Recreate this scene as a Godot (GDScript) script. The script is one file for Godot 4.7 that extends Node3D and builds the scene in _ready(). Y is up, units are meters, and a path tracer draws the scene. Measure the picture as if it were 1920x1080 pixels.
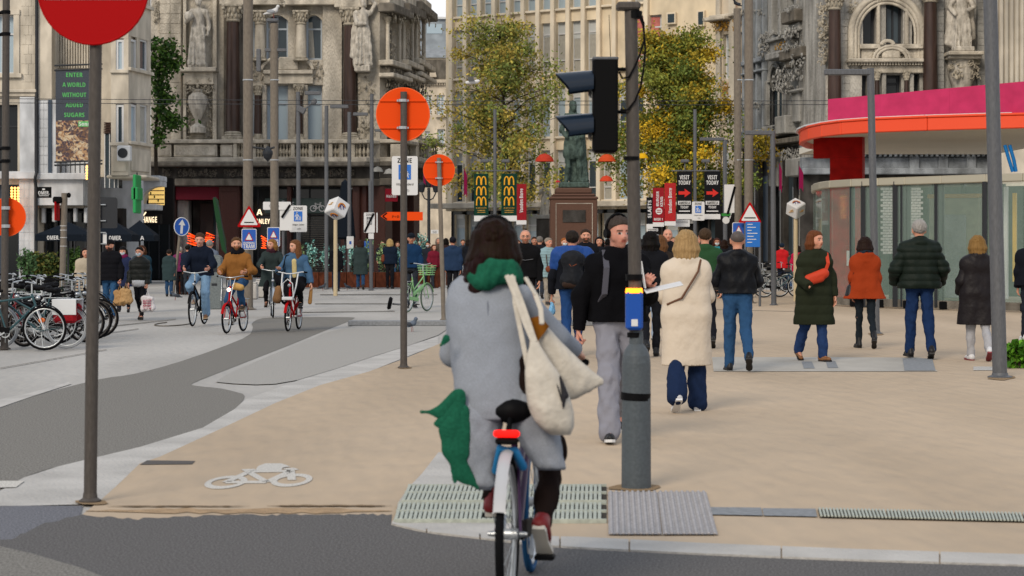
extends Node3D
const F:=3600.0
const HZ:=463.0
const EYE:=1.58
var M:={}
var T:={}
var used_names:={}
var jobs:Array=[]
var JJ:={}
var rng:=RandomNumberGenerator.new()
func _ready()->void:
	rng.seed=7
	var cam:=Camera3D.new()
	cam.name="camera"
	cam.position=Vector3(0,EYE,0)
	cam.projection=Camera3D.PROJECTION_FRUSTUM
	cam.near=0.1
	cam.far=1500.0
	cam.size=0.1*1080.0/F
	cam.frustum_offset=Vector2(0,0.1*(HZ-540.0)/F)
	add_child(cam)
	cam.current=true
	var we:=WorldEnvironment.new()
	we.name="world_environment"
	var env:=Environment.new()
	env.background_mode=Environment.BG_SKY
	var sky:=Sky.new()
	var sm:=ProceduralSkyMaterial.new()
	sm.sky_top_color=Color(0.74,0.77,0.82)
	sm.sky_horizon_color=Color(0.92,0.90,0.87)
	sm.sky_curve=0.12
	sm.ground_bottom_color=Color(0.30,0.28,0.26)
	sm.ground_horizon_color=Color(0.75,0.70,0.64)
	sky.sky_material=sm
	env.sky=sky
	env.background_energy_multiplier=1.0
	env.tonemap_mode=Environment.TONE_MAPPER_LINEAR
	env.tonemap_exposure=1.52
	env.sdfgi_enabled=true
	env.ssao_enabled=true
	env.ssil_enabled=true
	we.environment=env
	var lens:=CameraAttributesPhysical.new()
	lens.frustum_focal_length=67.5
	lens.exposure_aperture=5.0
	lens.frustum_focus_distance=31.0
	we.camera_attributes=lens
	add_child(we)
	var sun:=DirectionalLight3D.new()
	sun.name="sun"
	sun.light_energy=0.5
	sun.light_color=Color(1.0,0.95,0.88)
	sun.light_angular_distance=22.0
	sun.shadow_enabled=true
	sun.rotation_degrees=Vector3(-34,-24,0)
	add_child(sun)
	make_materials()
	build_ground()
	build_left_block()
	build_corner_palace()
	build_far_blocks()
	build_right_blocks()
	build_pavilion()
	build_trees()
	build_monument()
	build_poles()
	build_signs()
	build_near_furniture()
	build_planting()
	build_bikes()
	build_people()
	build_small()
	run_jobs()
func W(px:float,py:float,d:float)->Vector3:
	return Vector3((px-960.0)/F*d,EYE+(HZ-py)/F*d,-d)
func GD(py:float)->float:
	return EYE*F/(py-HZ)
func G(px:float,py:float,h:=0.0)->Vector3:
	var d:=GD(py)
	return Vector3((px-960.0)/F*d,h,-d)
func XM(px:float,d:float)->float:
	return (px-960.0)/F*d
func YM(py:float,d:float)->float:
	return EYE+(HZ-py)/F*d
func hexc(h:String)->Color:
	return Color.from_string("#"+h,Color.MAGENTA)
class MB:
	var v:=PackedVector3Array()
	var n:=PackedVector3Array()
	var c:=PackedColorArray()
	var col:=Color(1,1,1)
	var xf:=Transform3D()
	func tri(a:Vector3,b:Vector3,d:Vector3,na:Vector3,nb:Vector3,nd:Vector3)->void:
		a=xf*a;b=xf*b;d=xf*d
		var q:=xf.basis
		na=(q*na).normalized();nb=(q*nb).normalized();nd=(q*nd).normalized()
		if (b-a).cross(d-a).dot(na+nb+nd)>0.0:
			v.append_array(PackedVector3Array([a,d,b]));n.append_array(PackedVector3Array([na,nd,nb]))
		else:
			v.append_array(PackedVector3Array([a,b,d]));n.append_array(PackedVector3Array([na,nb,nd]))
		c.append(col);c.append(col);c.append(col)
	func quad(a:Vector3,b:Vector3,d:Vector3,e:Vector3,nr:Vector3)->void:
		tri(a,b,d,nr,nr,nr);tri(a,d,e,nr,nr,nr)
	func squad(p:Array,q:Array)->void:
		tri(p[0],p[1],p[2],q[0],q[1],q[2]);tri(p[0],p[2],p[3],q[0],q[2],q[3])
	func box(ct:Vector3,s:Vector3,bev:=0.0)->MB:
		var h:=s*0.5
		if bev<=0.0:
			for ax in 3:
				for sg in [-1.0,1.0]:
					var nr:=Vector3();nr[ax]=sg
					var u:=(ax+1) % 3
					var w:=(ax+2) % 3
					var ps:=[]
					for k in [[-1,-1],[1,-1],[1,1],[-1,1]]:
						var p:=Vector3();p[ax]=sg*h[ax];p[u]=k[0]*h[u];p[w]=k[1]*h[w]
						ps.append(ct+p)
					quad(ps[0],ps[1],ps[2],ps[3],nr)
			return self
		bev=minf(bev,minf(h.x,minf(h.y,h.z))*0.95)
		var g:=h-Vector3.ONE*bev
		for ax in 3:
			var u:=(ax+1) % 3
			var w:=(ax+2) % 3
			for sg in [-1.0,1.0]:
				var nr:=Vector3();nr[ax]=sg
				var ps:=[]
				for k in [[-1,-1],[1,-1],[1,1],[-1,1]]:
					var p:=Vector3();p[ax]=sg*h[ax];p[u]=k[0]*g[u];p[w]=k[1]*g[w]
					ps.append(ct+p)
				quad(ps[0],ps[1],ps[2],ps[3],nr)
				for sh in [-1.0,1.0]:
					var p1:=Vector3();var p2:=Vector3();var p3:=Vector3();var p4:=Vector3()
					p1[u]=sg*h[u];p1[w]=sh*g[w];p2[u]=sg*g[u];p2[w]=sh*h[w]
					p3=p2;p4=p1
					p1[ax]=-g[ax];p2[ax]=-g[ax];p3[ax]=g[ax];p4[ax]=g[ax]
					var m:=Vector3();m[u]=sg;m[w]=sh
					quad(ct+p1,ct+p2,ct+p3,ct+p4,m.normalized())
		for sx in [-1.0,1.0]:
			for sy in [-1.0,1.0]:
				for sz in [-1.0,1.0]:
					var q:=Vector3(sx,sy,sz)
					var m:=q.normalized()
					tri(ct+q*Vector3(h.x,g.y,g.z),ct+q*Vector3(g.x,h.y,g.z),ct+q*Vector3(g.x,g.y,h.z),m,m,m)
		return self
	func span(a:Vector3,b:Vector3,bev:=0.0)->MB:
		return box((a+b)*0.5,(b-a).abs(),bev)
	func bar(a:Vector3,b:Vector3,w:float,h:float,bev:=0.0,up:=Vector3.UP)->MB:
		var keep:=xf
		var z:=(b-a).normalized()
		var x:=up.cross(z)
		if x.length()<0.01:x=Vector3.RIGHT.cross(z)
		if x.length()<0.01:x=Vector3.BACK.cross(z)
		x=x.normalized()
		xf=xf*Transform3D(Basis(x,z.cross(x),z),(a+b)*0.5)
		box(Vector3.ZERO,Vector3(w,h,(b-a).length()),bev)
		xf=keep
		return self
	func cyl(a:Vector3,b:Vector3,ra:float,rb:=-1.0,seg:=12,caps:=true)->MB:
		if rb<0.0:rb=ra
		var z:=(b-a).normalized()
		var x:=Vector3.UP.cross(z)
		if x.length()<0.01:x=Vector3.RIGHT
		x=x.normalized()
		var y:=z.cross(x)
		for i in seg:
			var t0:=TAU*i/seg
			var t1:=TAU*(i+1)/seg
			var d0:=x*cos(t0)+y*sin(t0)
			var d1:=x*cos(t1)+y*sin(t1)
			squad([a+d0*ra,a+d1*ra,b+d1*rb,b+d0*rb],[d0,d1,d1,d0])
			if caps:
				if ra>0.0:tri(a,a+d0*ra,a+d1*ra,-z,-z,-z)
				if rb>0.0:tri(b,b+d0*rb,b+d1*rb,z,z,z)
		return self
	func tube(pts:Array,r,seg:=8,closed:=false)->MB:
		var m:=pts.size()
		var rings:=[]
		var x:=Vector3()
		for i in m:
			var p0:Vector3=pts[(i-1+m) % m] if closed or i>0 else pts[i]
			var p1:Vector3=pts[(i+1) % m] if closed or i<m-1 else pts[i]
			var z:=(p1-p0).normalized()
			if i==0:
				x=Vector3.UP.cross(z)
				if x.length()<0.05:x=Vector3.RIGHT.cross(z)
			x=(x-z*x.dot(z)).normalized()
			var y:=z.cross(x)
			var rr:float=r[i] if r is Array else r
			var ring:=[]
			for k in seg+1:
				var t:=TAU*k/seg
				var dd:=x*cos(t)+y*sin(t)
				ring.append([pts[i]+dd*rr,dd])
			rings.append(ring)
		for i in (m if closed else m-1):
			var A:Array=rings[i]
			var B:Array=rings[(i+1) % m]
			for k in seg:
				squad([A[k][0],A[k+1][0],B[k+1][0],B[k][0]],[A[k][1],A[k+1][1],B[k+1][1],B[k][1]])
		if not closed:
			for e in [0,m-1]:
				var z:Vector3=(pts[0]-pts[1]).normalized() if e==0 else (pts[m-1]-pts[m-2]).normalized()
				for k in seg:tri(pts[e],rings[e][k][0],rings[e][k+1][0],z,z,z)
		return self
	func lathe(prof:Array,o:=Vector3.ZERO,seg:=16,a0:=0.0,a1:=TAU)->MB:
		for j in prof.size()-1:
			var p:Vector2=prof[j]
			var q:Vector2=prof[j+1]
			var e:=q-p
			if e.length()<1e-6:continue
			var nn:=Vector2(e.y,-e.x).normalized()
			for i in seg:
				var t0:=a0+(a1-a0)*i/seg
				var t1:=a0+(a1-a0)*(i+1)/seg
				var c0:=Vector3(sin(t0),0,cos(t0))
				var c1:=Vector3(sin(t1),0,cos(t1))
				var n0:=c0*nn.x+Vector3.UP*nn.y
				var n1:=c1*nn.x+Vector3.UP*nn.y
				if p.x>1e-6:tri(o+c0*p.x+Vector3.UP*p.y,o+c1*p.x+Vector3.UP*p.y,o+c1*q.x+Vector3.UP*q.y,n0,n1,n1)
				if q.x>1e-6:tri(o+c0*p.x+Vector3.UP*p.y,o+c1*q.x+Vector3.UP*q.y,o+c0*q.x+Vector3.UP*q.y,n0,n1,n0)
		return self
	func prism(poly:PackedVector2Array,z0:float,z1:float)->MB:
		if poly.size()>2 and poly[0].distance_to(poly[poly.size()-1])<1e-5:poly.remove_at(poly.size()-1)
		var ix:=Geometry2D.triangulate_polygon(poly)
		for i in range(0,ix.size(),3):
			for e in [[z0,-1.0],[z1,1.0]]:
				var zz:float=e[0]
				var nr:=Vector3(0,0,e[1]*signf(z1-z0))
				tri(Vector3(poly[ix[i]].x,poly[ix[i]].y,zz),Vector3(poly[ix[i+1]].x,poly[ix[i+1]].y,zz),Vector3(poly[ix[i+2]].x,poly[ix[i+2]].y,zz),nr,nr,nr)
		var cw:=Geometry2D.is_polygon_clockwise(poly)
		for i in poly.size():
			var a:=poly[i]
			var b:=poly[(i+1) % poly.size()]
			var t:=(b-a).normalized()
			var nr2:=Vector3(t.y,-t.x,0)*(-1.0 if cw else 1.0)
			quad(Vector3(a.x,a.y,z0),Vector3(b.x,b.y,z0),Vector3(b.x,b.y,z1),Vector3(a.x,a.y,z1),nr2)
		return self
	func ell(ct:Vector3,r:Vector3,seg:=10,rings:=6)->MB:
		for j in rings:
			var u0:=PI*j/rings-PI/2
			var u1:=PI*(j+1)/rings-PI/2
			for i in seg:
				var t0:=TAU*i/seg
				var t1:=TAU*(i+1)/seg
				var q:=[Vector3(cos(u0)*cos(t0),sin(u0),cos(u0)*sin(t0)),Vector3(cos(u0)*cos(t1),sin(u0),cos(u0)*sin(t1)),Vector3(cos(u1)*cos(t1),sin(u1),cos(u1)*sin(t1)),Vector3(cos(u1)*cos(t0),sin(u1),cos(u1)*sin(t0))]
				var ps:=[]
				var ns:=[]
				for k in q:
					ps.append(ct+k*r);ns.append((k/r).normalized())
				if j>0:tri(ps[0],ps[1],ps[2],ns[0],ns[1],ns[2])
				if j<rings-1:tri(ps[0],ps[2],ps[3],ns[0],ns[2],ns[3])
		return self
	func mesh(m:Material)->ArrayMesh:
		var a:=[]
		a.resize(Mesh.ARRAY_MAX)
		a[Mesh.ARRAY_VERTEX]=v;a[Mesh.ARRAY_NORMAL]=n;a[Mesh.ARRAY_COLOR]=c
		var am:=ArrayMesh.new()
		if v.size()>0:
			am.add_surface_from_arrays(Mesh.PRIMITIVE_TRIANGLES,a)
			am.surface_set_material(0,m)
		return am
func arc(cx:float,cy:float,r:float,a0:float,a1:float,n:int)->PackedVector2Array:
	var p:=PackedVector2Array()
	for i in n+1:
		var t:=a0+(a1-a0)*i/n
		p.append(Vector2(cx+cos(t)*r,cy+sin(t)*r))
	return p
func ngon(cx:float,cy:float,rx:float,ry:float,n:int)->PackedVector2Array:
	var p:=PackedVector2Array()
	for i in n:p.append(Vector2(cx+cos(TAU*i/n)*rx,cy+sin(TAU*i/n)*ry))
	return p
func rrect(w:float,h:float,r:float,cx:=0.0,cy:=0.0)->PackedVector2Array:
	var p:=PackedVector2Array()
	for k in [[1,1,0.0],[-1,1,PI/2],[-1,-1,PI],[1,-1,PI*1.5]]:
		p.append_array(arc(cx+k[0]*(w/2-r),cy+k[1]*(h/2-r),r,k[2],k[2]+PI/2,4))
	return p
func numbered(called:String,parent:Node)->String:
	var key:="%d/%s" % [parent.get_instance_id(),called]
	var k:int=used_names.get(key,0)
	used_names[key]=k+1
	return called if k==0 else "%s_%03d" % [called,k]
func obj(called:String,mb:MB,m:Material,parent:Node=self)->MeshInstance3D:
	var o:=MeshInstance3D.new()
	o.name=numbered(called,parent)
	o.mesh=mb.mesh(m)
	parent.add_child(o,true)
	return o
func thing(called:String,label:String,category:String,at:=Vector3.ZERO,turn:=0.0,group:="")->Node3D:
	var o:=Node3D.new()
	o.name=numbered(called,self)
	add_child(o,true)
	o.position=at
	o.rotation.y=turn
	return tag(o,label,category,group)
func tag(o:Node3D,label:String,category:String,group:="")->Node3D:
	o.set_meta("label",label)
	o.set_meta("category",category)
	if group !="":o.set_meta("group",group)
	return o
func struct(called:String,mb:MB,m:Material)->MeshInstance3D:
	var o:=obj(called,mb,m)
	o.set_meta("kind","structure")
	return o
func dup(src:Node3D,label:String,at:Vector3,turn:=0.0,group:="")->Node3D:
	var o:Node3D=src.duplicate()
	var base:=String(src.name)
	if base.length()>4 and base[base.length()-4]=="_" and base.right(3).is_valid_int():base=base.left(base.length()-4)
	o.name=numbered(base,self)
	add_child(o,true)
	o.position=at
	o.rotation.y=turn
	o.set_meta("label",label)
	if group !="":o.set_meta("group",group)
	return o
func recolor(o:Node,part:String,m:Material)->void:
	for ch in o.get_children():
		if String(ch.name).begins_with(part) and ch is MeshInstance3D:(ch as MeshInstance3D).material_override=m
		recolor(ch,part,m)
func lettering(s:String,h:float,at:Vector3,m:Material,parent:Node,w:=0.0,turn:=Basis(),bold:=true,called:="lettering")->MeshInstance3D:
	var t:=TextMesh.new()
	var f:=SystemFont.new()
	f.font_names=PackedStringArray(["Droid Sans"])
	if bold:f.font_weight=700
	t.font=f
	t.text=s
	t.font_size=40
	t.pixel_size=h/40.0/0.72
	t.depth=maxf(0.006,h*0.05)
	t.curve_step=1.5
	t.material=m
	var o:=MeshInstance3D.new()
	o.name=numbered(called,parent)
	o.mesh=t
	parent.add_child(o,true)
	var sx:=1.0
	if w>0.0:
		var ww:=t.get_aabb().size.x
		if ww>0.001:sx=w/ww
	o.transform=Transform3D(turn*Basis.from_scale(Vector3(sx,1,1)),at)
	return o
func noise_tex(key:String,freq:float,lo:float,hi:float,oct:=4,typ:=FastNoiseLite.TYPE_SIMPLEX_SMOOTH,nrm:=false,size:=512)->void:
	var nz:=FastNoiseLite.new()
	nz.noise_type=typ
	nz.frequency=freq
	nz.fractal_octaves=oct
	nz.seed=key.hash() % 1000
	var t:=NoiseTexture2D.new()
	t.width=size;t.height=size
	t.seamless=true
	t.noise=nz
	if nrm:
		t.as_normal_map=true
		t.bump_strength=hi
	else:
		var g:=Gradient.new()
		g.offsets=PackedFloat32Array([0.15,0.5,0.85])
		g.colors=PackedColorArray([Color(lo,lo,lo),Color((lo+hi)*0.5,(lo+hi)*0.5,(lo+hi)*0.5),Color(hi,hi,hi)])
		t.color_ramp=g
	T[key]=t
func mk(key:String,hx:String,rough:=0.8,tex:="",sc:=Vector3.ONE,nrm:="",ns:=0.5,metal:=0.0,world:=true)->StandardMaterial3D:
	var m:=StandardMaterial3D.new()
	m.resource_name=key
	m.albedo_color=hexc(hx)
	m.roughness=rough
	m.metallic=metal
	m.vertex_color_use_as_albedo=true
	m.metallic_specular=0.2 if rough>0.55 else 0.38
	if tex !="":
		m.albedo_texture=T[tex]
	if nrm !="":
		m.normal_enabled=true
		m.normal_texture=T[nrm]
		m.normal_scale=ns
	if tex !="" or nrm !="":
		m.uv1_triplanar=true
		m.uv1_world_triplanar=world
		m.uv1_scale=sc
	M[key]=m
	return m
func glow(key:String,hx:String,e:float)->StandardMaterial3D:
	var m:=StandardMaterial3D.new()
	m.resource_name=key
	m.albedo_color=hexc(hx)
	m.emission_enabled=true
	m.emission=hexc(hx)
	m.emission_energy_multiplier=e
	M[key]=m
	return m
func cloth(hx:String,rough:=0.9,ns:=0.35)->StandardMaterial3D:
	var key:="cloth_"+hx+str(rough)
	if M.has(key):return M[key]
	var cm:=mk(key,hx,rough,"",Vector3(1.1,0.8,1.1),"crease",ns,0.0,false)
	cm.metallic_specular=0.16 if rough>0.7 else 0.26
	return cm
func plain(hx:String,rough:=0.5,metal:=0.0)->StandardMaterial3D:
	var key:="plain_"+hx+str(rough)+str(metal)
	if M.has(key):return M[key]
	return mk(key,hx,rough,"",Vector3.ONE,"",0.5,metal)
func glass_mat(key:String,hx:String,alpha:float)->void:
	var m:=StandardMaterial3D.new()
	m.resource_name=key
	m.albedo_color=Color(hexc(hx),alpha)
	m.transparency=BaseMaterial3D.TRANSPARENCY_ALPHA
	m.roughness=0.03
	m.metallic_specular=0.22
	M[key]=m
func make_materials()->void:
	noise_tex("soft",0.012,0.80,1.0,4)
	noise_tex("even",0.008,0.90,1.0,5)
	noise_tex("dirt",0.010,0.70,1.0,5)
	noise_tex("grain",0.09,0.72,1.0,3)
	noise_tex("mottle",0.03,0.87,1.0,4)
	noise_tex("speck",0.22,0.55,1.0,2)
	noise_tex("crease",0.018,0,9.0,3,FastNoiseLite.TYPE_SIMPLEX_SMOOTH,true)
	noise_tex("fine_bump",0.16,0,5.0,3,FastNoiseLite.TYPE_SIMPLEX_SMOOTH,true)
	noise_tex("wave",0.006,0,6.0,2,FastNoiseLite.TYPE_SIMPLEX_SMOOTH,true)
	noise_tex("rough_bump",0.05,0,12.0,4,FastNoiseLite.TYPE_SIMPLEX_SMOOTH,true)
	mk("concrete","a6a39e",0.88,"even",Vector3(0.1,0.1,0.025),"fine_bump",0.1)
	mk("concrete_pale","b0ada8",0.85,"even",Vector3(0.3,0.3,0.3),"fine_bump",0.25)
	mk("concrete_sett","aeaba5",0.92,"grain",Vector3(1.2,1.2,0.6),"fine_bump",0.3)
	mk("asphalt","6a6867",0.93,"grain",Vector3(1.3,1.3,0.7),"fine_bump",0.25)
	mk("asphalt_pale","85827c",0.93,"grain",Vector3(1.2,1.2,0.5),"fine_bump",0.2)
	mk("asphalt_blue","77787e",0.9,"grain",Vector3(1.2,1.2,0.8),"fine_bump",0.25)
	mk("beige","b2a08a",0.93,"even",Vector3(0.06,0.06,0.014),"fine_bump",0.1)
	mk("beige_stain","a68d70",0.93,"mottle",Vector3(0.5,0.5,0.5),"fine_bump",0.5)
	mk("tactile","a6a3a3",0.85,"mottle",Vector3(1,1,1))
	mk("grate","aeb3a8",0.6,"mottle",Vector3(1,1,1),"",0.5,0.2)
	mk("bluestone","84878a",0.8,"mottle",Vector3(1,1,1))
	mk("paint_white","d2cec6",0.85,"grain",Vector3(1.5,1.5,1.5))
	mk("dark_slot","3c3833",0.9)
	mk("stone_warm","c4bcae",0.9,"dirt",Vector3(0.16,0.05,0.16),"fine_bump",0.4)
	mk("stone_pale","cdc4b4",0.88,"dirt",Vector3(0.22,0.07,0.22),"fine_bump",0.4)
	mk("stone_carved","bcb3a2",0.9,"dirt",Vector3(0.7,0.35,0.7),"rough_bump",0.5)
	mk("stone_grey","a5a4a0",0.9,"dirt",Vector3(0.25,0.08,0.25),"fine_bump",0.4)
	mk("stone_blue","9aa0a6",0.9,"dirt",Vector3(0.3,0.12,0.3),"fine_bump",0.5)
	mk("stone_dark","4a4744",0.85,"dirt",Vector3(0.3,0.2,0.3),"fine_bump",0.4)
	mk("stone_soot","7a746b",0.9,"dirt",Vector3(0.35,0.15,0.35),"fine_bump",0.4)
	mk("statue_stone","cdc6ba",0.85,"dirt",Vector3(0.8,0.3,0.8),"rough_bump",0.4)
	mk("column_dark","46352f",0.35,"dirt",Vector3(0.6,0.1,0.6))
	mk("granite_red","4a2c26",0.45,"mottle",Vector3(0.6,0.6,0.6))
	mk("granite_plinth","735649",0.7,"speck",Vector3(1.2,1.2,1.2))
	mk("bronze","56665f",0.65,"dirt",Vector3(0.9,0.3,0.9),"rough_bump",0.5,0.35)
	mk("cream","cdc4b4",0.85,"soft",Vector3(0.2,0.08,0.2))
	mk("cream_shop","c9ccd0",0.75,"soft",Vector3(0.2,0.1,0.2))
	mk("office","e8d8bc",0.85,"soft",Vector3(0.12,0.06,0.12))
	mk("office_fin","eee0c8",0.85,"soft",Vector3(0.15,0.05,0.15))
	mk("pale_wall","d3c6b2",0.85,"soft",Vector3(0.12,0.08,0.12))
	mk("roof_grey","8f9499",0.7,"soft",Vector3(0.2,0.2,0.2))
	mk("gold","b58a3a",0.45,"mottle",Vector3(1,1,1),"rough_bump",0.5,0.5)
	mk("frame_white","c2c4c6",0.5)
	mk("frame_dark","22252a",0.5)
	mk("frame_blue","33404f",0.4)
	mk("pane","39444b",0.08,"",Vector3.ONE,"",0.5,0.0)
	mk("pane_pale","9aabb6",0.08,"",Vector3.ONE,"",0.5,0.0)
	mk("pane_dark","14181b",0.08)
	mk("curtain","a9a79f",0.9,"mottle",Vector3(1,0.2,1))
	mk("shop_inside","1d1b1b",0.7)
	mk("pink","bb355f",0.8,"even",Vector3(0.5,0.5,0.5))
	mk("red_orange","d84826",0.5)
	mk("red_wall","a8140e",0.6,"soft",Vector3(0.5,0.5,0.5))
	mk("salmon","b06a62",0.7,"soft",Vector3(0.5,0.5,0.5))
	mk("soffit","cfcabd",0.8)
	mk("handrail","aaa594",0.45,"",Vector3.ONE,"",0.5,0.4)
	mk("pole_dark","55504c",0.6,"mottle",Vector3(3,0.8,3),"",0.5,0.2)
	mk("pole_grey","5d5f63",0.55,"mottle",Vector3(2,0.6,2),"",0.5,0.2)
	mk("pole_tan","766e64",0.7,"mottle",Vector3(1,0.4,1))
	mk("bollard","4c5358",0.55,"mottle",Vector3(2,2,2),"fine_bump",0.25)
	mk("signal_black","070708",0.6)
	mk("lens_dark","06070a",0.15)
	mk("visor_blue","1c3a5c",0.3)
	mk("black","08080a",0.6)
	mk("rubber","0e0e10",0.85)
	mk("steel","a9adb0",0.3,"",Vector3.ONE,"",0.5,0.8)
	mk("alloy","b4b8ba",0.35,"",Vector3.ONE,"",0.5,0.6)
	mk("orange_sign","d4440e",0.6)
	mk("orange_edge","e0571c",0.5)
	mk("red_sign","9a0408",0.6)
	mk("white_sign","c8c8c8",0.6)
	mk("blue_sign","1c4fa0",0.45)
	mk("corten","5c3222",0.85,"dirt",Vector3(0.8,0.5,0.8))
	mk("banner_green","12372c",0.8,"mottle",Vector3(1,1,1))
	mk("banner_black","17181c",0.8,"mottle",Vector3(1,1,1))
	mk("banner_red","8e1f27",0.8,"mottle",Vector3(1,1,1))
	mk("banner_slate","474c55",0.8,"mottle",Vector3(1,1,1))
	mk("parasol","141b24",0.85,"mottle",Vector3(1,1,1),"crease",0.3)
	glow("warm_light","ffb45a",2.2)
	glow("neon_orange","ff5218",1.5)
	glow("rear_red","e80c06",1.2)
	glow("amber","ff8a1c",2.0)
	glow("letter_light","ffe6bd",0.9)
	glass_mat("pavilion_glass","8fa79c",0.2)
	for e in [["leaf_green","4d5a2c"],["leaf_tree","ffffff"],["leaf_sage","5f8f86"],["leaf_hedge","ffffff"]]:
		var m:=mk(e[0],e[1],0.65)
		m.backlight_enabled=true
		m.backlight=Color(0.18,0.17,0.05)
	mk("bark","4b4238",0.95,"dirt",Vector3(2,0.6,2),"rough_bump",0.7)
	mk("wool","9aa0aa",0.95,"grain",Vector3(4,4,4),"fine_bump",0.35,0.0,false)
	mk("skin","ffffff",0.55)
	M.skin.subsurf_scatter_enabled=true
	M.skin.subsurf_scatter_strength=0.12
	mk("hair","ffffff",0.6,"grain",Vector3(14,2.5,14),"crease",0.6,0.0,false)
func cap(l:Array,a:Vector3,b:Vector3,ra:float,rb:=-1.0,sq:=1.0)->void:
	l.append([a,b,ra,ra if rb<0.0 else rb,sq])
func grid(bones:Array,cell:float,k:float,col:=Color(1,1,1),cuts:Array=[],extra:={})->Dictionary:
	var g:={"bones":bones,"cell":cell,"k":k,"col":col,"cuts":cuts}
	g.merge(extra)
	return g
func sdf(called:String,grids:Array,m:Material,parent:Node)->MeshInstance3D:
	var o:=MeshInstance3D.new()
	o.name=numbered(called,parent)
	o.mesh=ArrayMesh.new()
	o.material_override=m
	parent.add_child(o,true)
	jobs.append({"mesh":o.mesh,"grids":grids,"mat":m,"out":null})
	return o
func run_jobs()->void:
	if jobs.is_empty():return
	var id:=WorkerThreadPool.add_group_task(do_job,jobs.size(),-1,true)
	WorkerThreadPool.wait_for_group_task_completion(id)
	for j in jobs:
		var am:ArrayMesh=j.mesh
		var r:Array=j.out
		if r[0].size()==0:continue
		var a:=[]
		a.resize(Mesh.ARRAY_MAX)
		a[Mesh.ARRAY_VERTEX]=r[0];a[Mesh.ARRAY_NORMAL]=r[1];a[Mesh.ARRAY_COLOR]=r[2];a[Mesh.ARRAY_INDEX]=r[3]
		am.add_surface_from_arrays(Mesh.PRIMITIVE_TRIANGLES,a)
		am.surface_set_material(0,j.mat)
	jobs.clear()
func do_job(i:int)->void:
	var v:=PackedVector3Array()
	var n:=PackedVector3Array()
	var c:=PackedColorArray()
	var ix:=PackedInt32Array()
	for g in jobs[i].grids:
		var r:=nets(g)
		var base:=v.size()
		v.append_array(r[0]);n.append_array(r[1]);c.append_array(r[2])
		var ri:PackedInt32Array=r[3]
		for q in ri:ix.append(q+base)
	jobs[i].out=[v,n,c,ix]
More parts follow.
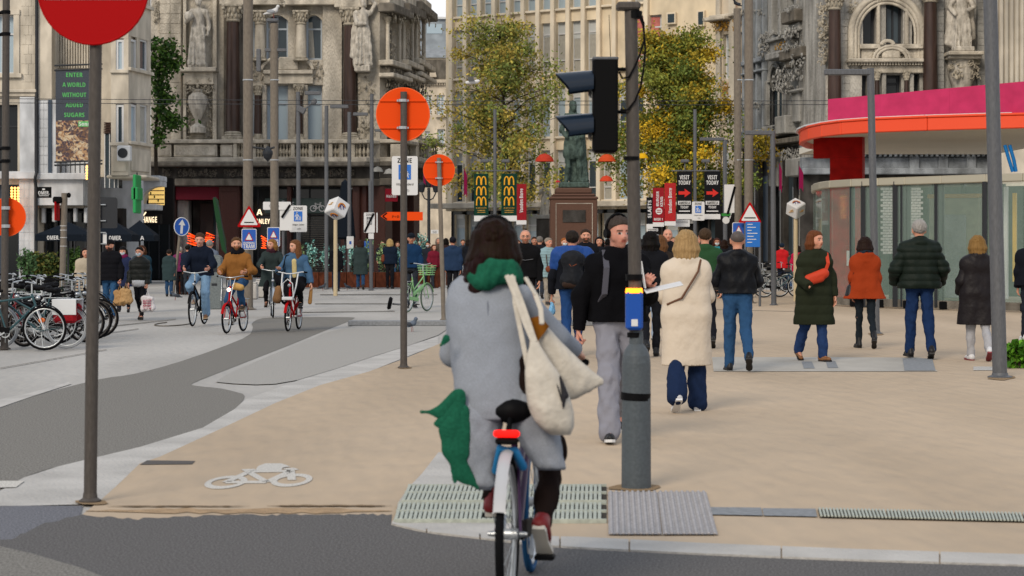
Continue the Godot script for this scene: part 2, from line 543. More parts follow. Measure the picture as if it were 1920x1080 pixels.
func nets(g:Dictionary)->Array:
	var cell:float=g.cell
	var k:float=g.k
	var bones:Array=g.bones
	var lo:=Vector3.ONE*1e9
	var hi:=Vector3.ONE*-1e9
	for b in bones:
		for e in 2:
			var p:Vector3=b[e]
			var r:float=maxf(b[2],b[3])
			var rv:=Vector3(r,r,r*maxf(b[4],1.0) if b[4]>1.0 else r*b[4])
			lo=lo.min(p-rv);hi=hi.max(p+rv)
	lo -=Vector3.ONE*cell*2.5
	hi+=Vector3.ONE*cell*2.5
	var nx:=int((hi.x-lo.x)/cell)+2
	var ny:=int((hi.y-lo.y)/cell)+2
	var nz:=int((hi.z-lo.z)/cell)+2
	var sy:=nx
	var sz:=nx*ny
	var d:=PackedFloat32Array()
	d.resize(sz*nz)
	var ik:=1.0/k
	var m:=3.0*k+cell
	for b in bones:
		var a:Vector3=b[0]
		var e:Vector3=b[1]
		var ra:float=b[2]
		var dr:float=b[3]-ra
		var q:float=1.0/b[4]
		var bx:=e.x-a.x
		var by:=e.y-a.y
		var bz:=(e.z-a.z)*q
		var l2:=1.0/maxf(bx*bx+by*by+bz*bz,1e-9)
		var rm:float=maxf(ra,ra+dr)+m
		var rz:float=rm*maxf(b[4],0.6)
		var x0:=maxi(0,int((minf(a.x,e.x)-rm-lo.x)/cell))
		var x1:=mini(nx-1,int((maxf(a.x,e.x)+rm-lo.x)/cell)+1)
		var y0:=maxi(0,int((minf(a.y,e.y)-rm-lo.y)/cell))
		var y1:=mini(ny-1,int((maxf(a.y,e.y)+rm-lo.y)/cell)+1)
		var z0:=maxi(0,int((minf(a.z,e.z)-rz-lo.z)/cell))
		var z1:=mini(nz-1,int((maxf(a.z,e.z)+rz-lo.z)/cell)+1)
		for iz in range(z0,z1+1):
			var pz:=(lo.z+iz*cell-a.z)*q
			for iy in range(y0,y1+1):
				var py:=lo.y+iy*cell-a.y
				var row:=iz*sz+iy*sy
				var pc:=py*by+pz*bz
				for jx in range(x0,x1+1):
					var px:=lo.x+jx*cell-a.x
					var h:=clampf((px*bx+pc)*l2,0.0,1.0)
					var ux:=px-bx*h
					var uy:=py-by*h
					var uz:=pz-bz*h
					var dd:=sqrt(ux*ux+uy*uy+uz*uz)-ra-dr*h
					if dd<m:d[row+jx]+=exp(minf(-dd*ik,40.0))
	var cuts:Array=g.cuts
	var rib:float=g.get("rib",0.0)
	var pitch:float=g.get("pitch",0.1)
	var wob:float=g.get("wob",0.0)
	var fold:float=g.get("fold",0.0)
	var noise:FastNoiseLite
	if wob>0.0:
		noise=FastNoiseLite.new()
		noise.frequency=g.get("wfreq",4.0)
		noise.fractal_octaves=2
		noise.seed=g.get("seed",3)
	var big:=m
	var near:=3.0*cell
	for iz in nz:
		for iy in ny:
			var row:=iz*sz+iy*sy
			for jx in nx:
				var s:=d[row+jx]
				var f:=big
				if s>0.0:
					f=-k*log(s)
					if absf(f)<near+0.02:
						if wob>0.0:f+=wob*noise.get_noise_3d(lo.x+jx*cell,(lo.y+iy*cell)*0.7,lo.z+iz*cell)
						if rib>0.0:f+=rib*(0.5-absf(sin((lo.y+iy*cell)*PI/pitch)))
						if fold>0.0:f+=fold*sin(atan2(lo.x+jx*cell,lo.z+iz*cell+0.03)*11.0)*clampf(1.1-(lo.y+iy*cell),0.0,0.6)
					if not cuts.is_empty():
						var p:=Vector3(lo.x+jx*cell,lo.y+iy*cell,lo.z+iz*cell)
						for ct in cuts:f=maxf(f,(ct[0] as Vector3).dot(p)-ct[1])
				d[row+jx]=f
	var v:=PackedVector3Array()
	var n:=PackedVector3Array()
	var c:=PackedColorArray()
	var ix:=PackedInt32Array()
	var idx:=PackedInt32Array()
	idx.resize(d.size())
	idx.fill(-1)
	var paint=g.get("paint")
	var col:Color=g.col
	var o:=[0,1,sy,sy+1,sz,sz+1,sz+sy,sz+sy+1]
	var ed:=[[0,1],[2,3],[4,5],[6,7],[0,2],[1,3],[4,6],[5,7],[0,4],[1,5],[2,6],[3,7]]
	var off:=[Vector3(0,0,0),Vector3(1,0,0),Vector3(0,1,0),Vector3(1,1,0),Vector3(0,0,1),Vector3(1,0,1),Vector3(0,1,1),Vector3(1,1,1)]
	for iz in nz-1:
		for iy in ny-1:
			var row:=iz*sz+iy*sy
			for jx in nx-1:
				var i:=row+jx
				if absf(d[i])>near:continue
				var w:=[d[i],d[i+1],d[i+sy],d[i+sy+1],d[i+sz],d[i+sz+1],d[i+sz+sy],d[i+sz+sy+1]]
				var neg:=0
				for q in 8:
					if w[q]<0.0:neg+=1
				if neg==0 or neg==8:continue
				var sum:=Vector3()
				var cnt:=0
				for e in ed:
					var wa:float=w[e[0]]
					var wb:float=w[e[1]]
					if (wa<0.0) !=(wb<0.0):
						sum+=(off[e[0]] as Vector3).lerp(off[e[1]],wa/(wa-wb))
						cnt+=1
				var nn:=Vector3(w[1]+w[3]+w[5]+w[7]-w[0]-w[2]-w[4]-w[6],w[2]+w[3]+w[6]+w[7]-w[0]-w[1]-w[4]-w[5],w[4]+w[5]+w[6]+w[7]-w[0]-w[1]-w[2]-w[3])
				var p:=lo+(Vector3(jx,iy,iz)+sum/cnt)*cell
				idx[i]=v.size()
				v.append(p)
				n.append(nn.normalized() if nn.length_squared()>1e-12 else Vector3.UP)
				c.append(paint.call(p) if paint !=null else col)
	for iz in range(1,nz-1):
		for iy in range(1,ny-1):
			var row:=iz*sz+iy*sy
			for jx in range(1,nx-1):
				var i:=row+jx
				if absf(d[i])>near:continue
				var s0:=d[i]<0.0
				for ax in 3:
					var st:int=[1,sy,sz][ax]
					var s1:=d[i+st]<0.0
					if s0==s1:continue
					var u:int=[sy,sz,1][ax]
					var w2:int=[sz,1,sy][ax]
					var A:=idx[i-u-w2]
					var B:=idx[i-w2]
					var C:=idx[i]
					var D:=idx[i-u]
					if A<0 or B<0 or C<0 or D<0:continue
					if s0:ix.append_array(PackedInt32Array([A,C,B,A,D,C]))
					else:ix.append_array(PackedInt32Array([A,B,C,A,C,D]))
	return [v,n,c,ix]
func ik(a:Vector3,t:Vector3,l1:float,l2:float,pole:Vector3)->Array:
	var dv:=t-a
	var dl:=clampf(dv.length(),0.05,(l1+l2)*0.999)
	var z:=dv.normalized()
	var x:=(l1*l1-l2*l2+dl*dl)/(2.0*dl)
	var h:=sqrt(maxf(0.0,l1*l1-x*x))
	var pp:=(pole-z*pole.dot(z)).normalized()
	return [a+z*x+pp*h,a+z*dl]
func lin(h:String)->Color:
	return hexc(h).srgb_to_linear()
func face_paint(p:Vector3,hx:Transform3D,o:Dictionary)->Color:
	var q:=hx.affine_inverse()*p
	var sk:Color=o.skin
	var ax:=absf(q.x)
	if q.y<-0.115:return sk
	if q.z>0.055 and not o.get("back",false):
		var ex:=(ax-0.034)/0.0165
		var ey:=(q.y-0.004)/0.0085
		if ex*ex+ey*ey<1.0:
			return Color(0.02,0.018,0.016) if absf(ax-0.034)<0.0085 else Color(0.45,0.42,0.4)
		if absf(q.y-0.029+ax*0.06)<0.0062 and ax>0.012 and ax<0.056:return o.brow
		if ax<0.025-absf(q.y+0.056)*0.9 and absf(q.y+0.056)<0.011:return Color(sk.r*0.72,sk.g*0.45,sk.b*0.45)
		if absf(q.y+0.026)<0.006 and ax>0.003 and ax<0.011:return sk*0.35
	if o.has("beard"):
		if q.z>-0.02 and q.y<-0.03-(0.022 if ax>0.055 else 0.0) and q.y>-0.12 and not (ax<0.03 and q.y>-0.04) :return o.beard
	if o.has("stubble"):
		if (q.y-0.045)-q.z*0.75>0.0 and q.z<0.085:return o.stubble
	if q.z>0.06 and ax>0.03 and ax<0.065 and q.y<-0.008 and q.y>-0.05:return sk.lerp(Color(0.5,0.16,0.12),0.12)
	return sk
func walk_joints(s:Dictionary)->Dictionary:
	var J:={}
	var k:float=s.h/1.75
	var lean:float=s.get("lean",0.03)
	var sw:float=s.get("sw",0.175)
	var pel:=Vector3(0,0.93,0)
	var R:=Basis(Vector3.RIGHT,lean)
	J.pelvis=pel
	J.R=R
	J.neck=pel+R*Vector3(0,0.545,-0.01)
	J.head=J.neck+R*Vector3(0,0.155,0.015)
	J.HB=Basis(Vector3.UP,s.get("yaw",0.0))*Basis(Vector3.RIGHT,s.get("nod",0.0))
	var low:=9.0
	for i in 2:
		var sg:=1.0 if i==0 else -1.0
		var L:Array=s.get("leg",[[0.15,0.05],[-0.2,0.3]])[i]
		var wd:float=s.get("stance",0.085)
		var hp:=pel+Vector3(sg*0.088,-0.02,0)
		var out:float=(wd-0.088)/0.85*sg
		var kn:=hp+Vector3(out*0.43,-cos(L[0])*0.43,sin(L[0])*0.43)
		var a2:float=L[0]-L[1]
		var an:=kn+Vector3(out*0.42,-cos(a2)*0.42,sin(a2)*0.42)
		var fp:float=L[2] if L.size()>2 else (a2*0.85 if a2<0.0 else a2*0.6)
		var toe:float=s.get("toeout",0.12)*sg
		var fd:=Vector3(sin(toe),sin(fp),cos(toe)*cos(fp)).normalized()
		J["hip%d" % i]=hp;J["knee%d" % i]=kn;J["ankle%d" % i]=an;J["foot%d" % i]=fd
		var up:=(Vector3.UP-fd*fd.y).normalized()
		low=minf(low,minf((an-up*0.085-fd*0.06).y,(an-up*0.085+fd*0.19).y))
		var A:Array=s.get("arm",[[0.12,0.12,0.25],[-0.12,0.12,0.2]])[i]
		var sh:Vector3=pel+R*Vector3(sg*sw,0.462,-0.01)
		J["sh%d" % i]=sh
		if A.size()==4:
			pass
		if A[0] is Vector3:
			var r:=ik(sh,A[0],0.29,0.26,A[1])
			J["elbow%d" % i]=r[0];J["wrist%d" % i]=r[1]
		else:
			var el:Vector3=sh+Vector3(sg*sin(A[1]),-cos(A[0])*cos(A[1]),sin(A[0])*cos(A[1]))*0.29
			var w:float=A[0]+A[2]
			J["elbow%d" % i]=el
			J["wrist%d" % i]=el+Vector3(sg*(sin(A[1])*0.4-A[2]*0.18),-cos(w),sin(w)).normalized()*0.26
	for q in J:
		if J[q] is Vector3 and not String(q).begins_with("foot"):
			J[q]=(J[q]-Vector3(0,low,0))*k
	J.k=k
	return J
func ride_joints(s:Dictionary)->Dictionary:
	var J:={}
	J.k=s.h/1.75
	var k:float=J.k
	var lean:float=s.get("lean",0.3)
	var pel:Vector3=s.saddle+Vector3(s.get("shift",0.0),0.09,0.02)
	var R:=Basis(Vector3.BACK,s.get("roll",0.0))*Basis(Vector3.RIGHT,lean)
	var sw:float=s.get("sw",0.175)*k
	J.pelvis=pel
	J.R=R
	J.neck=pel+R*Vector3(0,0.545,-0.01)*k
	J.head=J.neck+Basis(Vector3.RIGHT,lean*0.5)*Vector3(0,0.155,0.03)*k
	J.HB=Basis(Vector3.UP,s.get("yaw",0.0))*Basis(Vector3.RIGHT,s.get("nod",0.0))
	for i in 2:
		var sg:=1.0 if i==0 else -1.0
		var hp:=pel+Vector3(sg*0.09*k,0,0.02)
		var ped:Vector3=s.pedal[i]
		var fp:float=s.get("footpitch",[0.0,-0.3])[i]
		var fd:=Vector3(sg*0.08,sin(fp),cos(fp)).normalized()
		var up:=(Vector3.UP-fd*fd.y).normalized()
		var an:Vector3=ped+up*0.10*k-fd*0.12*k
		var r:=ik(hp,an,0.43*k,0.42*k,Vector3(sg*s.get("splay",0.12),0.2,1))
		J["hip%d" % i]=hp;J["knee%d" % i]=r[0];J["ankle%d" % i]=r[1];J["foot%d" % i]=fd
		var sh:Vector3=pel+R*Vector3(sg*sw/k,s.get("shy",0.462),-0.01)*k
		J["sh%d" % i]=sh
		var gp:Vector3=s.grip[i]
		var wr:=gp+(sh-gp).normalized()*0.09*k
		var r2:=ik(sh,wr,0.29*k,0.26*k,Vector3(sg*s.get("elbow",0.5),-0.8,-0.3))
		J["elbow%d" % i]=r2[0];J["wrist%d" % i]=r2[1]
	return J
func hand_bones(l:Array,wr:Vector3,f:Vector3,thumb:Vector3,k:float,curl:float,side:float)->void:
	var t:=(thumb-f*thumb.dot(f)).normalized()
	var pn:=f.cross(t)*side
	for e in [-0.024,0.0,0.024]:
		cap(l,wr+t*e*0.7*k,wr+(f*0.082+t*e)*k,0.0145*k,0.0125*k)
	for q in [[-0.031,0.058],[-0.0105,0.072],[0.0105,0.078],[0.031,0.070]]:
		var b:Vector3=wr+(f*0.085+t*q[0])*k
		var f1:=f*cos(curl)+pn*sin(curl)
		var f2:=f*cos(curl*2.1)+pn*sin(curl*2.1)
		var mid:Vector3=b+f1*q[1]*0.52*k
		cap(l,b,mid,0.0088*k,0.0082*k)
		cap(l,mid,mid+f2*q[1]*0.5*k,0.0082*k,0.007*k)
	var tb:=wr+(f*0.02+t*0.03)*k
	var tm:=tb+(f*0.6+t*0.6+pn*0.35).normalized()*0.042*k
	cap(l,tb,tm,0.012*k,0.0098*k)
	cap(l,tm,tm+(f*0.85+t*0.15+pn*0.5).normalized()*0.033*k,0.0095*k,0.008*k)
func dress(t:Node3D,J:Dictionary,o:Dictionary,px_m:float)->void:
	var k:float=J.k
	var cb:=maxf(0.0125,0.62/(px_m*0.5333))
	var ch:=maxf(0.006,0.34/(px_m*0.5333))
	var cn:=clampf(0.30/(px_m*0.5333),0.0055,0.0095)
	var R:Basis=J.R
	var pel:Vector3=J.pelvis
	var TP:=func(x:float,y:float,z:float)->Vector3:return pel+R*Vector3(x,y,z)*k
	var HX:=Transform3D((J.HB as Basis)*k,J.head)
	var B:=[]
	cap(B,TP.call(-0.07,0.0,0),TP.call(0.07,0.0,0),0.085*k,-1,0.8)
	cap(B,TP.call(0,0.05,0),TP.call(0,0.36,0),0.085*k,0.10*k,0.8)
	cap(B,TP.call(-0.10,0.44,0),TP.call(0.10,0.44,0),0.058*k,-1,0.8)
	for i in 2:
		cap(B,J["hip%d" % i],J["knee%d" % i],0.062*k,0.042*k)
		cap(B,J["knee%d" % i],J["ankle%d" % i],0.042*k,0.030*k)
		cap(B,J["ankle%d" % i]-Vector3(0,0.03,0)*k,J["ankle%d" % i]-Vector3(0,0.05,0)*k+J["foot%d" % i]*0.13*k,0.030*k,0.024*k)
		cap(B,J["sh%d" % i],J["elbow%d" % i],0.042*k,0.034*k)
		cap(B,J["elbow%d" % i],J["wrist%d" % i],0.034*k,0.026*k)
	var HB:=[]
	var hp:=func(x:float,y:float,z:float)->Vector3:return HX*Vector3(x,y,z)
	cap(HB,hp.call(0,0.036,-0.024),hp.call(0,0.036,0.018),0.088*k,0.080*k)
	cap(HB,hp.call(0,-0.02,0.02),hp.call(0,-0.07,0.042),0.066*k,0.040*k)
	for s in [-1.0,1.0]:
		cap(HB,hp.call(s*0.036,-0.022,0.05),hp.call(s*0.036,-0.03,0.048),0.036*k)
		cap(HB,hp.call(s*0.081,0.012,-0.006),hp.call(s*0.083,-0.03,0.0),0.014*k,0.010*k)
	cap(HB,hp.call(0,0.012,0.092),hp.call(0,-0.026,0.111),0.010*k,0.0145*k)
	cap(HB,hp.call(-0.012,-0.028,0.097),hp.call(0.012,-0.028,0.097),0.010*k)
	cap(HB,hp.call(-0.036,0.030,0.080),hp.call(0.036,0.030,0.080),0.013*k)
	cap(HB,hp.call(-0.016,-0.051,0.086),hp.call(0.016,-0.051,0.086),0.009*k)
	cap(HB,hp.call(-0.013,-0.062,0.084),hp.call(0.013,-0.062,0.084),0.009*k)
	cap(HB,hp.call(0,-0.09,0.066),hp.call(0,-0.088,0.066),0.022*k)
	cap(HB,hp.call(0,-0.05,-0.012),J.neck-Vector3(0,0.04,0)*k,0.056*k,0.060*k)
	var hands:=[]
	for i in 2:
		if o.get("hide_hand",-1)==i or o.get("hide_hand",-1)==2:continue
		var H:=[]
		var f:Vector3=o["hand_dir%d" % i] if o.has("hand_dir%d" % i) else (J["wrist%d" % i]-J["elbow%d" % i]).normalized()
		var th:Vector3=o["thumb%d" % i] if o.has("thumb%d" % i) else Vector3(0,0.15,1)
		hand_bones(H,J["wrist%d" % i],f,th,k,o.get("curl%d" % i,0.45),1.0 if i==0 else -1.0)
		hands.append(grid(H,cn,0.004,o.skin))
	var gs:=[grid(B,maxf(0.024,cb*1.3),0.02,o.skin),grid(HB,ch,0.011,o.skin,[],{"paint":face_paint.bind(HX,o)})]
	gs.append_array(hands)
	sdf("body",gs,M.skin,t)
	var lg:Dictionary=o.legs
	var LB:=[]
	cap(LB,TP.call(-0.07,0.0,0),TP.call(0.07,0.0,0),0.112*k,-1,0.9)
	cap(LB,TP.call(-0.06,0.1,0),TP.call(0.06,0.1,0),0.10*k,-1,0.85)
	var lr:Array=lg.get("r",[0.088,0.066,0.058])
	var lc:=[]
	for i in 2:
		var an:Vector3=J["ankle%d" % i]
		var kn:Vector3=J["knee%d" % i]
		var e:float=lg.get("hem",0.0)
		var end:=an+(kn-an)*e
		cap(LB,J["hip%d" % i],kn,lr[0]*k,lr[1]*k)
		cap(LB,kn,end,lr[1]*k,lr[2]*k)
	sdf("trousers",[grid(LB,cb,0.014,Color.WHITE,lc,{"wob":0.018,"wfreq":8.0,"seed":int(px_m)})],lg.m,t)
	var sh:Dictionary=o.shoe
	for i in 2:
		var an:Vector3=J["ankle%d" % i]
		var fd:Vector3=J["foot%d" % i]
		var up:=(Vector3.UP-fd*fd.y).normalized()
		var sd:=fd.cross(up)
		var heel:=an-up*0.05*k-fd*0.045*k
		var toe:=an-up*0.055*k+fd*0.155*k
		var SB:=[]
		cap(SB,heel,heel+fd*0.08*k,0.036*k,0.036*k)
		cap(SB,heel+fd*0.06*k,toe,0.038*k,0.030*k)
		cap(SB,heel+up*0.02*k,an+up*sh.get("high",0.02)*k+(J["knee%d" % i]-an).normalized()*0.01,0.036*k,0.042*k)
		var shoe:=sdf("shoe",[grid(SB,minf(cb,0.012),0.012,Color.WHITE,[[-up,(-up).dot(an-up*0.074*k)]])],sh.m,t)
		var sb:=MB.new()
		sb.xf=Transform3D(Basis(sd,fd,up),an-up*0.088*k)
		var outline:=PackedVector2Array()
		for q in [[-0.03,-0.075],[0.03,-0.075],[0.036,-0.05],[0.033,0.04],[0.044,0.12],[0.036,0.17],[0.01,0.195],[-0.012,0.195],[-0.036,0.17],[-0.042,0.12],[-0.034,0.04],[-0.036,-0.05]]:
			outline.append(Vector2(q[0],q[1])*k)
		sb.prism(outline,0.0,sh.get("thick",0.022)*k)
		obj("sole",sb,sh.sole,shoe)
	var tp:Dictionary=o.top
	var ft:float=tp.get("fit",0.0)
	var hem:float=tp.hem
	var C:=[]
	cap(C,TP.call(-0.095,0.385,0.0),TP.call(0.095,0.385,0.0),(0.110+ft)*k,-1,0.82)
	for i in 2:cap(C,J.neck+R*Vector3(0,-0.035,0)*k,J["sh%d" % i]-R.y*0.008*k,(0.058+ft*0.5)*k,(0.050+ft*0.55)*k,0.95)
	cap(C,TP.call(-0.075,0.16,0.0),TP.call(0.075,0.16,0.0),(0.102+ft)*k,-1,0.86)
	cap(C,TP.call(-0.08,0.0,0.0),TP.call(0.08,0.0,0.0),(0.112+ft)*k,-1,0.88)
	for s in [-1.0,1.0]:
		cap(C,TP.call(s*0.08,0.38,0),TP.call(s*0.07,0.16,0),(0.108+ft)*k,(0.1+ft)*k,0.85)
		cap(C,TP.call(s*0.07,0.16,0),TP.call(s*0.08,0.0,0),(0.1+ft)*k,(0.112+ft)*k,0.88)
	var fl:float=tp.get("flare",0.02)
	var tails:=[]
	if hem<-0.02:
		for i in 2:
			var sg:=1.0 if i==0 else -1.0
			var thd:Vector3=((J["knee%d" % i] as Vector3)-(J["hip%d" % i] as Vector3)).normalized()
			var down:Vector3=(Vector3.DOWN*0.65+thd*0.35) if not tp.has("tail") else tp.tail[i]
			var a:Vector3=TP.call(sg*0.08,0,0)
			var L:float=(-hem+0.08)/absf(down.y) if not tp.has("tail") else tp.taillen[i]
			var e:Vector3=a+(down*L+Vector3(sg*fl,0,0))*k
			if tp.has("tail"):
				var TL:=[]
				cap(TL,TP.call(sg*0.07,0.10,0),TP.call(sg*0.085,-0.02,0.0),(0.095+ft)*k,(0.108+ft)*k,0.9)
				for w in [-0.45,0.15,0.75]:
					cap(TL,TP.call(sg*(0.075+0.03*w),-0.02,0.0),e+Vector3(sg*0.11*w,0.03*w,0.0)*k,(0.105+ft)*k,(0.045+fl)*k,0.95)
				tails.append(TL)
				continue
			cap(C,a,e,(0.112+ft)*k,(0.118+ft+fl)*k,0.9)
			if not tp.has("tail"):cap(C,TP.call(0,0,0),Vector3(0,e.y,(a.z+e.z)*0.5),(0.11+ft)*k,(0.11+ft)*k,0.9)
	var cl:float=tp.get("collar",0.5)
	if cl>0.0:
		for q in 9:
			var a0:=TAU*q/9.0
			var a1:=TAU*(q+1)/9.0
			var c0:Vector3=J.neck+R*Vector3(sin(a0)*0.07,-0.025+cos(a0)*-0.015,cos(a0)*0.065)*k
			var c1:Vector3=J.neck+R*Vector3(sin(a1)*0.07,-0.025+cos(a1)*-0.015,cos(a1)*0.065)*k
			cap(C,c0,c1,0.024*k*(0.6+cl))
			cap(C,c0+Vector3.UP*0.035*k*cl,c1+Vector3.UP*0.035*k*cl,0.018*k)
	if tp.get("hood",false):
		for q in 7:
			var a0:=PI*(0.12+0.76*q/6.0)
			cap(C,J.neck+R*Vector3(cos(a0)*0.11,-0.01,-sin(a0)*0.09-0.01)*k,J.neck+R*Vector3(cos(a0)*0.09,-0.10,-sin(a0)*0.07-0.05)*k,0.038*k,0.02*k)
	var hemy:float=pel.y+hem*k
	var ex:={"wob":tp.get("wob",0.012),"wfreq":5.0,"seed":int(px_m)+5}
	if tp.get("rib",0.0)>0.0:
		ex.rib=tp.rib;ex.pitch=tp.get("pitch",0.1)
	var ex2:=ex.duplicate()
	if tp.has("fold"):ex.fold=tp.fold
	var cu:=[[Vector3.DOWN,-hemy]]
	var gg:=[grid(C,cb,0.016,Color.WHITE,cu,ex)]
	if tp.get("sleeves_only",false):gg=[]
	for q in tails.size():
		var td:Vector3=(tp.tail[q] as Vector3).normalized()
		var te:Vector3=tails[q][2][1]
		gg.append(grid(tails[q],cb,0.02,Color.WHITE,[[td,td.dot(te)+0.01]],{"wob":0.03,"wfreq":6.0,"seed":q,"fold":0.03}))
	for i in 2:
		var S:=[]
		var el:Vector3=J["elbow%d" % i]
		var wr:Vector3=J["wrist%d" % i]
		var shp:Vector3=J["sh%d" % i]
		cap(S,shp-(shp-J["sh%d" % (1-i)]).normalized()*0.03*k,el,(0.052+ft*0.55)*k,(0.046+ft*0.6)*k)
		cap(S,el,wr-(wr-el).normalized()*0.01,(0.046+ft*0.6)*k,(0.036+ft*0.5)*k)
		gg.append(grid(S,cb,0.014,Color.WHITE,[[(wr-el).normalized(),(wr-el).normalized().dot(wr)]],ex2))
	sdf(tp.get("name","jacket"),gg,tp.m,t)
	if o.has("hair"):
		var hr:Dictionary=o.hair
		var st:String=hr.style
		var HA:=[]
		var tint:=FastNoiseLite.new()
		tint.frequency=30.0
		var hpaint:=func(q:Vector3)->Color:
			var l:=HX.affine_inverse()*q
			var a:=atan2(l.x,-l.z)
			return (hr.c as Color)*(1.0+0.55*tint.get_noise_3d(a*0.55,l.y*0.12,l.z*0.3))
		cap(HA,hp.call(0,0.042,-0.028),hp.call(0,0.045,0.014),0.0975*k,0.090*k)
		var cut:=[[HX.basis*Vector3(0,-0.8,0.6)/k,((HX.basis*Vector3(0,-0.8,0.6)/k) as Vector3).dot(hp.call(0,0.068,0.08))]]
		if st !="bob" and st !="long":cut.append([HX.basis*Vector3(0,-1,0.05)/k,((HX.basis*Vector3(0,-1,0.05)/k) as Vector3).dot(hp.call(0,-0.055,-0.06))])
		var hg:=[grid(HA,ch,0.012,hr.c,cut,{"wob":0.009,"wfreq":26.0,"paint":hpaint})]
		if st=="bob" or st=="long" or st=="wavy":
			var HL:=[]
			var low:=-0.13 if st=="bob" else (-0.11 if st=="wavy" else -0.30)
			for q in 9:
				var a:=PI*(-0.12+1.24*q/8.0)
				var x:=cos(a)
				var z:=-sin(a)
				cap(HL,hp.call(x*0.072,0.05,z*0.06-0.015),hp.call(x*0.083,low*0.4,z*0.070-0.02),0.036*k,0.034*k)
				cap(HL,hp.call(x*0.083,low*0.4,z*0.070-0.02),hp.call(x*(0.088 if st !="long" else 0.095),low,z*0.075-0.025),0.034*k,0.022*k)
			for q in 26:
				var a:=PI*(-0.12+1.24*q/25.0)
				var r1:=0.088+0.012*sin(q*2.3)
				cap(HL,hp.call(cos(a)*0.088,0.045,-sin(a)*0.078-0.02),hp.call(cos(a+0.05)*(r1+0.02),low*0.5,-sin(a)*(r1-0.004)-0.025),0.014*k,0.015*k)
				cap(HL,hp.call(cos(a+0.05)*(r1+0.02),low*0.5,-sin(a)*(r1-0.004)-0.025),hp.call(cos(a)*(r1+0.012),low-0.03*absf(sin(q*1.7)),-sin(a)*r1-0.03),0.015*k,0.006*k)
			hg.append(grid(HL,ch,0.008,hr.c,[],{"wob":0.006,"wfreq":14.0,"paint":hpaint}))
		if st=="bun":
			var HL:=[]
			cap(HL,hp.call(0,0.0,-0.12),hp.call(0,0.01,-0.13),0.04*k)
			hg.append(grid(HL,ch,0.01,hr.c,[],{"wob":0.012,"wfreq":20.0}))
		sdf("hair",hg,M.hair,t)
	if o.has("cap"):
		var CB:=[]
		cap(CB,hp.call(0,0.05,-0.024),hp.call(0,0.052,0.014),0.099*k,0.093*k)
		var g2:=[grid(CB,ch,0.01,Color.WHITE,[[HX.basis*Vector3(0,-1,0.1)/k,((HX.basis*Vector3(0,-1,0.1)/k) as Vector3).dot(hp.call(0,0.035,0))]])]
		var hat:=sdf("hat",g2,o.cap,t)
		if o.get("brim",true):
			var mb:=MB.new()
			mb.xf=HX*Transform3D(Basis(Vector3.RIGHT,PI/2+0.15),Vector3(0,0.045,0.07))
			mb.prism(rrect(0.15,0.13,0.06,0,0.03),-0.004,0.004)
			obj("brim",mb,o.cap,hat)
	if o.has("mask"):
		var MBn:=[]
		cap(MBn,hp.call(-0.03,-0.04,0.075),hp.call(0.03,-0.04,0.075),0.036*k)
		cap(MBn,hp.call(0,-0.03,0.1),hp.call(0,-0.075,0.08),0.025*k)
		sdf("face_mask",[grid(MBn,ch,0.01)],o.mask,t)
	if o.has("scarf"):
		var SC:=[]
		for q in 10:
			var a0:=TAU*q/10.0
			var a1:=TAU*(q+1)/10.0
			for yy in [0.0,0.045]:
				cap(SC,J.neck+Vector3(sin(a0)*0.085,yy-0.01,cos(a0)*0.08-0.005)*k,J.neck+Vector3(sin(a1)*0.085,yy-0.01+0.01*sin(a1*2),cos(a1)*0.08-0.005)*k,0.036*k)
		sdf("scarf",[grid(SC,ch*1.3,0.012,Color.WHITE,[],{"wob":0.02,"wfreq":12.0})],o.scarf,t)
	if o.get("glasses",false):
		var mb:=MB.new()
		mb.xf=HX
		for s in [-1.0,1.0]:
			var ring:=[]
			for q in 10:ring.append(Vector3(s*0.034+cos(TAU*q/10)*0.022,0.002+sin(TAU*q/10)*0.017,0.112))
			mb.tube(ring,0.0022,5,true)
			mb.tube([Vector3(s*0.056,0.006,0.11),Vector3(s*0.085,0.008,0.0)],0.002,5)
		mb.tube([Vector3(-0.012,0.006,0.114),Vector3(0.012,0.006,0.114)],0.002,5)
		obj("glasses",mb,M.black,t)
func person(label:String,px:float,feet:float,head:float,face:float,s:Dictionary,o:Dictionary,group:="")->Node3D:
	var d:=GD(feet)
	var pxm:=F/d
	s.h=(feet-head)/pxm
	o=skin_of(o)
	var t:=thing("person",label,"person",Vector3(XM(px,d),0,-d),face,group)
	var J:=walk_joints(s)
	dress(t,J,o,pxm)
	JJ[t]=J
	return t
func skin_of(o:Dictionary)->Dictionary:
	if not o.has("skin"):o.skin=lin("c08a72")
	if not o.has("brow"):o.brow=lin("4a3628")
	if not o.has("hair") and not o.has("stubble"):o.stubble=lin("5a5048")
	return o
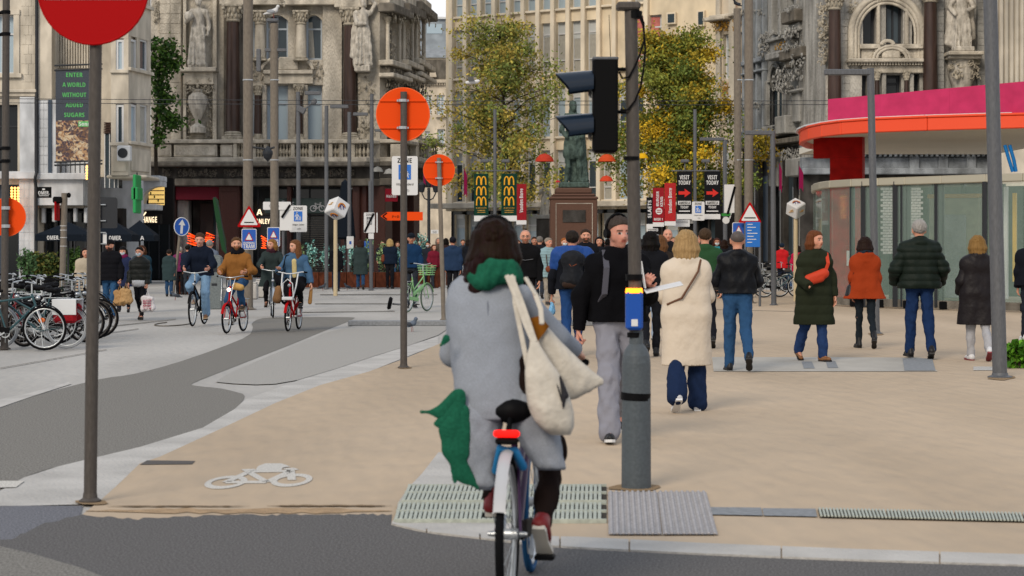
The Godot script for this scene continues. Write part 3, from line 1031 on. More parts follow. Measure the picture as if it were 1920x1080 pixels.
func loft(mb:MB,rows:Array,seg:int,sub:int,amp:float,sd:int)->void:
	var nz:=FastNoiseLite.new()
	nz.seed=sd
	nz.frequency=1.0
	nz.fractal_octaves=3
	var R:=[]
	for i in rows.size()-1:
		for q in (sub+1 if i==rows.size()-2 else sub):
			var f:=float(q)/sub
			var r:=[]
			for e in 4:
				var p0=rows[maxi(i-1,0)][e]
				var p1=rows[i][e]
				var p2=rows[i+1][e]
				var p3=rows[mini(i+2,rows.size()-1)][e]
				if p1 is Vector3:r.append((p1 as Vector3).cubic_interpolate(p2,p0,p3,f))
				else:r.append(cubic_interpolate(p1,p2,p0,p3,f))
			R.append(r)
	var P:=[]
	for i in R.size():
		var ring:=[]
		for k in seg:
			var t:=TAU*k/seg
			var cx:=signf(cos(t))*pow(absf(cos(t)),0.85)
			var cz:=signf(sin(t))*pow(absf(sin(t)),0.85)
			var p:Vector3=R[i][0]+(R[i][3] as Vector3).normalized()*cx*maxf(R[i][1],0.001)+Vector3(0,0,cz*maxf(R[i][2],0.001))
			var o:=((R[i][3] as Vector3).normalized()*cx+Vector3(0,0,cz)).normalized()
			var w:=nz.get_noise_3d(p.x*9.0+p.y*3.0,p.y*4.0-p.x*2.0,p.z*6.0)*amp+nz.get_noise_3d(p.x*26.0+p.y*9.0,p.y*9.0,p.z*15.0+40.0)*amp*0.35
			ring.append(p+o*w)
		P.append(ring)
	var N:=[]
	for i in P.size():
		var ring:=[]
		for k in seg:
			var du:Vector3=P[i][(k+1) % seg]-P[i][(k+seg-1) % seg]
			var dv:Vector3=P[mini(i+1,P.size()-1)][k]-P[maxi(i-1,0)][k]
			var n:=du.cross(dv).normalized()
			if n.dot(P[i][k]-R[i][0])<0.0:n=-n
			ring.append(n)
		N.append(ring)
	for i in P.size()-1:
		for k in seg:
			var k2:=(k+1) % seg
			mb.squad([P[i][k],P[i][k2],P[i+1][k2],P[i+1][k]],[N[i][k],N[i][k2],N[i+1][k2],N[i+1][k]])
	for e in [0,P.size()-1]:
		var d:Vector3=(R[0][0]-R[1][0] if e==0 else R[e][0]-R[e-1][0]).normalized()
		for k in seg:mb.tri(R[e][0],P[e][k],P[e][(k+1) % seg],d,d,d)
func sheath(parent:Node,called:String,pts:Array,r:float,m:Material)->void:
	var mb:=MB.new()
	mb.tube(pts,r,6)
	obj(called,mb,m,parent)
func gpoly(px:Array,h:float)->MB:
	var mb:=MB.new()
	var poly:=PackedVector2Array()
	for p in px:
		var w:=G(p[0],p[1])
		poly.append(Vector2(w.x,w.z))
	var ix:=Geometry2D.triangulate_polygon(poly)
	for i in range(0,ix.size(),3):
		mb.tri(Vector3(poly[ix[i]].x,h,poly[ix[i]].y),Vector3(poly[ix[i+1]].x,h,poly[ix[i+1]].y),Vector3(poly[ix[i+2]].x,h,poly[ix[i+2]].y),Vector3.UP,Vector3.UP,Vector3.UP)
	return mb
func smooth(px:Array,n:=4)->Array:
	var out:=[]
	for i in px.size()-1:
		var p0:=Vector2(px[maxi(i-1,0)][0],px[maxi(i-1,0)][1])
		var p1:=Vector2(px[i][0],px[i][1])
		var p2:=Vector2(px[i+1][0],px[i+1][1])
		var p3:=Vector2(px[mini(i+2,px.size()-1)][0],px[mini(i+2,px.size()-1)][1])
		for k in n:
			var q:=p1.cubic_interpolate(p2,p0,p3,float(k)/n)
			out.append([q.x,q.y])
	out.append(px[-1])
	return out
func build_ground()->void:
	var base:=MB.new()
	base.quad(Vector3(-900,-0.012,60),Vector3(900,-0.012,60),Vector3(900,-0.012,-1400),Vector3(-900,-0.012,-1400),Vector3.UP)
	struct("ground",base,M.concrete)
	var kerb_low:=smooth([[733,985],[800,1000],[900,1012],[1050,1028],[1300,1041],[1600,1053],[1920,1063],[2300,1073]])
	var near_edge:=[[-600,1000],[-200,1015],[20,1012],[75,985],[155,965],[250,974],[420,966],[735,965]]
	var rj:=RandomNumberGenerator.new()
	rj.seed=9
	var rough_edge:=[]
	for i in near_edge.size()-1:
		var m:=maxi(1,int(absf(near_edge[i+1][0]-near_edge[i][0])/9.0)) if near_edge[i][0]>=0 else 1
		for q in m:rough_edge.append([lerpf(near_edge[i][0],near_edge[i+1][0],float(q)/m),lerpf(near_edge[i][1],near_edge[i+1][1],float(q)/m)+(rj.randf_range(-2.2,2.2) if q>0 else 0.0)])
	rough_edge.append(near_edge[-1])
	var road:=rough_edge.duplicate()
	road.append_array(kerb_low)
	road.append_array([[3600,1090],[9000,2600],[-7000,2600]])
	struct("road",gpoly(road,0.002),M.asphalt)
	struct("road_patch",gpoly([[-500,947],[155,947],[150,966],[75,986],[20,1011],[-200,1014],[-500,1003]],-0.004),M.asphalt_blue)
	struct("road_patch",gpoly([[-800,1040],[-100,1022],[0,1026],[60,1040],[150,1066],[260,1110],[420,1300],[-1500,1300]],0.006),M.asphalt_pale)
	var left_b:=[[150,968],[186,940],[225,905],[262,869],[300,856],[420,801],[515,756],[600,722],[690,697],[760,672],[822,645],[890,618],[985,585],[1020,562],[1030,545]]
	var beige:=left_b.duplicate()
	beige.append_array([[1300,538],[1560,548],[2300,560],[2900,700],[2600,1080]])
	for i in range(kerb_low.size()-1,-1,-1):beige.append([kerb_low[i][0],kerb_low[i][1]-1.0])
	beige.append_array([[735,969],[420,972],[250,980]])
	struct("footway",gpoly(beige,0.0),M.beige)
	var rs:=RandomNumberGenerator.new()
	rs.seed=12
	for e in [[160,735,954,964,"beige_stain"],[200,470,949.6,952,"rust_dark"],[500,735,948.4,951.4,"rust_dark"]]:
		var up:=[]
		var dn:=[]
		for i in 25:
			var f:=i/24.0
			var taper:=clampf(minf(f,1.0-f)*6.0,0.12,1.0)
			var mid:float=(e[2]+e[3])*0.5
			up.append([lerpf(e[0],e[1],f),mid-(mid-e[2])*taper*rs.randf_range(0.4,1.25)])
			dn.push_front([lerpf(e[0],e[1],f),mid+(e[3]-mid)*taper*rs.randf_range(0.4,1.25)])
		if not M.has("rust_dark"):mk("rust_dark","988267",0.93,"speck",Vector3(0.6,0.6,0.6))
		struct("footway_stain",gpoly(up+dn,0.004 if e[4]=="beige_stain" else 0.007),M[e[4]])
	struct("footway_stain",gpoly([[262,872],[276,864],[366,865],[360,871]],0.004),M.pole_dark)
	var rr:=RandomNumberGenerator.new()
	rr.seed=3
	for e in [[1192,915,48],[1876,709,28],[1642,627,16],[172,943,34],[758,690,14]]:
		var pts:=[]
		for i in 14:pts.append([e[0]+cos(TAU*i/14)*e[2]*rr.randf_range(0.75,1.2),e[1]+sin(TAU*i/14)*e[2]*0.16*rr.randf_range(0.75,1.2)])
		struct("rust_stain",gpoly(pts,0.006),mk("rust_%d" % e[0],"aa9070",0.93,"speck",Vector3(1.5,1.5,1.5)))
	var cyc:=smooth([[-700,1060],[-300,985],[0,918],[45,893],[110,872],[200,852],[262,836],[380,800],[440,765],[458,745],[456,738]],3)
	cyc.append_array(smooth([[456,737],[415,727],[368,722],[364,716],[430,690],[540,647],[612,618],[648,604],[663,597],[655,594],[560,594],[492,596],[472,606],[474,614],[455,634],[340,676],[250,700],[185,710],[60,742],[0,764],[-300,850],[-900,980]],3))
	struct("cycle_road",gpoly(cyc,-0.008),M.asphalt_pale)
	struct("paving_strip",gpoly([[-200,770],[0,748],[60,735],[128,716],[134,719],[64,741],[0,763],[-200,800]],-0.004),M.concrete_pale)
	var strip:=[[-700,1075],[-300,1000],[0,948],[168,944],[186,940],[262,869],[300,856],[420,801],[515,756],[600,722],[690,697],[822,645],[822,630],[700,668],[560,712],[460,748],[440,766],[380,801],[262,837],[110,873],[45,894],[0,919],[-300,986],[-700,1062]]
	struct("paving_strip",gpoly(strip,-0.004),M.concrete_pale)
	struct("sett_paving",gpoly(smooth([[405,716],[480,721],[560,712],[700,668],[822,628],[830,604],[655,612],[560,645],[440,695],[405,716]],2),0.0),M.concrete_sett)
	struct("road_marking",gpoly([[-40,902],[46,902],[30,914],[-60,916]],0.002),M.paint_white)
	struct("paving_slab",gpoly([[822,849],[792,888],[765,916],[746,944],[742,966],[733,985],[900,1004],[985,1005],[985,849]],0.004),M.concrete_pale)
	struct("stone_band",gpoly([[1335,670],[1728,671],[1758,697],[1338,697]],0.006),mk("band_stone","a9a59d",0.9,"even",Vector3(0.2,0.2,0.1)))
	for e in [[1503,1528,679,692],[1548,1572,678,691],[1692,1754,673,696]]:
		struct("paving_stone",gpoly([[e[0],e[2]],[e[1]-6,e[2]],[e[1],e[3]],[e[0]+4,e[3]]],0.010),M.bluestone)
	struct("paving_slab",gpoly([[1825,688],[1868,688],[1872,695],[1825,695]],0.006),M.concrete_pale)
	var kl:=[733,800,900,1050,1180,1465,1762,2100]
	for i in kl.size()-1:
		var mb:=MB.new()
		var top:=[]
		for j in 5:
			var x:float=lerpf(kl[i]+1.5,kl[i+1]-1.5,j/4.0)
			top.append([x,kerb_at(x)])
		var a:=[]
		var b:=[]
		for p in top:
			b.append(G(p[0],p[1],0.012))
			a.append(G(p[0],p[1]-clampf((p[0]-700.0)*0.05,3.0,19.0),0.014))
		for j in 4:
			mb.quad(a[j],a[j+1],b[j+1],b[j],Vector3.UP)
			var dn:=Vector3(0,-0.12,0)
			mb.quad(b[j],b[j+1],b[j+1]+dn,b[j]+dn,Vector3.BACK)
			mb.quad(a[j],a[j+1],a[j+1]+dn,a[j]+dn,Vector3.FORWARD)
		struct("kerb_stone",mb,M.concrete_pale)
	for s in [[1140,1232,1141,1241],[1233,1324,1243,1346]]:
		var a:=G(s[0],925,0.010);var b:=G(s[1],925,0.010);var c:=G(s[3],1005,0.010);var d:=G(s[2],1005,0.010)
		var slab:=MB.new()
		slab.quad(a,b,c,d,Vector3.UP)
		var so:=struct("tactile_slab",slab,M.tactile)
		for i in 9:
			var t:=(i+0.5)/9.0
			var rb:=MB.new()
			rb.bar(a.lerp(b,t)+Vector3(0,0.003,0),d.lerp(c,t)+Vector3(0,0.003,0),0.019,0.014,0.005)
			obj("rib",rb,M.tactile,so)
	for s in [[765,1137,752,1137,915,945],[747,1137,738,1137,949,981]]:
		var a:=G(s[0],s[4],0.010);var b:=G(s[1],s[4],0.010);var c:=G(s[3],s[5],0.010);var d:=G(s[2],s[5],0.010)
		var pit:=MB.new()
		pit.quad(a,b,c,d,Vector3.UP)
		var go:=struct("grate",pit,M.dark_slot)
		for i in 46:
			var t:=(i+0.5)/46.0
			if i % 23==22:continue
			for half in [[0.03,0.45],[0.52,0.96]]:
				var rb:=MB.new()
				var p0:Vector3=a.lerp(b,t).lerp(d.lerp(c,t),half[0])
				var p1:Vector3=a.lerp(b,t).lerp(d.lerp(c,t),half[1])
				rb.bar(p0+Vector3(0,0.008,0),p1+Vector3(0,0.008,0),a.distance_to(b)/46.0*0.74,0.014,0.003)
				obj("bar",rb,M.grate,go)
		var fr:=MB.new()
		fr.bar(a,b,0.02,0.03);fr.bar(d,c,0.02,0.03);fr.bar(a.lerp(d,0.485),b.lerp(c,0.485),0.03,0.032)
		obj("frame",fr,M.grate,go)
	var x0:=1330.0
	for i in 4:
		var x1:float=x0+[98.0,102.0,1.0,0.0][i]
		if i<2:
			var mb:=gpoly([[x0+1,953+i*2],[x1-1,954+i*2],[x1+2,969+i*2],[x0+4,967+i*2]],0.008)
			struct("drain_stone",mb,M.bluestone)
		x0=x1
	for seg in 4:
		var xa:=1533.0+seg*128.0
		var ya:=957.0+seg*3.0
		var a:=G(xa,ya,0.008);var b:=G(xa+126,ya+3,0.008);var c:=G(xa+132,ya+18,0.008);var d:=G(xa+4,ya+15,0.008)
		var pit:=MB.new()
		pit.quad(a,b,c,d,Vector3.UP)
		var go:=struct("drain",pit,M.dark_slot)
		for i in 19:
			var t:=(i+0.5)/19.0
			var rb:=MB.new()
			rb.bar(a.lerp(b,t)+Vector3(0,0.006,0),d.lerp(c,t)+Vector3(0,0.006,0),0.013,0.010,0.002)
			obj("bar",rb,M.grate,go)
	var bm:=MB.new()
	bm.xf=Transform3D(Basis(Vector3(1,0,0),Vector3(0,0,-1),Vector3(0,1,0)),Vector3(0,0.003,0))
	var o:=G(487,903)
	var sc:=F/GD(903)
	for w in [[424,905],[547,901]]:
		var c:=G(w[0],w[1])
		for i in 28:
			var t0:=TAU*i/28
			var t1:=TAU*(i+1)/28
			bm.prism(PackedVector2Array([Vector2(c.x+cos(t0)*0.135,-c.z+sin(t0)*0.36),Vector2(c.x+cos(t1)*0.135,-c.z+sin(t1)*0.36),Vector2(c.x+cos(t1)*0.095,-c.z+sin(t1)*0.22),Vector2(c.x+cos(t0)*0.095,-c.z+sin(t0)*0.22)]),0.0,0.002)
	for l in [[424,905,468,885],[468,885,545,884],[468,887,500,905],[500,905,545,884],[545,882,547,901],[455,883,480,882],[535,881,556,880],[424,905,500,905]]:
		var p:=G(l[0],l[1]);var q:=G(l[2],l[3])
		var a:=Vector2(p.x,-p.z);var b:=Vector2(q.x,-q.z)
		var nn:=(b-a).orthogonal().normalized()*0.028
		if absf((b-a).y)<absf((b-a).x):nn*=2.2
		bm.prism(PackedVector2Array([a+nn,b+nn,b-nn,a-nn]),0.0,0.0025)
	struct("cycle_marking",bm,M.paint_white)
	var am:=gpoly([[478,884],[484,875],[497,870],[528,870],[544,876],[530,878],[527,884]],0.005)
	struct("arrow_marking",am,M.paint_white)
	var st:=MB.new()
	var s0:=G(652,611);var s1:=G(1010,600)
	st.span(Vector3(s0.x,0.0,s0.z),Vector3(s1.x+1.5,0.10,s0.z-0.35),0.01)
	struct("kerb_step",st,M.bluestone)
	for g in [[590,569,760,569],[560,585,740,583],[200,612,330,598],[130,634,260,616],[0,690,200,655],[880,575,1020,575],[600,552,820,552],[1240,578,1500,584]]:
		var jm:=gpoly([[g[0],g[1]],[g[2],g[3]],[g[2],g[3]+0.7],[g[0],g[1]+0.9]],0.003)
		struct("paving_joint",jm,M.stone_soot)
	var ring:=MB.new()
	var rc:=G(325,607)
	var rp:=[]
	for i in 20:rp.append(rc+Vector3(cos(PI*1.5*i/19-0.9)*0.33,0.0,sin(PI*1.5*i/19-0.9)*1.1))
	ring.tube(rp,0.012,5)
	struct("rail_groove",ring,M.stone_soot)
func kerb_at(x:float)->float:
	var p:=[[733,985],[800,1000],[900,1012],[1050,1028],[1300,1041],[1600,1053],[1920,1063],[2300,1073]]
	for i in p.size()-1:
		if x<=p[i+1][0]:return lerpf(p[i][1],p[i+1][1],(x-p[i][0])/float(p[i+1][0]-p[i][0]))
	return 1073.0
func frame(pl:float,dl:float,pr:float,dr:float)->Transform3D:
	var a:=Vector3(XM(pl,dl),0,-dl)
	var b:=Vector3(XM(pr,dr),0,-dr)
	var e:=(b-a).normalized()
	return Transform3D(Basis(e,Vector3.UP,e.cross(Vector3.UP)),a)
func dep(fr:Transform3D,px:float)->float:
	var k:=(px-960.0)/F
	var e:=fr.basis.x
	var a:=fr.origin
	return (a.x*e.z-a.z*e.x)/(k*e.z+e.x)
func U(fr:Transform3D,px:float)->float:
	var d:=dep(fr,px)
	return (Vector3(XM(px,d),0,-d)-fr.origin).dot(fr.basis.x)
func V(fr:Transform3D,px:float,py:float)->float:
	return YM(py,dep(fr,px))
func fm(t:Node3D,fr:Transform3D)->MB:
	var mb:=MB.new()
	mb.xf=Transform3D(Basis(),-t.position)*fr
	return mb
func fb(t:Node3D,called:String,fr:Transform3D,x0:float,y0:float,x1:float,y1:float,o0:float,o1:float,m:Material,bev:=0.0,parent:Node=null)->MeshInstance3D:
	var mb:=fm(t,fr)
	var xm:=(x0+x1)*0.5
	mb.span(Vector3(U(fr,x0),V(fr,xm,y1),o0),Vector3(U(fr,x1),V(fr,xm,y0),o1),bev)
	return obj(called,mb,m,parent if parent else t)
func facade(t:Node3D,fr:Transform3D,u0:float,y0:float,u1:float,y1:float,holes:Array,m:Material,deep:=0.3,thick:=0.6,called:="wall")->MeshInstance3D:
	var mb:=fm(t,fr)
	var us:=[u0,u1]
	var ys:=[y0,y1]
	for h in holes:
		us.append(clampf(h[0],u0,u1));us.append(clampf(h[2],u0,u1));ys.append(clampf(h[1],y0,y1));ys.append(clampf(h[3],y0,y1))
	us.sort();ys.sort()
	for i in us.size()-1:
		if us[i+1]-us[i]<1e-4:continue
		for j in ys.size()-1:
			if ys[j+1]-ys[j]<1e-4:continue
			var cu:float=(us[i]+us[i+1])*0.5
			var cy:float=(ys[j]+ys[j+1])*0.5
			var inside:=false
			for h in holes:
				if cu>h[0] and cu<h[2] and cy>h[1] and cy<h[3]:inside=true
			if not inside:mb.quad(Vector3(us[i],ys[j],0),Vector3(us[i+1],ys[j],0),Vector3(us[i+1],ys[j+1],0),Vector3(us[i],ys[j+1],0),Vector3(0,0,1))
	for h in holes:
		var a:=Vector3(h[0],h[1],0);var b:=Vector3(h[2],h[1],0);var c:=Vector3(h[2],h[3],0);var d:=Vector3(h[0],h[3],0)
		var q:=Vector3(0,0,-deep)
		mb.quad(a,b,b+q,a+q,Vector3.UP);mb.quad(d,c,c+q,d+q,Vector3.DOWN)
		mb.quad(a,d,d+q,a+q,Vector3.RIGHT);mb.quad(b,c,c+q,b+q,Vector3.LEFT)
	var bk:=Vector3(0,0,-thick)
	var A:=Vector3(u0,y0,0);var Bq:=Vector3(u1,y0,0);var Cq:=Vector3(u1,y1,0);var Dq:=Vector3(u0,y1,0)
	mb.quad(A,Dq,Dq+bk,A+bk,Vector3.LEFT);mb.quad(Bq,Cq,Cq+bk,Bq+bk,Vector3.RIGHT);mb.quad(Dq,Cq,Cq+bk,Dq+bk,Vector3.UP)
	mb.quad(A+bk,Bq+bk,Cq+bk,Dq+bk,Vector3.FORWARD)
	return obj(called,mb,m,t)
func window(t:Node3D,fr:Transform3D,h:Array,fmat:Material,pmat:Material,nx:=1,ny:=1,back:=0.18,fw:=0.07,arch:=0.0)->MeshInstance3D:
	var mb:=fm(t,fr)
	var zz:=-back
	for i in nx+1:
		var u:=lerpf(h[0],h[2],float(i)/nx)
		var w:=fw if i==0 or i==nx else fw*0.7
		var uc:=clampf(u,h[0]+w*0.5,h[2]-w*0.5)
		mb.box(Vector3(uc,(h[1]+h[3])*0.5,zz+0.03),Vector3(w,h[3]-h[1],0.06))
	for j in ny+1:
		var y:=lerpf(h[1],h[3],float(j)/ny)
		if ny==2 and j==1:y=lerpf(h[1],h[3],0.68)
		var w:=fw if j==0 or j==ny else fw*0.8
		var yc:=clampf(y,h[1]+w*0.5,h[3]-w*0.5)
		mb.box(Vector3((h[0]+h[2])*0.5,yc,zz+0.034),Vector3(h[2]-h[0]-0.004,w,0.062))
	var o:=obj("window",mb,fmat,t)
	var pm:=fm(t,fr)
	pm.box(Vector3((h[0]+h[2])*0.5,(h[1]+h[3])*0.5,zz-0.01),Vector3(h[2]-h[0],h[3]-h[1],0.02))
	obj("pane",pm,pmat,o)
	return o
func hole(fr:Transform3D,x0:float,y0:float,x1:float,y1:float)->Array:
	var xm:=(x0+x1)*0.5
	return [U(fr,x0),V(fr,xm,y1),U(fr,x1),V(fr,xm,y0)]
func leafy(mb:MB,ct:Vector3,s:Vector3,n:int,r:float,rg:RandomNumberGenerator)->void:
	for i in int(n*1.5):
		var p:=ct+Vector3(rg.randf_range(-0.5,0.5)*s.x,rg.randf_range(-0.5,0.5)*s.y,rg.randf_range(-0.5,0.5)*s.z)
		var q:=r*rg.randf_range(0.35,0.9)
		if i % 3 !=0:
			var pts:=[]
			var rot:=rg.randf_range(0,TAU)
			for k in 6:
				var a:=rot+k*0.9
				pts.append(p+Vector3(cos(a),sin(a),0.12*k)*q*(1.6-k*0.22))
			mb.tube(pts,q*0.36,5)
		else:
			mb.ell(p,Vector3(q,q*rg.randf_range(0.7,1.8),q*0.8),6,4)
func carve(t:Node3D,called:String,fr:Transform3D,x0:float,y0:float,x1:float,y1:float,o0:float,o1:float,n:int,r:float,m:Material,sd:int)->MeshInstance3D:
	var rg:=RandomNumberGenerator.new()
	rg.seed=sd
	var mb:=fm(t,fr)
	var xm:=(x0+x1)*0.5
	var a:=Vector3(U(fr,x0),V(fr,xm,y1),o0)
	var b:=Vector3(U(fr,x1),V(fr,xm,y0),o1)
	leafy(mb,(a+b)*0.5,(b-a).abs(),n,r,rg)
	return obj(called,mb,m,t)
func column(t:Node3D,fr:Transform3D,px:float,w:float,y0:float,y1:float,capy:float,basey:float,out:float,m:Material,cm:Material,seg:=14)->void:
	var u:=U(fr,px)
	var r:=w/F*dep(fr,px)*0.5
	var a:=V(fr,px,y1);var b:=V(fr,px,y0)
	var mb:=fm(t,fr)
	mb.lathe([Vector2(r*1.05,a),Vector2(r*1.05,a+(b-a)*0.33),Vector2(r*0.9,b)],Vector3(u,0,out),seg)
	var sh:=obj("column",mb,m,t)
	var ct:=V(fr,px,capy)
	var cb:=fm(t,fr)
	var hc:=ct-b
	cb.lathe([Vector2(r*0.95,b),Vector2(r*1.12,b+hc*0.06),Vector2(r*0.98,b+hc*0.12),Vector2(r*1.15,b+hc*0.55),Vector2(r*1.5,b+hc*0.84)],Vector3(u,0,out),seg)
	cb.box(Vector3(u,b+hc*0.92,out),Vector3(r*3.1,hc*0.16,r*3.1),r*0.1)
	for k in 12:
		var ang:=TAU*k/12.0
		for lv in 2:
			var rr:=r*(1.12+0.22*lv)
			cb.ell(Vector3(u+sin(ang+lv*0.26)*rr,b+hc*(0.36+0.27*lv),out+cos(ang+lv*0.26)*rr),Vector3(r*0.22,hc*0.17,r*0.22),6,4)
	for s in [-1.0,1.0]:
		for s2 in [-1.0,1.0]:cb.ell(Vector3(u+s*r*1.25,b+hc*0.76,out+s2*r*1.25),Vector3.ONE*r*0.32,7,5)
	obj("capital",cb,cm,sh)
	var bs:=V(fr,px,basey)
	var bb:=fm(t,fr)
	var hb:=a-bs
	bb.lathe([Vector2(r*1.35,bs+hb*0.45),Vector2(r*1.45,bs+hb*0.6),Vector2(r*1.2,bs+hb*0.72),Vector2(r*1.28,bs+hb*0.86),Vector2(r*1.05,a)],Vector3(u,0,out),seg)
	bb.box(Vector3(u,bs+hb*0.225,out),Vector3(r*3.0,hb*0.45,r*3.0),r*0.08)
	obj("base",bb,cm,sh)
func robed(h:float,v:=0)->Array:
	var k:=h/1.75
	var l:=[]
	cap(l,Vector3(0,1.62,0.02)*k,Vector3(0,1.58,0.04)*k,0.085*k,0.07*k)
	cap(l,Vector3(0,1.68,-0.02)*k,Vector3(0,1.66,-0.03)*k,0.085*k)
	cap(l,Vector3(0,1.54,0)*k,Vector3(0,1.42,0)*k,0.055*k)
	cap(l,Vector3(-0.15,1.38,0)*k,Vector3(0.15,1.38,0)*k,0.085*k,-1,0.8)
	cap(l,Vector3(0,1.3,0.01)*k,Vector3(0,0.95,0.0)*k,0.14*k,0.15*k,0.8)
	cap(l,Vector3(-0.05,0.95,0)*k,Vector3(-0.11,0.06,0.02)*k,0.14*k,0.16*k,0.85)
	cap(l,Vector3(0.05,0.95,0.03)*k,Vector3(0.10,0.06,0.08)*k,0.13*k,0.13*k,0.85)
	for i in 5:cap(l,Vector3(-0.14+0.07*i,0.95-0.05*(i % 2),0.12)*k,Vector3(-0.2+0.1*i,0.06,0.17)*k,0.018*k,0.035*k)
	if v==0:
		cap(l,Vector3(-0.2,1.36,0.02)*k,Vector3(-0.29,1.12,0.06)*k,0.06*k,0.05*k)
		cap(l,Vector3(-0.29,1.12,0.06)*k,Vector3(-0.22,1.2,0.22)*k,0.05*k,0.04*k)
		cap(l,Vector3(-0.2,1.24,0.22)*k,Vector3(-0.2,1.26,0.2)*k,0.12*k)
		cap(l,Vector3(0.2,1.36,0)*k,Vector3(0.27,1.05,-0.02)*k,0.06*k,0.05*k)
		cap(l,Vector3(0.27,1.05,-0.02)*k,Vector3(0.24,0.8,0.06)*k,0.05*k,0.045*k)
	elif v==1:
		cap(l,Vector3(0.2,1.38,0)*k,Vector3(0.3,1.6,0.05)*k,0.06*k,0.05*k)
		cap(l,Vector3(0.3,1.6,0.05)*k,Vector3(0.16,1.78,0.06)*k,0.05*k,0.04*k)
		cap(l,Vector3(-0.2,1.36,0)*k,Vector3(-0.2,1.08,0.1)*k,0.06*k,0.05*k)
		cap(l,Vector3(-0.2,1.08,0.1)*k,Vector3(0.02,1.08,0.18)*k,0.05*k,0.04*k)
		for i in 4:cap(l,Vector3(-0.2+0.02*i,1.2-0.1*i,-0.1)*k,Vector3(-0.26+0.04*i,0.3,-0.1)*k,0.05*k,0.07*k)
	else:
		cap(l,Vector3(0.2,1.36,0)*k,Vector3(0.28,1.1,0.06)*k,0.07*k,0.06*k)
		cap(l,Vector3(0.28,1.1,0.06)*k,Vector3(0.12,1.02,0.2)*k,0.06*k,0.045*k)
		cap(l,Vector3(-0.2,1.36,0)*k,Vector3(-0.3,1.12,0.0)*k,0.07*k,0.06*k)
		cap(l,Vector3(-0.3,1.12,0)*k,Vector3(-0.2,0.92,0.14)*k,0.06*k,0.045*k)
		cap(l,Vector3(-0.22,1.3,-0.1)*k,Vector3(-0.3,0.25,-0.08)*k,0.09*k,0.12*k)
		cap(l,Vector3(0.22,1.3,-0.1)*k,Vector3(0.26,0.4,-0.08)*k,0.09*k,0.10*k)
	return l
func stone_figure(t:Node3D,fr:Transform3D,px:float,foot:float,head:float,out:float,v:int,m:Material,turn:=0.0)->void:
	var h:=V(fr,px,head)-V(fr,px,foot)
	var o:=sdf("statue",[grid(robed(h,v),maxf(0.035,h*0.018),0.02,Color.WHITE,[],{"wob":0.05,"wfreq":3.0,"fold":0.0})],m,t)
	o.transform=Transform3D(Basis(),-t.position)*fr*Transform3D(Basis(Vector3.UP,turn),Vector3(U(fr,px),V(fr,px,foot)-0.03,out))
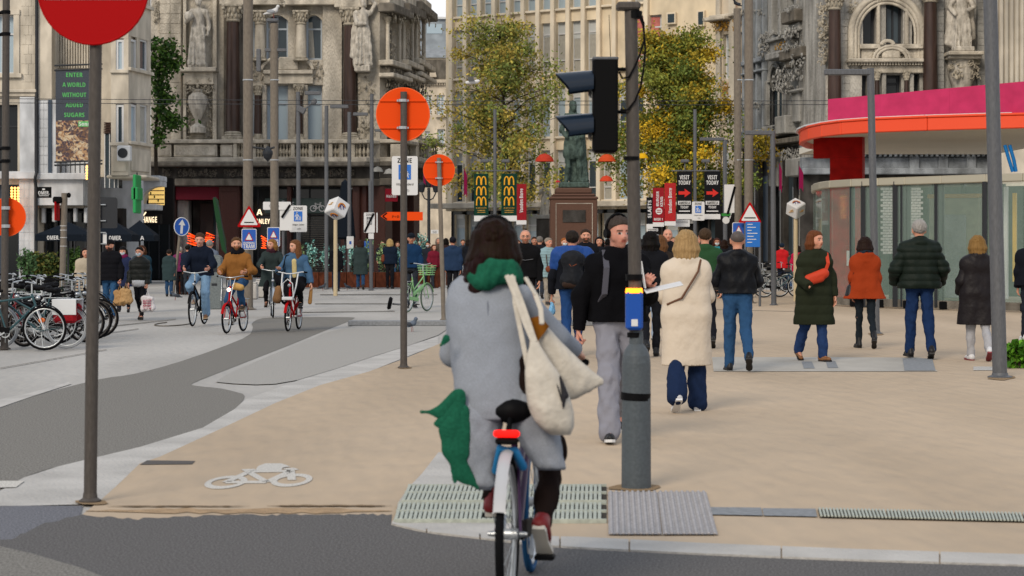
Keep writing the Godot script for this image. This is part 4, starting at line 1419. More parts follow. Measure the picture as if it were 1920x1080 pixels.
func build_left_block()->void:
	var fr:=frame(-60,78,300,78)
	var t:=thing("corner_building","cream stone building with bay windows, drainpipe and hanging banner bracket beside the ornate corner palace","building",Vector3(XM(100,78),0,-78))
	var h1:=hole(fr,-22,28,26,138)
	var h2:=hole(fr,-40,196,33,322)
	var h3:=hole(fr,-40,346,36,532)
	facade(t,fr,U(fr,-140),0,U(fr,69),22,[h1,h2,h3],M.cream,0.5,9.0)
	window(t,fr,h1,M.frame_white,M.pane_pale,2,2,0.25)
	window(t,fr,h2,M.frame_dark,M.pane_dark,3,2,0.35)
	window(t,fr,h3,M.frame_blue,M.pane_dark,2,2,0.4,0.12)
	for s in [[-30,20,-22,146],[26,20,37,146]]:fb(t,"window_surround",fr,s[0],s[1],s[2],s[3],0.0,0.07,M.cream,0.01)
	fb(t,"lintel",fr,-30,18,38,28,0.0,0.09,M.cream,0.01)
	fb(t,"sill",fr,-34,138,42,146,0.0,0.16,M.cream,0.01)
	fb(t,"cornice",fr,-140,168,70,174,0.0,0.22,M.cream,0.02)
	fb(t,"cornice",fr,-140,174,69,181,0.0,0.12,M.cream,0.01)
	fb(t,"shop_ledge",fr,-140,322,71,336,0.0,0.4,M.cream_shop,0.02)
	fb(t,"pilaster",fr,38,182,66,322,0.0,0.10,M.cream_shop,0.01)
	fb(t,"pilaster",fr,37,336,66,536,0.0,0.12,M.cream_shop,0.01)
	var rows:=[-6,12,30,48,66,84,102,120,140,154]
	for j in rows.size()-1:
		for i in 3:
			var x0:float=39.0+i*10.0+(5.0 if j % 2 else 0.0)
			if x0>66:continue
			fb(t,"stone_block",fr,x0,rows[j],minf(x0+9.7,68.5),rows[j+1]-0.4,0.0,0.012+0.006*((i+j) % 2),M.cream,0.004)
	for j in 12:
		for i in 3:fb(t,"marble_panel",fr,37.5+i*9.4,340+j*16.0,46.6+i*9.4,355.6+j*16.0,0.12,0.132+0.004*((i*3+j) % 3),M.cream_shop,0.003)
	var dp:=fm(t,fr)
	var u:=U(fr,70)
	dp.tube([Vector3(u,20,0.12),Vector3(u,YM(318,78),0.12),Vector3(u+0.1,YM(322,78),0.5),Vector3(u+0.02,YM(338,78),0.5),Vector3(u,YM(352,78),0.2),Vector3(u,0,0.2)],0.065,8)
	obj("drainpipe",dp,M.frame_dark,t)
	fb(t,"wall",fr,72,-420,97,187,-0.6,0.02,M.cream)
	fb(t,"wall",fr,72,187,106,325,-0.6,-0.02,M.cream_shop)
	for j in 8:
		fb(t,"marble_panel",fr,73,190+j*17.0,82,206+j*17.0,-0.02,0.0,M.cream_shop,0.003)
		fb(t,"marble_panel",fr,82.5,190+j*17.0,90,206+j*17.0,-0.02,0.004,M.cream_shop,0.003)
	fb(t,"jamb",fr,91,187,97,325,-0.02,0.06,M.frame_blue)
	fb(t,"wall",fr,97,-420,215,330,-2.2,-1.0,M.cream)
	for i in 14:fb(t,"rib",fr,98+i*5.0,-60,101+i*5.0,124,-1.0,-0.9,M.cream,0.01)
	for i in 6:fb(t,"shutter_slat",fr,106+i*9.0,286,113+i*9.0,328,-1.0,-0.86,M.frame_white,0.01)
	fb(t,"shop_ledge",fr,71,325,166,337,-1.0,0.35,M.cream_shop,0.02)
	fb(t,"ledge_face",fr,71,337,157,385,-1.0,0.1,M.cream_shop,0.01)
	fb(t,"soffit",fr,66,385,157,389,-1.0,0.0,M.stone_soot)
	fb(t,"back_wall",fr,150,200,232,540,-4.2,-3.6,M.cream_shop)
	fb(t,"shop_interior",fr,66,389,215,536,-2.4,-1.6,M.shop_inside)
	for i in 5:
		var wx:=72.0+i*27.0
		var ho:=hole(fr,wx,395,wx+24,530)
		window(t,fr,ho,M.frame_dark,M.pane_dark,1,2,1.2)
	for i in 5:fb(t,"awning_arm",fr,74+i*20.0,389,80+i*20.0,418-2*(i % 2),-0.6,-0.3,M.cream_shop,0.03)
	var dc:=fb(t,"display_case",fr,194,250,220,352,-1.0,-0.2,M.pane)
	for x in [194,203,212,219]:fb(t,"mullion",fr,x,250,x+1.6,352,-0.2,-0.16,M.frame_white,0.0,dc)
	for i in 7:fb(t,"louvre",fr,194-i*0.2,229+i*3.1,221-i*0.3,231+i*3.1,-1.0,-0.1,mk("louvre","4a3a34",0.7),0.01)
	var bf:=frame(208,77,241,77)
	var bs:=frame(241,77,283,79.4)
	for k in 3:
		var top:=[-60,74,196][k] as int
		var bot:=[10,133,270][k] as int
		for e in [[bf,217,232,208,241],[bs,246,257,241,283],[bs,263,277,241,283]]:
			var hh:=hole(e[0],e[1],top,e[2],bot)
			window(t,e[0],hh,M.frame_white,[M.pane,M.curtain,M.pane_pale][(k+int(e[1])) % 3],1,1,0.12,0.09)
	var rowsb:=[[-420,-62],[10,72],[134,195],[270,329]]
	for rw in rowsb:
		fb(t,"bay_panel",bf,208,rw[0],241,rw[1],-2.5,0.0,M.cream)
		fb(t,"bay_panel",bs,241.3,rw[0],283,rw[1],-0.1,0.0,M.cream)
		fb(t,"bay_sill",bf,207,rw[0]-3,241.5,rw[0]+3,0.0,0.12,M.cream,0.01)
		fb(t,"bay_sill",bs,240.5,rw[0]-3,284,rw[0]+3,0.0,0.12,M.cream,0.01)
	for e in [[bf,208,217],[bf,232,241],[bs,241,246],[bs,257,263],[bs,277,283]]:fb(t,"bay_post",e[0],e[1],-420,e[2],329,-0.3 if e[0]==bf else -0.1,-0.01,M.cream)
	for e in [[bf,211,237,280,322],[bs,245,279,280,322]]:fb(t,"bay_moulding",e[0],e[1],e[3],e[2],e[4],0.0,0.05,M.cream,0.03)
	var bb:=fm(t,fr)
	bb.span(Vector3(U(fr,208),YM(334,77),-2.0),Vector3(U(fr,283),YM(328,77),0.9),0.05)
	obj("bay_floor",bb,M.cream,t)
	var ac:=thing("air_conditioner","small white air conditioning box under the bay window","air conditioner",Vector3(XM(231,76.4),YM(302,76.4),-76.4))
	var am:=MB.new()
	am.span(Vector3(-0.25,0,-0.35),Vector3(0.28,0.62,0.0),0.03)
	obj("casing",am,M.frame_white,ac)
	var af:=MB.new()
	af.lathe([Vector2(0.2,0),Vector2(0.2,0.02),Vector2(0.0,0.02)],Vector3.ZERO,16)
	var ao:=obj("fan_grille",af,M.frame_dark,ac)
	ao.transform=Transform3D(Basis(Vector3.RIGHT,PI/2),Vector3(-0.02,0.32,0.002))
	var e:=thing("exchange_shop","currency exchange shop with white rounded canopy and glowing letters","shop",Vector3(XM(262,84),0,-84))
	var ef:=frame(205,84,305,84)
	fb(e,"interior",ef,205,330,305,528,-3.0,-2.6,M.shop_inside)
	fb(e,"side_wall",ef,205,320,222,528,-2.6,0.2,M.cream_shop)
	var cm:=fm(e,ef)
	var u0:=U(ef,220);var u1:=U(ef,303)
	var arcp:=PackedVector2Array([Vector2(u0,YM(334,84)),Vector2(u1,YM(340,84)),Vector2(u1,YM(349,84))])
	arcp.append_array(arc(u1-0.1,YM(384,84),(384-350)/F*84.0,PI/2,PI,8))
	arcp.append_array(PackedVector2Array([Vector2(U(ef,268),YM(393,84)),Vector2(u0,YM(392,84))]))
	cm.prism(arcp,-1.2,0.3)
	obj("canopy",cm,M.cream_shop,e)
	fb(e,"canopy_base",ef,220,383,296,394,-1.2,0.45,M.cream_shop,0.03)
	fb(e,"canopy_top",ef,218,330,304,340,-1.2,0.5,M.cream_shop,0.03)
	var lw:=fb(e,"lit_window",ef,274,350,303,384,-0.7,-0.6,glow("shop_glow","e8c070",0.55))
	for i in 4:
		fb(e,"shelf",ef,274,356+i*8,303,357.6+i*8,-0.6,-0.5,M.frame_dark,0.0,lw)
		if i<3:fb(e,"bottle",ef,277+i*7,359+i*7,279.5+i*7,364+i*7,-0.58,-0.5,M.leaf_green,0.02,lw)
	lettering("EXCHANGE",0.25,Vector3(XM(273.5,82.9),YM(412,82.9),-82.9)-e.position,M.letter_light,e,0.95)
	fb(e,"sign_board",ef,250,402,302,420,-0.3,0.2,M.shop_inside)
	fb(e,"rail",ef,250,443,300,446,-2.4,-2.3,M.stone_soot)
	fb(e,"front_glass",ef,222,420,303,524,-2.2,-2.16,M.pane_dark)
	for i in 5:fb(e,"mullion",ef,222+i*19.5,420,224+i*19.5,524,-2.16,-2.1,M.frame_dark)
	for p in [[1,256,402],[1,268,401]]:
		var lm:=fm(e,ef)
		lm.tube([Vector3(U(ef,p[1]),YM(408,84),0.25),Vector3(U(ef,p[1]+8),YM(398,84),0.3)],0.03,6)
		obj("tube_lamp",lm,M.letter_light,e)
	var g:=thing("pharmacy_cross","green pharmacy cross sign hanging under the bay window","sign",Vector3(XM(257,76),YM(400,76),-76))
	var gm:=MB.new()
	var gx:=6.0/F*76
	for s in [[-gx*0.5,0.0,gx*0.5,1.52],[-gx,0.52,gx,1.02]]:gm.span(Vector3(s[0],s[1],-0.55),Vector3(s[2],s[3],0.55),0.03)
	obj("cross",gm,mk("pharmacy","1f8a4a",0.5),g)
	var gr:=MB.new()
	gr.bar(Vector3(0,1.52,0),Vector3(0,1.62,0),0.05,0.05)
	obj("bracket",gr,M.frame_dark,g)
func build_corner_palace()->void:
	var D:=100.0
	var fr:=frame(285,D,705,D)
	var t:=thing("corner_palace","ornate sooty stone corner palace with statues, dark columns and long balustrade","building",Vector3(XM(500,D),0,-D))
	var sp:=M.stone_warm as Material
	var wins:=[]
	for x in [[462,487],[498,540],[573,604]]:
		wins.append(hole(fr,x[0],26,x[1],112))
		wins.append(hole(fr,x[0],160,x[1],266))
	facade(t,fr,U(fr,283),YM(345,D),U(fr,705),27,wins,sp,0.6,8.0)
	var fbmat:=mk("frame_bluewhite","a3adb8",0.5)
	for i in wins.size():
		var w:Array=wins[i]
		window(t,fr,w,fbmat,M.pane if i % 2==0 else M.pane_pale,2 if i<4 else 1,2,0.4,0.11)
		if i % 2==0:
			var am:=fm(t,fr)
			var pl:=PackedVector2Array([Vector2(w[0],w[3]+0.02),Vector2(w[0],w[3]-0.35)])
			for q in 9:pl.append(Vector2(lerpf(w[0],w[2],q/8.0),w[3]-0.35+sin(PI*q/8.0)*0.3))
			pl.append(Vector2(w[2],w[3]+0.02))
			am.prism(pl,-0.36,-0.02)
			obj("window_head",am,M.stone_pale,t)
			var cu:=fm(t,fr)
			for q in 5:cu.cyl(Vector3(w[0]+0.16+q*0.06,w[1]+0.1,-0.405),Vector3(w[0]+0.14+q*0.035,w[3]-0.4,-0.405),0.045,0.045,6)
			obj("curtain",cu,M.curtain,t)
	fb(t,"pier",fr,300,-300,341,268,0.0,0.18,M.stone_pale,0.02)
	for j in 16:for i in 2:fb(t,"stone_block",fr,301+i*20.0,-28+j*18.4,320+i*20.0,-10.4+j*18.4,0.18,0.2+0.008*((i*2+j) % 3),M.stone_pale,0.006)
	fb(t,"niche_jamb",fr,345,-300,351,268,0.0,0.3,M.stone_pale,0.02)
	fb(t,"niche_jamb",fr,400,-300,408,268,0.0,0.3,M.stone_pale,0.02)
	fb(t,"niche_head",fr,345,-30,408,-8,0.0,0.35,M.stone_pale,0.02)
	stone_figure(t,fr,375,127,-4,0.55,0,M.statue_stone)
	fb(t,"statue_plinth",fr,358,119,392,129,0.0,0.9,M.statue_stone,0.03)
	fb(t,"bracket_shelf",fr,342,129,410,137,0.0,1.0,M.stone_pale,0.03)
	fb(t,"bracket",fr,349,137,404,160,0.0,0.6,M.stone_pale,0.03)
	var um:=fm(t,fr)
	var ux:=U(fr,373)
	var uy:=YM(250,D)
	um.lathe([Vector2(0.0,uy),Vector2(0.42,uy),Vector2(0.42,uy+0.3),Vector2(0.16,uy+0.5),Vector2(0.14,uy+0.65),Vector2(0.42,uy+1.2),Vector2(0.52,uy+1.65),Vector2(0.5,uy+1.9),Vector2(0.28,uy+2.1),Vector2(0.34,uy+2.25),Vector2(0.0,uy+2.3)],Vector3(ux,0,0.32),16)
	obj("urn",um,M.statue_stone,t)
	carve(t,"garland",fr,350,150,402,178,0.3,0.65,46,0.10,M.stone_carved,11)
	carve(t,"garland",fr,385,165,404,262,0.05,0.3,60,0.08,M.stone_carved,12)
	carve(t,"garland",fr,348,165,360,262,0.05,0.3,40,0.08,M.stone_carved,13)
	carve(t,"mask_ornament",fr,290,4,300,40,0.0,0.3,26,0.09,M.stone_carved,14)
	fb(t,"pilaster",fr,420,-300,460,270,0.0,0.12,M.stone_soot,0.02)
	column(t,fr,440,25,44,248,12,266,0.6,M.column_dark,M.stone_carved)
	fb(t,"pier",fr,606,-300,642,270,0.0,0.25,M.stone_warm,0.02)
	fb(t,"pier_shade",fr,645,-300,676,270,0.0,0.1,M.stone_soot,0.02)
	column(t,fr,658,24,51,250,18,268,0.6,M.column_dark,M.stone_carved)
	fb(t,"entablature",fr,415,-30,700,12,0.0,0.7,M.stone_pale,0.03)
	fb(t,"entablature",fr,630,-20,690,18,0.0,1.0,M.stone_pale,0.03)
	for x in [489,566]:
		column(t,fr,x,19,48,108,22,116,0.35,M.stone_pale,M.stone_carved)
		column(t,fr,x-4,13,180,252,160,264,0.35,M.column_dark,M.stone_carved)
		fb(t,"pier",fr,x+4,160,x+12,268,0.0,0.3,M.stone_warm,0.02)
	fb(t,"spandrel",fr,462,113,612,160,0.0,0.14,M.stone_warm,0.02)
	var pm:=fm(t,fr)
	for s in [-1.0,1.0]:
		var pts:=[]
		for q in 9:
			var a:=0.15+q*0.13
			pts.append(Vector3(U(fr,540)+s*cos(a)*1.35,YM(136,D)+sin(a)*0.85,0.4))
		pm.tube(pts,0.09,6)
	obj("pediment",pm,M.stone_pale,t)
	fb(t,"pediment_base",fr,496,133,588,140,0.0,0.55,M.stone_pale,0.02)
	fb(t,"cartouche",fr,524,108,560,133,0.0,0.4,M.stone_pale,0.06)
	fb(t,"lintel",fr,496,140,588,158,0.0,0.35,M.stone_pale,0.02)
	carve(t,"scroll_ornament",fr,578,116,608,152,0.1,0.3,40,0.08,M.stone_carved,21)
	carve(t,"scroll_ornament",fr,466,116,496,152,0.1,0.3,40,0.08,M.stone_carved,22)
	carve(t,"keystone_mask",fr,522,0,538,14,0.4,0.8,16,0.09,M.stone_carved,23)
	var cf:=[frame(676,D,712,D-0.6),frame(712,D-0.6,742,D+2.2),frame(742,D+2.2,766,D+5.2),frame(766,D+5.2,788,D+9.5)]
	var lim:=[[676,712],[712,742],[742,766],[766,788]]
	for i in 4:
		var a:float=lim[i][0]
		var b:float=lim[i][1]
		fb(t,"tower_wall",cf[i],a,-420,b,345,-0.7 if i<3 else -4.0,0.0,M.stone_warm)
		if i>0:
			for x in [a+3,b-5]:column(t,cf[i],x,7.5,45,118,32,130,0.35,M.stone_pale,M.stone_carved,10)
			var hh:=hole(cf[i],a+8,55,b-9,118)
			var wm:=fm(t,cf[i])
			wm.span(Vector3(hh[0],hh[1],0.0),Vector3(hh[2],hh[3],0.03))
			obj("tower_window",wm,M.stone_soot,t)
			fb(t,"tower_ledge",cf[i],a-3,118,b+3,128,0.0,0.8,M.stone_pale,0.04)
			fb(t,"tower_parapet",cf[i],a,128,b,142,0.0,0.55,M.stone_soot,0.03)
			fb(t,"tower_ledge",cf[i],a-3,142,b+4,150,0.0,0.85,M.stone_pale,0.04)
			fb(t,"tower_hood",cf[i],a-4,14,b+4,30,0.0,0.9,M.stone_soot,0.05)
			fb(t,"tower_hood",cf[i],a-2,-4,b+2,14,0.0,0.6,M.stone_pale,0.05)
			carve(t,"tower_carving",cf[i],a,18,b,44,0.3,0.9,46,0.10,M.stone_carved,40+i)
			carve(t,"tower_carving",cf[i],a+5,50,b-5,128,0.05,0.4,60,0.08,M.stone_carved,50+i)
			carve(t,"tower_carving",cf[i],a,132,b,166,0.2,0.7,40,0.10,M.stone_carved,60+i)
			carve(t,"tower_bracket",cf[i],a+4,150,b-4,176,0.1,0.6,34,0.11,M.stone_soot,70+i)
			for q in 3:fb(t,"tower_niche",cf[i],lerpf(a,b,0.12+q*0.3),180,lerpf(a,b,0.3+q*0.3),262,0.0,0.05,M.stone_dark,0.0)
			column(t,cf[i],(a+b)*0.5,8,190,255,176,266,0.3,M.column_dark,M.stone_carved,10)
	stone_figure(t,fr,683,128,0,0.9,1,M.statue_stone,0.3)
	fb(t,"statue_plinth",fr,668,126,697,138,0.0,1.3,M.statue_stone,0.04)
	fb(t,"bracket",fr,672,138,694,268,0.0,0.5,M.stone_pale,0.04)
	carve(t,"garland",fr,672,145,704,262,0.3,0.7,80,0.10,M.stone_carved,31)
	var path:=[[fr,285,676],[cf[0],676,712],[cf[1],712,742],[cf[2],742,766],[cf[3],766,790]]
	for i in path.size():
		var f:Transform3D=path[i][0]
		var a:float=path[i][1]
		var b:float=path[i][2]
		fb(t,"balcony_rail",f,a-1,264,b+1,271,0.0,1.25,M.stone_pale,0.03)
		fb(t,"balcony_foot",f,a-1,297,b+1,306,0.0,1.3,M.stone_warm,0.03)
		fb(t,"cornice",f,a-1,306,b+1,314,0.0,1.5,M.stone_soot,0.05)
		fb(t,"frieze",f,a,314,b,336,0.0,0.75,M.stone_dark,0.02)
		fb(t,"architrave",f,a-1,336,b+1,349,0.0,0.95,M.stone_soot,0.03)
	for s in [[303,328],[333,413],[419,442]]:
		fb(t,"balcony_panel",fr,s[0],273,s[1],296,0.6,1.12,M.stone_pale,0.03)
		fb(t,"panel_field",fr,s[0]+3,276,s[1]-3,293,1.12,1.15,M.stone_warm,0.02)
	for s in [[306,328],[338,412],[424,470],[478,520],[530,600],[610,668]]:
		fb(t,"frieze_panel",fr,s[0],317,s[1],333,0.75,0.8,M.stone_dark,0.02)
		carve(t,"frieze_scroll",fr,s[0]+2,319,s[1]-2,331,0.8,0.84,int((s[1]-s[0])*0.7),0.07,M.stone_soot,int(s[0]))
	for x in [443,478,500,518,550,583,620,640,662]:fb(t,"baluster_pier",fr,x,271,x+7,297,0.6,1.15,M.stone_pale,0.02)
	for x in range(450,676,6):
		for q in [[fr,0.9]]:baluster(t,fr,x+2.0,0.9)
	for i in range(1,5):
		var f:Transform3D=path[i][0]
		var n:=5
		for q in n:baluster(t,f,lerpf(path[i][1],path[i][2],(q+0.5)/n),0.9)
		fb(t,"baluster_pier",f,path[i][1]-1,271,path[i][1]+4,297,0.6,1.15,M.stone_pale,0.02)
	for s in [[283,303],[303,330],[413,452],[540,548],[640,656],[662,676]]:
		fb(t,"granite_pier",fr,s[0],349,s[1],522,-0.4,0.5,M.granite_red,0.03)
		fb(t,"pier_panel",fr,s[0]+3,360,s[1]-3,505,0.5,0.53,M.granite_red,0.02)
	fb(t,"back_wall",fr,283,349,676,522,-5.0,-4.6,M.shop_inside)
	fb(t,"side_wall",fr,283,349,288,522,-4.6,-0.4,M.shop_inside)
	fb(t,"red_fascia",fr,331,350,414,375,-0.4,0.35,mk("awning_red","5e1f2a",0.8),0.02)
	for s in [[331,352],[404,416]]:fb(t,"door_pilaster",fr,s[0],375,s[1],518,-1.2,-0.2,M.stone_grey,0.03)
	fb(t,"door_reveal",fr,352,375,404,518,-1.7,-1.6,M.stone_dark)
	fb(t,"door_leaf",fr,366,380,392,518,-1.6,-1.5,mk("door_brown","4a4240",0.7),0.02)
	fb(t,"door_side_light",fr,392,380,403,518,-1.6,-1.5,M.pane)
	fb(t,"step",fr,325,516,420,522,-1.2,0.9,M.bluestone,0.02)
	for s in [[452,540],[548,640]]:
		var hh:=hole(fr,s[0],350,s[1],518)
		window(t,fr,hh,M.frame_dark,M.pane_dark,3,2,0.6,0.12)
	fb(t,"shop_sign_band",fr,497,372,640,400,-0.5,0.1,mk("band_green","475350",0.6),0.02)
	lettering("WIERDE",0.3,Vector3(XM(537,D-0.2),YM(384,D-0.2),-D+0.12)-t.position,M.white_sign,t,0.78)
	lettering("A",0.3,Vector3(XM(486,D-0.6),YM(398,D-0.6),-D+0.5)-t.position,M.letter_light,t,0.3)
	lettering("ANLEY",0.25,Vector3(XM(492,D-0.6),YM(415,D-0.6),-D+0.5)-t.position,M.letter_light,t,0.75)
	var bk:=MB.new()
	var c0:=Vector3(XM(596,D),YM(391,D),-D+0.12)-t.position
	for s in [-1.0,1.0]:
		var ring:=[]
		for q in 14:ring.append(c0+Vector3(s*0.23+cos(TAU*q/14)*0.15,sin(TAU*q/14)*0.15,0))
		bk.tube(ring,0.028,5,true)
	for l in [[-0.23,0,-0.12,0.22],[-0.12,0.22,0.14,0.22],[-0.12,0.2,0.0,0.0],[0,0,0.14,0.22],[-0.23,0,0,0],[0.23,0,0.12,0.3],[0.12,0.3,0.2,0.3],[-0.16,0.27,-0.06,0.27]]:
		bk.bar(c0+Vector3(l[0],l[1],0),c0+Vector3(l[2],l[3],0),0.04,0.03)
	obj("bicycle_emblem",bk,M.white_sign,t)
	for i in range(1,5):
		var f:Transform3D=path[i][0]
		var a:float=path[i][1]
		var b:float=path[i][2]
		fb(t,"granite_pier",f,a,349,a+(b-a)*0.45,522,-0.6,0.3,M.granite_red,0.03)
		fb(t,"shop_glass",f,a+(b-a)*0.45,349,b,522,-0.5,-0.4,M.pane_dark)
		fb(t,"window_bar",f,a+(b-a)*0.7,349,a+(b-a)*0.76,522,-0.4,-0.3,M.frame_white)
		fb(t,"stall_riser",f,a+(b-a)*0.45,500,b,522,-0.4,-0.1,M.granite_red,0.02)
	for k in 26:fb(t,"grille_bar",fr,566,405+k*4.2,612,406+k*4.2,-0.52,-0.48,M.stone_soot)
	for p in [[708,322],[730,326]]:
		var bm:=MB.new()
		var c:=W(p[0],p[1],D-2.0)-t.position
		bm.lathe([Vector2(0.0,0.28),Vector2(0.2,0.2),Vector2(0.3,0.0),Vector2(0.28,0.0),Vector2(0.0,0.1)],c,14)
		obj("globe_lamp",bm,M.stone_grey,t)
	lettering("Hairdis",0.15,W(734,368,98.0)-t.position+Vector3(0,0,0.1),M.white_sign,t,0.5)
	var hs:=MB.new()
	hs.box(W(734,366,98.0)-t.position,Vector3(0.64,0.66,0.08),0.01)
	obj("red_sign",hs,mk("hair_red","7a1424",0.6),t)
func baluster(t:Node3D,fr:Transform3D,px:float,out:float)->void:
	if not M.has("_baluster"):
		var b:=MB.new()
		b.lathe([Vector2(0.09,0),Vector2(0.09,0.06),Vector2(0.045,0.1),Vector2(0.1,0.26),Vector2(0.085,0.36),Vector2(0.04,0.52),Vector2(0.075,0.64),Vector2(0.08,0.72)],Vector3.ZERO,8)
		M["_baluster"]=b.mesh(M.stone_carved)
	var o:=MeshInstance3D.new()
	o.name=numbered("baluster",t)
	o.mesh=M["_baluster"]
	t.add_child(o,true)
	o.position=fr*Vector3(U(fr,px),V(fr,px,297),out)-t.position
func build_far_blocks()->void:
	var fr:=frame(835,125,1420,112.5)
	var t:=thing("office_building","tall cream office block of narrow fins and window strips behind the yellowing trees","building",Vector3(XM(1100,120),0,-120))
	var D:=125.0
	var du:=1.118
	var u0:=U(fr,862)
	var holes:=[]
	for i in 15:
		for k in range(-1,4):
			if i==10 and k<=0 or i==11 and k<=0:continue
			if i>12 and (k+i) % 2==0:continue
			var top:=YM(58+115*k,D)
			holes.append([u0+i*du-0.41,top-3.16,u0+i*du+0.41,top])
	facade(t,fr,U(fr,836),3.9,U(fr,1420),30,holes,M.office,0.35,8.0)
	for n in holes.size():
		var h:Array=holes[n]
		var o:=window(t,fr,h,M.frame_white,[M.pane_pale,M.pane,M.pane_pale,M.curtain][(n*7+n/5) % 4],1,1,0.28,0.05)
		var mb:=fm(t,fr)
		mb.box(Vector3((h[0]+h[2])*0.5,h[3]-0.72,-0.24),Vector3(0.8,0.09,0.07))
		obj("transom",mb,M.frame_white,o)
		mb=fm(t,fr)
		mb.box(Vector3((h[0]+h[2])*0.5,h[1]+0.78,-0.24),Vector3(0.8,0.07,0.07))
		obj("transom",mb,M.frame_white,o)
		var bl:=fm(t,fr)
		bl.box(Vector3((h[0]+h[2])*0.5,h[3]-0.36-0.1*(n % 3),-0.27),Vector3(0.72,0.62+0.2*(n % 3),0.015))
		obj("blind",bl,mk("blind","b4b8b8",0.8) if not M.has("blind") else M.blind,o)
	for i in 16:
		if i>13:continue
		var mb:=fm(t,fr)
		mb.span(Vector3(u0+(i-0.5)*du-0.15,3.9,0.0),Vector3(u0+(i-0.5)*du+0.15,30,0.3),0.03)
		obj("fin",mb,M.office_fin,t)
	for i in 15:
		for k in range(-1,4):
			if i>12:continue
			var top:=YM(58+115*k,D)
			var mb:=fm(t,fr)
			mb.span(Vector3(u0+i*du-0.40,top-3.3,0.0),Vector3(u0+i*du+0.40,top-3.16,0.22),0.02)
			obj("sill",mb,M.office_fin,t)
	for e in [[1253,24,1270,46],[1340,94,1350,116],[1310,20,1324,50]]:
		fb(t,"window_box",fr,e[0],e[1],e[2],e[3],0.0,0.25,M.office_fin,0.02)
		fb(t,"pane",fr,e[0]+3,e[1]+3,e[2]-2,e[3]-3,0.25,0.27,M.pane)
	fb(t,"ground_floor",fr,836,372,1420,490,-3.0,-0.6,M.shop_inside)
	fb(t,"shop_canopy",fr,832,378,1420,388,-0.6,1.6,M.stone_pale,0.03)
	for i in 26:
		fb(t,"shop_window",fr,842+i*22.0,392,861+i*22.0,484,-0.6,-0.5,[M.pane_dark,M.pane,M.shop_inside][i % 3])
		fb(t,"shop_post",fr,861+i*22.0,388,864+i*22.0,486,-0.6,-0.3,M.stone_dark)
	for i in 9:fb(t,"lit_shop_sign",fr,850+i*62.0,402+9*(i % 3),866+i*62.0,410+9*(i % 3),-0.3,-0.2,M.white_sign)
	var b:=thing("slogan_banner","tall faded pink banner with white slogan words on the office wall","banner",W(1213,175,117)+Vector3(0,0,1.0))
	var f2:=frame(1188,117.3,1240,116.4)
	fb(b,"cloth",f2,1189,33,1238,176,0.0,0.05,mk("banner_pink","c87b74",0.8,"soft",Vector3(0.4,0.4,0.4)))
	var words:=["NEGOTIATE.","CREATE.","REDEFINE.","THE","NAMED","ORDER."]
	for i in 6:
		var lo:=lettering(words[i],0.3,Vector3.ZERO,M.white_sign,b,[1.4,1.0,1.25,0.6,0.9,0.9][i])
		lo.transform=Transform3D(Basis(),-b.position)*f2*Transform3D(Basis.from_scale(lo.transform.basis.get_scale()),Vector3(U(f2,1212),V(f2,1212,76+i*15.5),0.06))
	var gr:=frame(778,165,845,165)
	var g:=thing("gap_house","pale gabled house with grey roof in the gap beside the office block","building",Vector3(XM(810,165),0,-165))
	var gh:=[hole(gr,819,178,834,216),hole(gr,820,242,834,275),hole(gr,798,178,810,216),hole(gr,797,246,806,270)]
	facade(g,gr,U(gr,770),0,U(gr,850),YM(108,165),gh,M.pale_wall,0.3,8)
	for h in gh:window(g,gr,h,M.frame_white,M.pane_pale,2,2,0.25,0.12)
	fb(g,"cornice",gr,770,150,850,156,0.0,0.4,M.pale_wall,0.03)
	for i in 9:fb(g,"dentil",gr,796+i*4.6,156,798+i*4.6,160,0.0,0.3,M.pale_wall)
	fb(g,"brick_band",gr,790,112,850,148,0.0,0.06,M.stone_soot)
	var gp:=fm(g,gr)
	gp.prism(PackedVector2Array([Vector2(U(gr,797),YM(145,165)),Vector2(U(gr,819),YM(145,165)),Vector2(U(gr,816),YM(131,165)),Vector2(U(gr,808),YM(122,165)),Vector2(U(gr,800),YM(131,165))]),0.06,0.5)
	obj("gable",gp,M.pale_wall,g)
	fb(g,"sill",gr,817,216,836,220,0.0,0.3,M.pale_wall)
	var rp:=fm(g,gr)
	rp.quad(Vector3(U(gr,770),YM(107,165),0.3),Vector3(U(gr,850),YM(107,165),0.3),Vector3(U(gr,850),YM(86,165),-3.0),Vector3(U(gr,770),YM(86,165),-3.0),Vector3(0,0.8,0.6))
	obj("roof",rp,M.roof_grey,g)
	var tg:=thing("grey_tower_block","bluish grey flat topped block rising over the gabled roof","building",Vector3(XM(812,185),0,-185))
	var tf:=frame(760,185,850,185)
	fb(tg,"wall",tf,750,32,850,300,-8.0,0.0,mk("grey_blue_wall","97a0a8",0.7,"soft",Vector3(0.1,0.1,0.1)))
	fb(tg,"window_band",tf,800,45,829,63,0.0,0.05,M.pane_pale)
	fb(tg,"parapet",tf,750,32,850,36,0.0,0.3,M.frame_white)
	var hr:=frame(1328,109,1424,106)
	var q:=thing("gilded_house","narrow pale house with gilded capitals and panels between office block and grey house","building",Vector3(XM(1375,107.5),0,-107.5))
	var qh:=[hole(hr,1356,64,1368,148),hole(hr,1358,184,1367,238),hole(hr,1386,60,1392,148),hole(hr,1386,184,1392,240),hole(hr,1356,262,1370,330)]
	facade(q,hr,U(hr,1344),0,U(hr,1430),24,qh,M.pale_wall,0.35,4.0)
	for h in qh:window(q,hr,h,M.frame_white,M.pane_pale,1,2,0.3,0.09)
	fb(q,"cornice",hr,1335,33,1376,40,0.0,0.8,M.stone_pale,0.04)
	fb(q,"cornice",hr,1340,27,1400,33,0.0,0.5,M.stone_pale,0.04)
